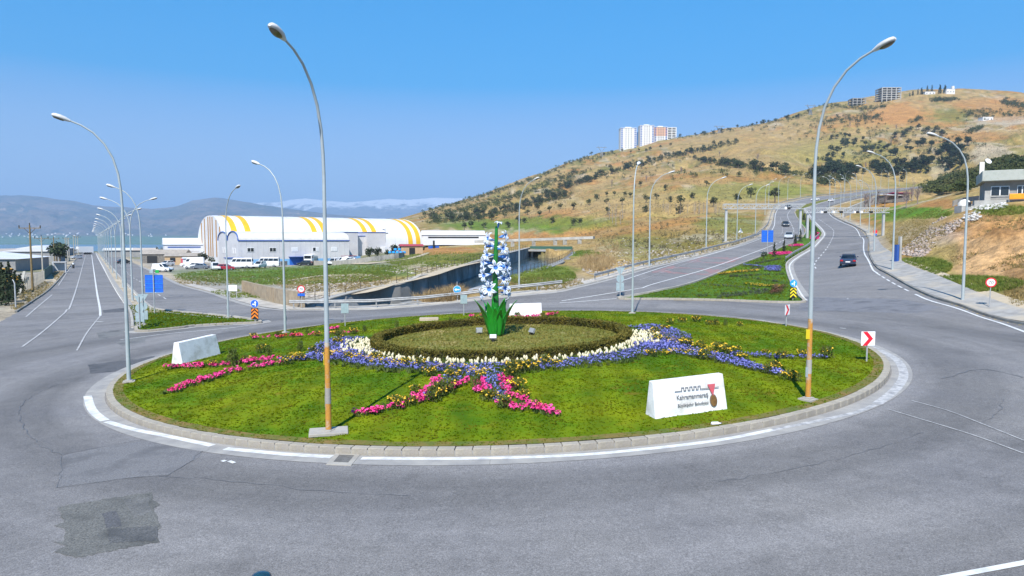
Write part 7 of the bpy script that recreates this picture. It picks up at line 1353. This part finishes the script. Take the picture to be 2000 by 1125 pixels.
# ------------------------------------------------------------------ rubble, stones, rough grass
def rock_tmpl(seed):
    random.seed(seed); v = [(random.uniform(.7, 1.2) * x, random.uniform(.7, 1.2) * y, random.uniform(.5, .95) * z) for x, y, z in ((1, 0, 0), (0, 1, 0), (-1, 0, 0), (0, -1, 0), (.2, .1, .8), (0, 0, -.6), (.7, .7, .3), (-.6, .6, .35), (-.7, -.6, .3), (.6, -.7, .35))]
    f = [(0, 6, 4), (6, 1, 4), (1, 7, 4), (7, 2, 4), (2, 8, 4), (8, 3, 4), (3, 9, 4), (9, 0, 4), (0, 5, 6), (6, 5, 1), (1, 5, 7), (7, 5, 2), (2, 5, 8), (8, 5, 3), (3, 5, 9), (9, 5, 0)]; return v, f, [0] * 16
M_RUB = mat('rubble_stone', (.42, .37, .32), (.30, .26, .22), 1.0, .9, coord='Position', c3=(.58, .55, .52), scale3=.7); M_RUBR = mat('rubble_brick', (.34, .25, .20), (.40, .33, .28), 1.3, .9, coord='Position', c3=(.50, .46, .42), scale3=.8)
def rubble(P, m, a, b, label): o = scatter('rubble', P, rock_tmpl(len(P) % 17), m, a, b, .3, zr=(.5, 1.1)); tag(o, label, kind='stuff')
rubble(np.vstack([zone(700, 550, 130, 14, 700), zone(830, 530, 80, 9, 380), zone(620, 570, 50, 12, 300), zone(880, 518, 80, 6, 160)]), M_RUB, .08, .34, 'tipped rubble and stones on the bank between factory and canal')
rubble(np.vstack([zone(600, 555, 120, 16, 260), zone(440, 545, 120, 14, 160), zone(560, 540, 160, 8, 120)]), mat('pale_stone', (.55, .52, .48), (.42, .39, .35), 1, .9, coord='Position'), .06, .2, 'pale stones strewn in the green factory meadow')
rubble(np.vstack([zone(1110, 555, 100, 10, 420), zone(1200, 520, 70, 22, 420), zone(1330, 492, 90, 18, 420), zone(1400, 462, 70, 14, 260), zone(1250, 480, 90, 16, 220)]), M_RUB, .07, .3, 'pale stones along the verge of the uphill lanes')
bp_ = zone(1815, 462, 95, 42, 4600); px_, py_ = project(bp_[:, 0], bp_[:, 1], bp_[:, 2]); k_ = np.abs((py_ - 515) + (px_ - 1760) * .86) < 24; rubble(bp_[k_], M_RUBR, .07, .30, 'slide of broken brick and stone on the right bank'); rubble(np.vstack([zone(1925, 402, 45, 8, 420), zone(1895, 420, 22, 12, 160)]), mat('white_rubble', (.58, .56, .53), (.44, .42, .39), 1.2, .9, coord='Position'), .10, .36, 'heap of white stones below the bank house')
rubble(zone(1915, 580, 22, 4, 160), mat('white_rubble', (.58, .56, .53), None), .05, .16, 'small white heap beside the right-hand 70 sign'); rubble(np.vstack([zone(1950, 500, 80, 60, 260), zone(1800, 540, 60, 12, 80)]), mat('soil_clod', (.36, .24, .13), (.26, .16, .08), 2, .95, coord='Position'), .06, .22, 'soil clods on the cut bank')
M_TG = mat('meadow_grass', (.105, .165, .016), (.17, .19, .024), .3, .85, coord='Position', trans=.2); M_TD = mat('straw_grass', (.30, .215, .09), (.20, .165, .05), .3, .9, coord='Position', trans=.2); M_REED = mat('reed', (.42, .30, .15), (.32, .22, .10), .8, .9, coord='Position', trans=.2)
def tufts(P, m, a, b, label, t=None): o = scatter('rough_grass', P, t or blade_tmpl(7, .45, .10, .28), m, a, b, .35); tag(o, label, kind='stuff')
tufts(np.vstack([zone(560, 540, 220, 16, 5200), zone(860, 508, 110, 16, 2200), zone(1055, 540, 70, 20, 2200), zone(1145, 496, 26, 7, 400), zone(690, 527, 120, 10, 1600), zone(470, 575, 70, 8, 500)]), M_TG, .35, .8, 'green rough meadow grass beyond the ring road')
tufts(np.vstack([zone(1300, 480, 160, 40, 4600), zone(1050, 556, 90, 12, 1400), zone(700, 555, 160, 18, 2600), zone(1430, 440, 70, 25, 1500), zone(1000, 463, 200, 10, 1800), zone(1150, 470, 90, 14, 900), zone(880, 528, 80, 8, 600), zone(420, 548, 90, 10, 500)]), M_TD, .3, .75, 'straw coloured dry grass on the rough ground')
tufts(np.vstack([zone(1800, 522, 60, 18, 1900), zone(1885, 556, 115, 16, 3600), zone(1960, 412, 60, 10, 900), zone(1790, 418, 70, 10, 1500)]), M_TG, .3, .75, 'green grass at the foot and top of the right bank'); tufts(np.vstack([zone(1940, 470, 120, 60, 1500), zone(1790, 460, 60, 30, 1700), zone(1990, 560, 30, 40, 400)]), M_TD, .3, .7, 'dry grass on the cut bank')
tufts(np.vstack([zone(1165, 515, 36, 16, 320), zone(1180, 480, 30, 16, 80), zone(850, 585, 50, 6, 260), zone(880, 578, 30, 5, 200)]), M_REED, .7, 1.5, 'tall tan reeds by the canal', blade_tmpl(9, .95, .05, .3))
tufts(np.vstack([zone(80, 572, 50, 22, 900), zone(120, 535, 18, 16, 400), zone(60, 600, 40, 8, 200)]), M_TD, .3, .7, 'dry verge grass along the left road')

# ------------------------------------------------------------------ lake, far plain and mountains
lk = MB(); a = [(-.80, 640), (-.57, 660), (-.50, 700), (-.44, 800), (-.42, 1100), (-.40, 1900), (-.45, 2600), (-.6, 2700), (-.9, 2700), (-1.3, 2500), (-1.5, 1200), (-1.2, 700)]; lk.poly([(u * d, d, -9.2) for u, d in a])
o = lk.build('lake', mat('lake_water', (.05, .12, .16), (.06, .14, .17), .01, .18, .2, .3, coord='Position')); tag(o, kind='structure')
def ridge_mesh(name, sky_, d0, d1, zfoot, m, seed, rows=70, px0=-900, px1=1500, n=520, amp=.16, back=.35):
    px = np.linspace(px0, px1, n); sy = np.interp(px, [q[0] for q in sky_], [q[1] for q in sky_]); u = (px - 1000) / FPX; V = []
    for i in range(rows):
        t = i / (rows - 1) * (1 + back); d = d0 + (d1 - d0) * t; top = CAMZ + (HY - sy) / FPX * d1
        s = np.where(t <= 1, t ** 1.35, np.maximum(0, 1 - (t - 1) / back * .8)) * np.ones(n)
        x = u * d; nz = (fbm(x / (d1 * .055), d / (d1 * .055) + 0 * x, seed, 5) - .5) * 2; rg = 1 - np.abs(fbm(x / (d1 * .035) + nz * .4, d / (d1 * .07) + 0 * x, seed + 7, 4) - .5) * 4
        k = math.sin(math.pi * min(t, 1)) * .9 + (.10 if t >= .85 else 0); z = zfoot + (top - zfoot) * s + (top - zfoot) * amp * (nz * .6 + rg * .6) * k
        V.append(np.c_[x, np.full(n, d), z])
    V = np.concatenate(V); F = np.array([(i * n + j, i * n + j + 1, (i + 1) * n + j + 1, (i + 1) * n + j) for i in range(rows - 1) for j in range(n - 1)])
    o = link(name, fast_mesh(name, V, F), m, smooth=True); return tag(o, kind='structure')
def mountain_mat(name, snow=None):
    m = bpy.data.materials.new(name); m.use_nodes = True; nt = m.node_tree; b = nt.nodes['Principled BSDF']; b.inputs['Roughness'].default_value = .95; b.inputs['Specular IOR Level'].default_value = .1; g = nt.nodes.new('ShaderNodeNewGeometry'); cur = None
    for sc, lo, hi, c1, c2 in ((.0022, .40, .60, (.05, .065, .05), (.16, .125, .095)), (.010, .50, .66, None, (.022, .035, .024)), (.005, .60, .70, None, (.34, .26, .19))):
        n = nd(nt, 'ShaderNodeTexNoise', Scale=sc, Detail=8.0, Roughness=.65); nt.links.new(g.outputs['Position'], n.inputs['Vector']); r = nt.nodes.new('ShaderNodeMapRange'); r.inputs['From Min'].default_value = lo; r.inputs['From Max'].default_value = hi; nt.links.new(n.outputs['Fac'], r.inputs['Value']); mx = nt.nodes.new('ShaderNodeMix'); mx.data_type = 'RGBA'; mx.inputs[7].default_value = (*c2, 1); nt.links.new(r.outputs['Result'], mx.inputs[0])
        if cur is None: mx.inputs[6].default_value = (*c1, 1)
        else: nt.links.new(cur, mx.inputs[6])
        cur = mx.outputs[2]
    sep = nt.nodes.new('ShaderNodeSeparateXYZ'); nt.links.new(g.outputs['Position'], sep.inputs[0])
    def band_(z0, z1, c, ns, sc, stretch=None):
        nonlocal cur
        n = nd(nt, 'ShaderNodeTexNoise', Scale=sc, Detail=7.0, Roughness=.7)
        if stretch: mp = nt.nodes.new('ShaderNodeMapping'); mp.inputs['Scale'].default_value = stretch; nt.links.new(g.outputs['Position'], mp.inputs['Vector']); nt.links.new(mp.outputs[0], n.inputs['Vector'])
        else: nt.links.new(g.outputs['Position'], n.inputs['Vector'])
        ad = nt.nodes.new('ShaderNodeMath'); ad.operation = 'MULTIPLY_ADD'; nt.links.new(n.outputs['Fac'], ad.inputs[0]); ad.inputs[1].default_value = ns; nt.links.new(sep.outputs[2], ad.inputs[2]); r = nt.nodes.new('ShaderNodeMapRange'); r.inputs['From Min'].default_value = z0 + ns / 2; r.inputs['From Max'].default_value = z1 + ns / 2; nt.links.new(ad.outputs[0], r.inputs['Value']); mx = nt.nodes.new('ShaderNodeMix'); mx.data_type = 'RGBA'; mx.inputs[7].default_value = (*c, 1); nt.links.new(cur, mx.inputs[6]); nt.links.new(r.outputs['Result'], mx.inputs[0]); cur = mx.outputs[2]
    if snow: band_(snow[0], snow[1], (.85, .86, .88), 900, .0028, (1.6, .6, .25))
    else: band_(60, 35, (.06, .13, .05), 36, .0025)
    nt.links.new(cur, b.inputs['Base Color']); n = nd(nt, 'ShaderNodeTexNoise', Scale=.012, Detail=8.0, Roughness=.7); nt.links.new(g.outputs['Position'], n.inputs['Vector']); bp = nd(nt, 'ShaderNodeBump', Strength=.9, Distance=25.0); nt.links.new(n.outputs['Fac'], bp.inputs['Height']); nt.links.new(bp.outputs['Normal'], b.inputs['Normal']); return m
MOUNT = ridge_mesh('mountains', [(-900, 395), (-400, 372), (0, 382), (60, 385), (100, 388), (150, 394), (185, 402), (215, 405), (250, 405), (300, 409), (345, 404), (380, 393), (420, 387), (445, 389), (490, 397), (560, 408), (650, 420), (800, 432), (1500, 455)], 5300, 8300, -10.5, mountain_mat('mountain_scrub'), 5, amp=.30)
ridge_mesh('snow_mountains', [(-900, 430), (300, 410), (440, 400), (480, 397), (545, 396), (570, 391), (600, 388), (640, 392), (680, 396), (720, 393), (760, 389), (800, 391), (850, 387), (900, 388), (960, 385), (1100, 388), (1500, 400)], 11500, 17600, -10.5, mountain_mat('mountain_snow', (760, 900)), 15, px0=-700, px1=1700, amp=.12)
vb = MB(); random.seed(3); bpy.context.view_layer.update()
for _ in range(46):
    px = random.choice([random.gauss(45, 30), random.gauss(70, 45), random.uniform(120, 330)]); a_, b_, c_ = ray(px, random.uniform(456, 464)); hit, lo_, _n, _i = MOUNT.ray_cast(Vector((0, 0, CAMZ)), Vector((float(a_), float(b_), float(c_))).normalized())
    if hit: vb.box((lo_.x, lo_.y, lo_.z + 3), (random.uniform(8, 16), 8, random.uniform(7, 13)))
tag(vb.build('far_village', M_APW), 'white specks of a village at the foot of the left mountains', kind='stuff')
# ------------------------------------------------------------------ air
hz_ = MB(); hz_.box((0, 11500, 590), (44000, 28000, 1220)); hb = hz_.build('haze', None); hm = bpy.data.materials.new('haze'); hm.use_nodes = True; nt = hm.node_tree; nt.nodes.remove(nt.nodes['Principled BSDF']); pv = nt.nodes.new('ShaderNodeVolumePrincipled'); pv.inputs['Color'].default_value = (.47, .69, 1.0, 1); pv.inputs['Density'].default_value = 1.25e-4; pv.inputs['Anisotropy'].default_value = 0.0; nt.links.new(pv.outputs[0], nt.nodes['Material Output'].inputs['Volume']); hb.data.materials.append(hm); tag(hb, 'thin blue haze in the air over the valley', kind='stuff')

# ------------------------------------------------------------------ look-alikes get their place in the row
ORD = ['first', 'second', 'third', 'fourth', 'fifth', 'sixth', 'seventh', 'eighth', 'ninth', 'tenth', 'eleventh', 'twelfth', 'thirteenth', 'fourteenth', 'fifteenth', 'sixteenth', 'seventeenth', 'eighteenth', 'nineteenth', 'twentieth', 'twenty-first', 'twenty-second', 'twenty-third', 'twenty-fourth', 'twenty-fifth', 'twenty-sixth', 'twenty-seventh', 'twenty-eighth', 'twenty-ninth', 'thirtieth']
rows_ = {}
for o in S.objects:
    if o.parent is None and 'label' in o and 'category' in o and 'group' in o: rows_.setdefault((o['group'], o['label']), []).append(o)
for (g_, l_), L_ in rows_.items():
    L_ = sorted(L_, key=lambda q: float(project(q.location.x, q.location.y, q.location.z)[0]))
    if len(L_) > 30:
        n_ = -(-len(L_) // 3)
        for k_, o in enumerate(L_): o['label'] = f'{ORD[k_ % n_]} from left, {["left", "middle", "right"][k_ // n_]} third: {l_}'
    elif 1 < len(L_) <= 30:
        for k_, o in enumerate(sorted(L_, key=lambda q: float(project(q.location.x, q.location.y, q.location.z)[0]))): o['label'] = f'{ORD[k_]} from left: {l_}'
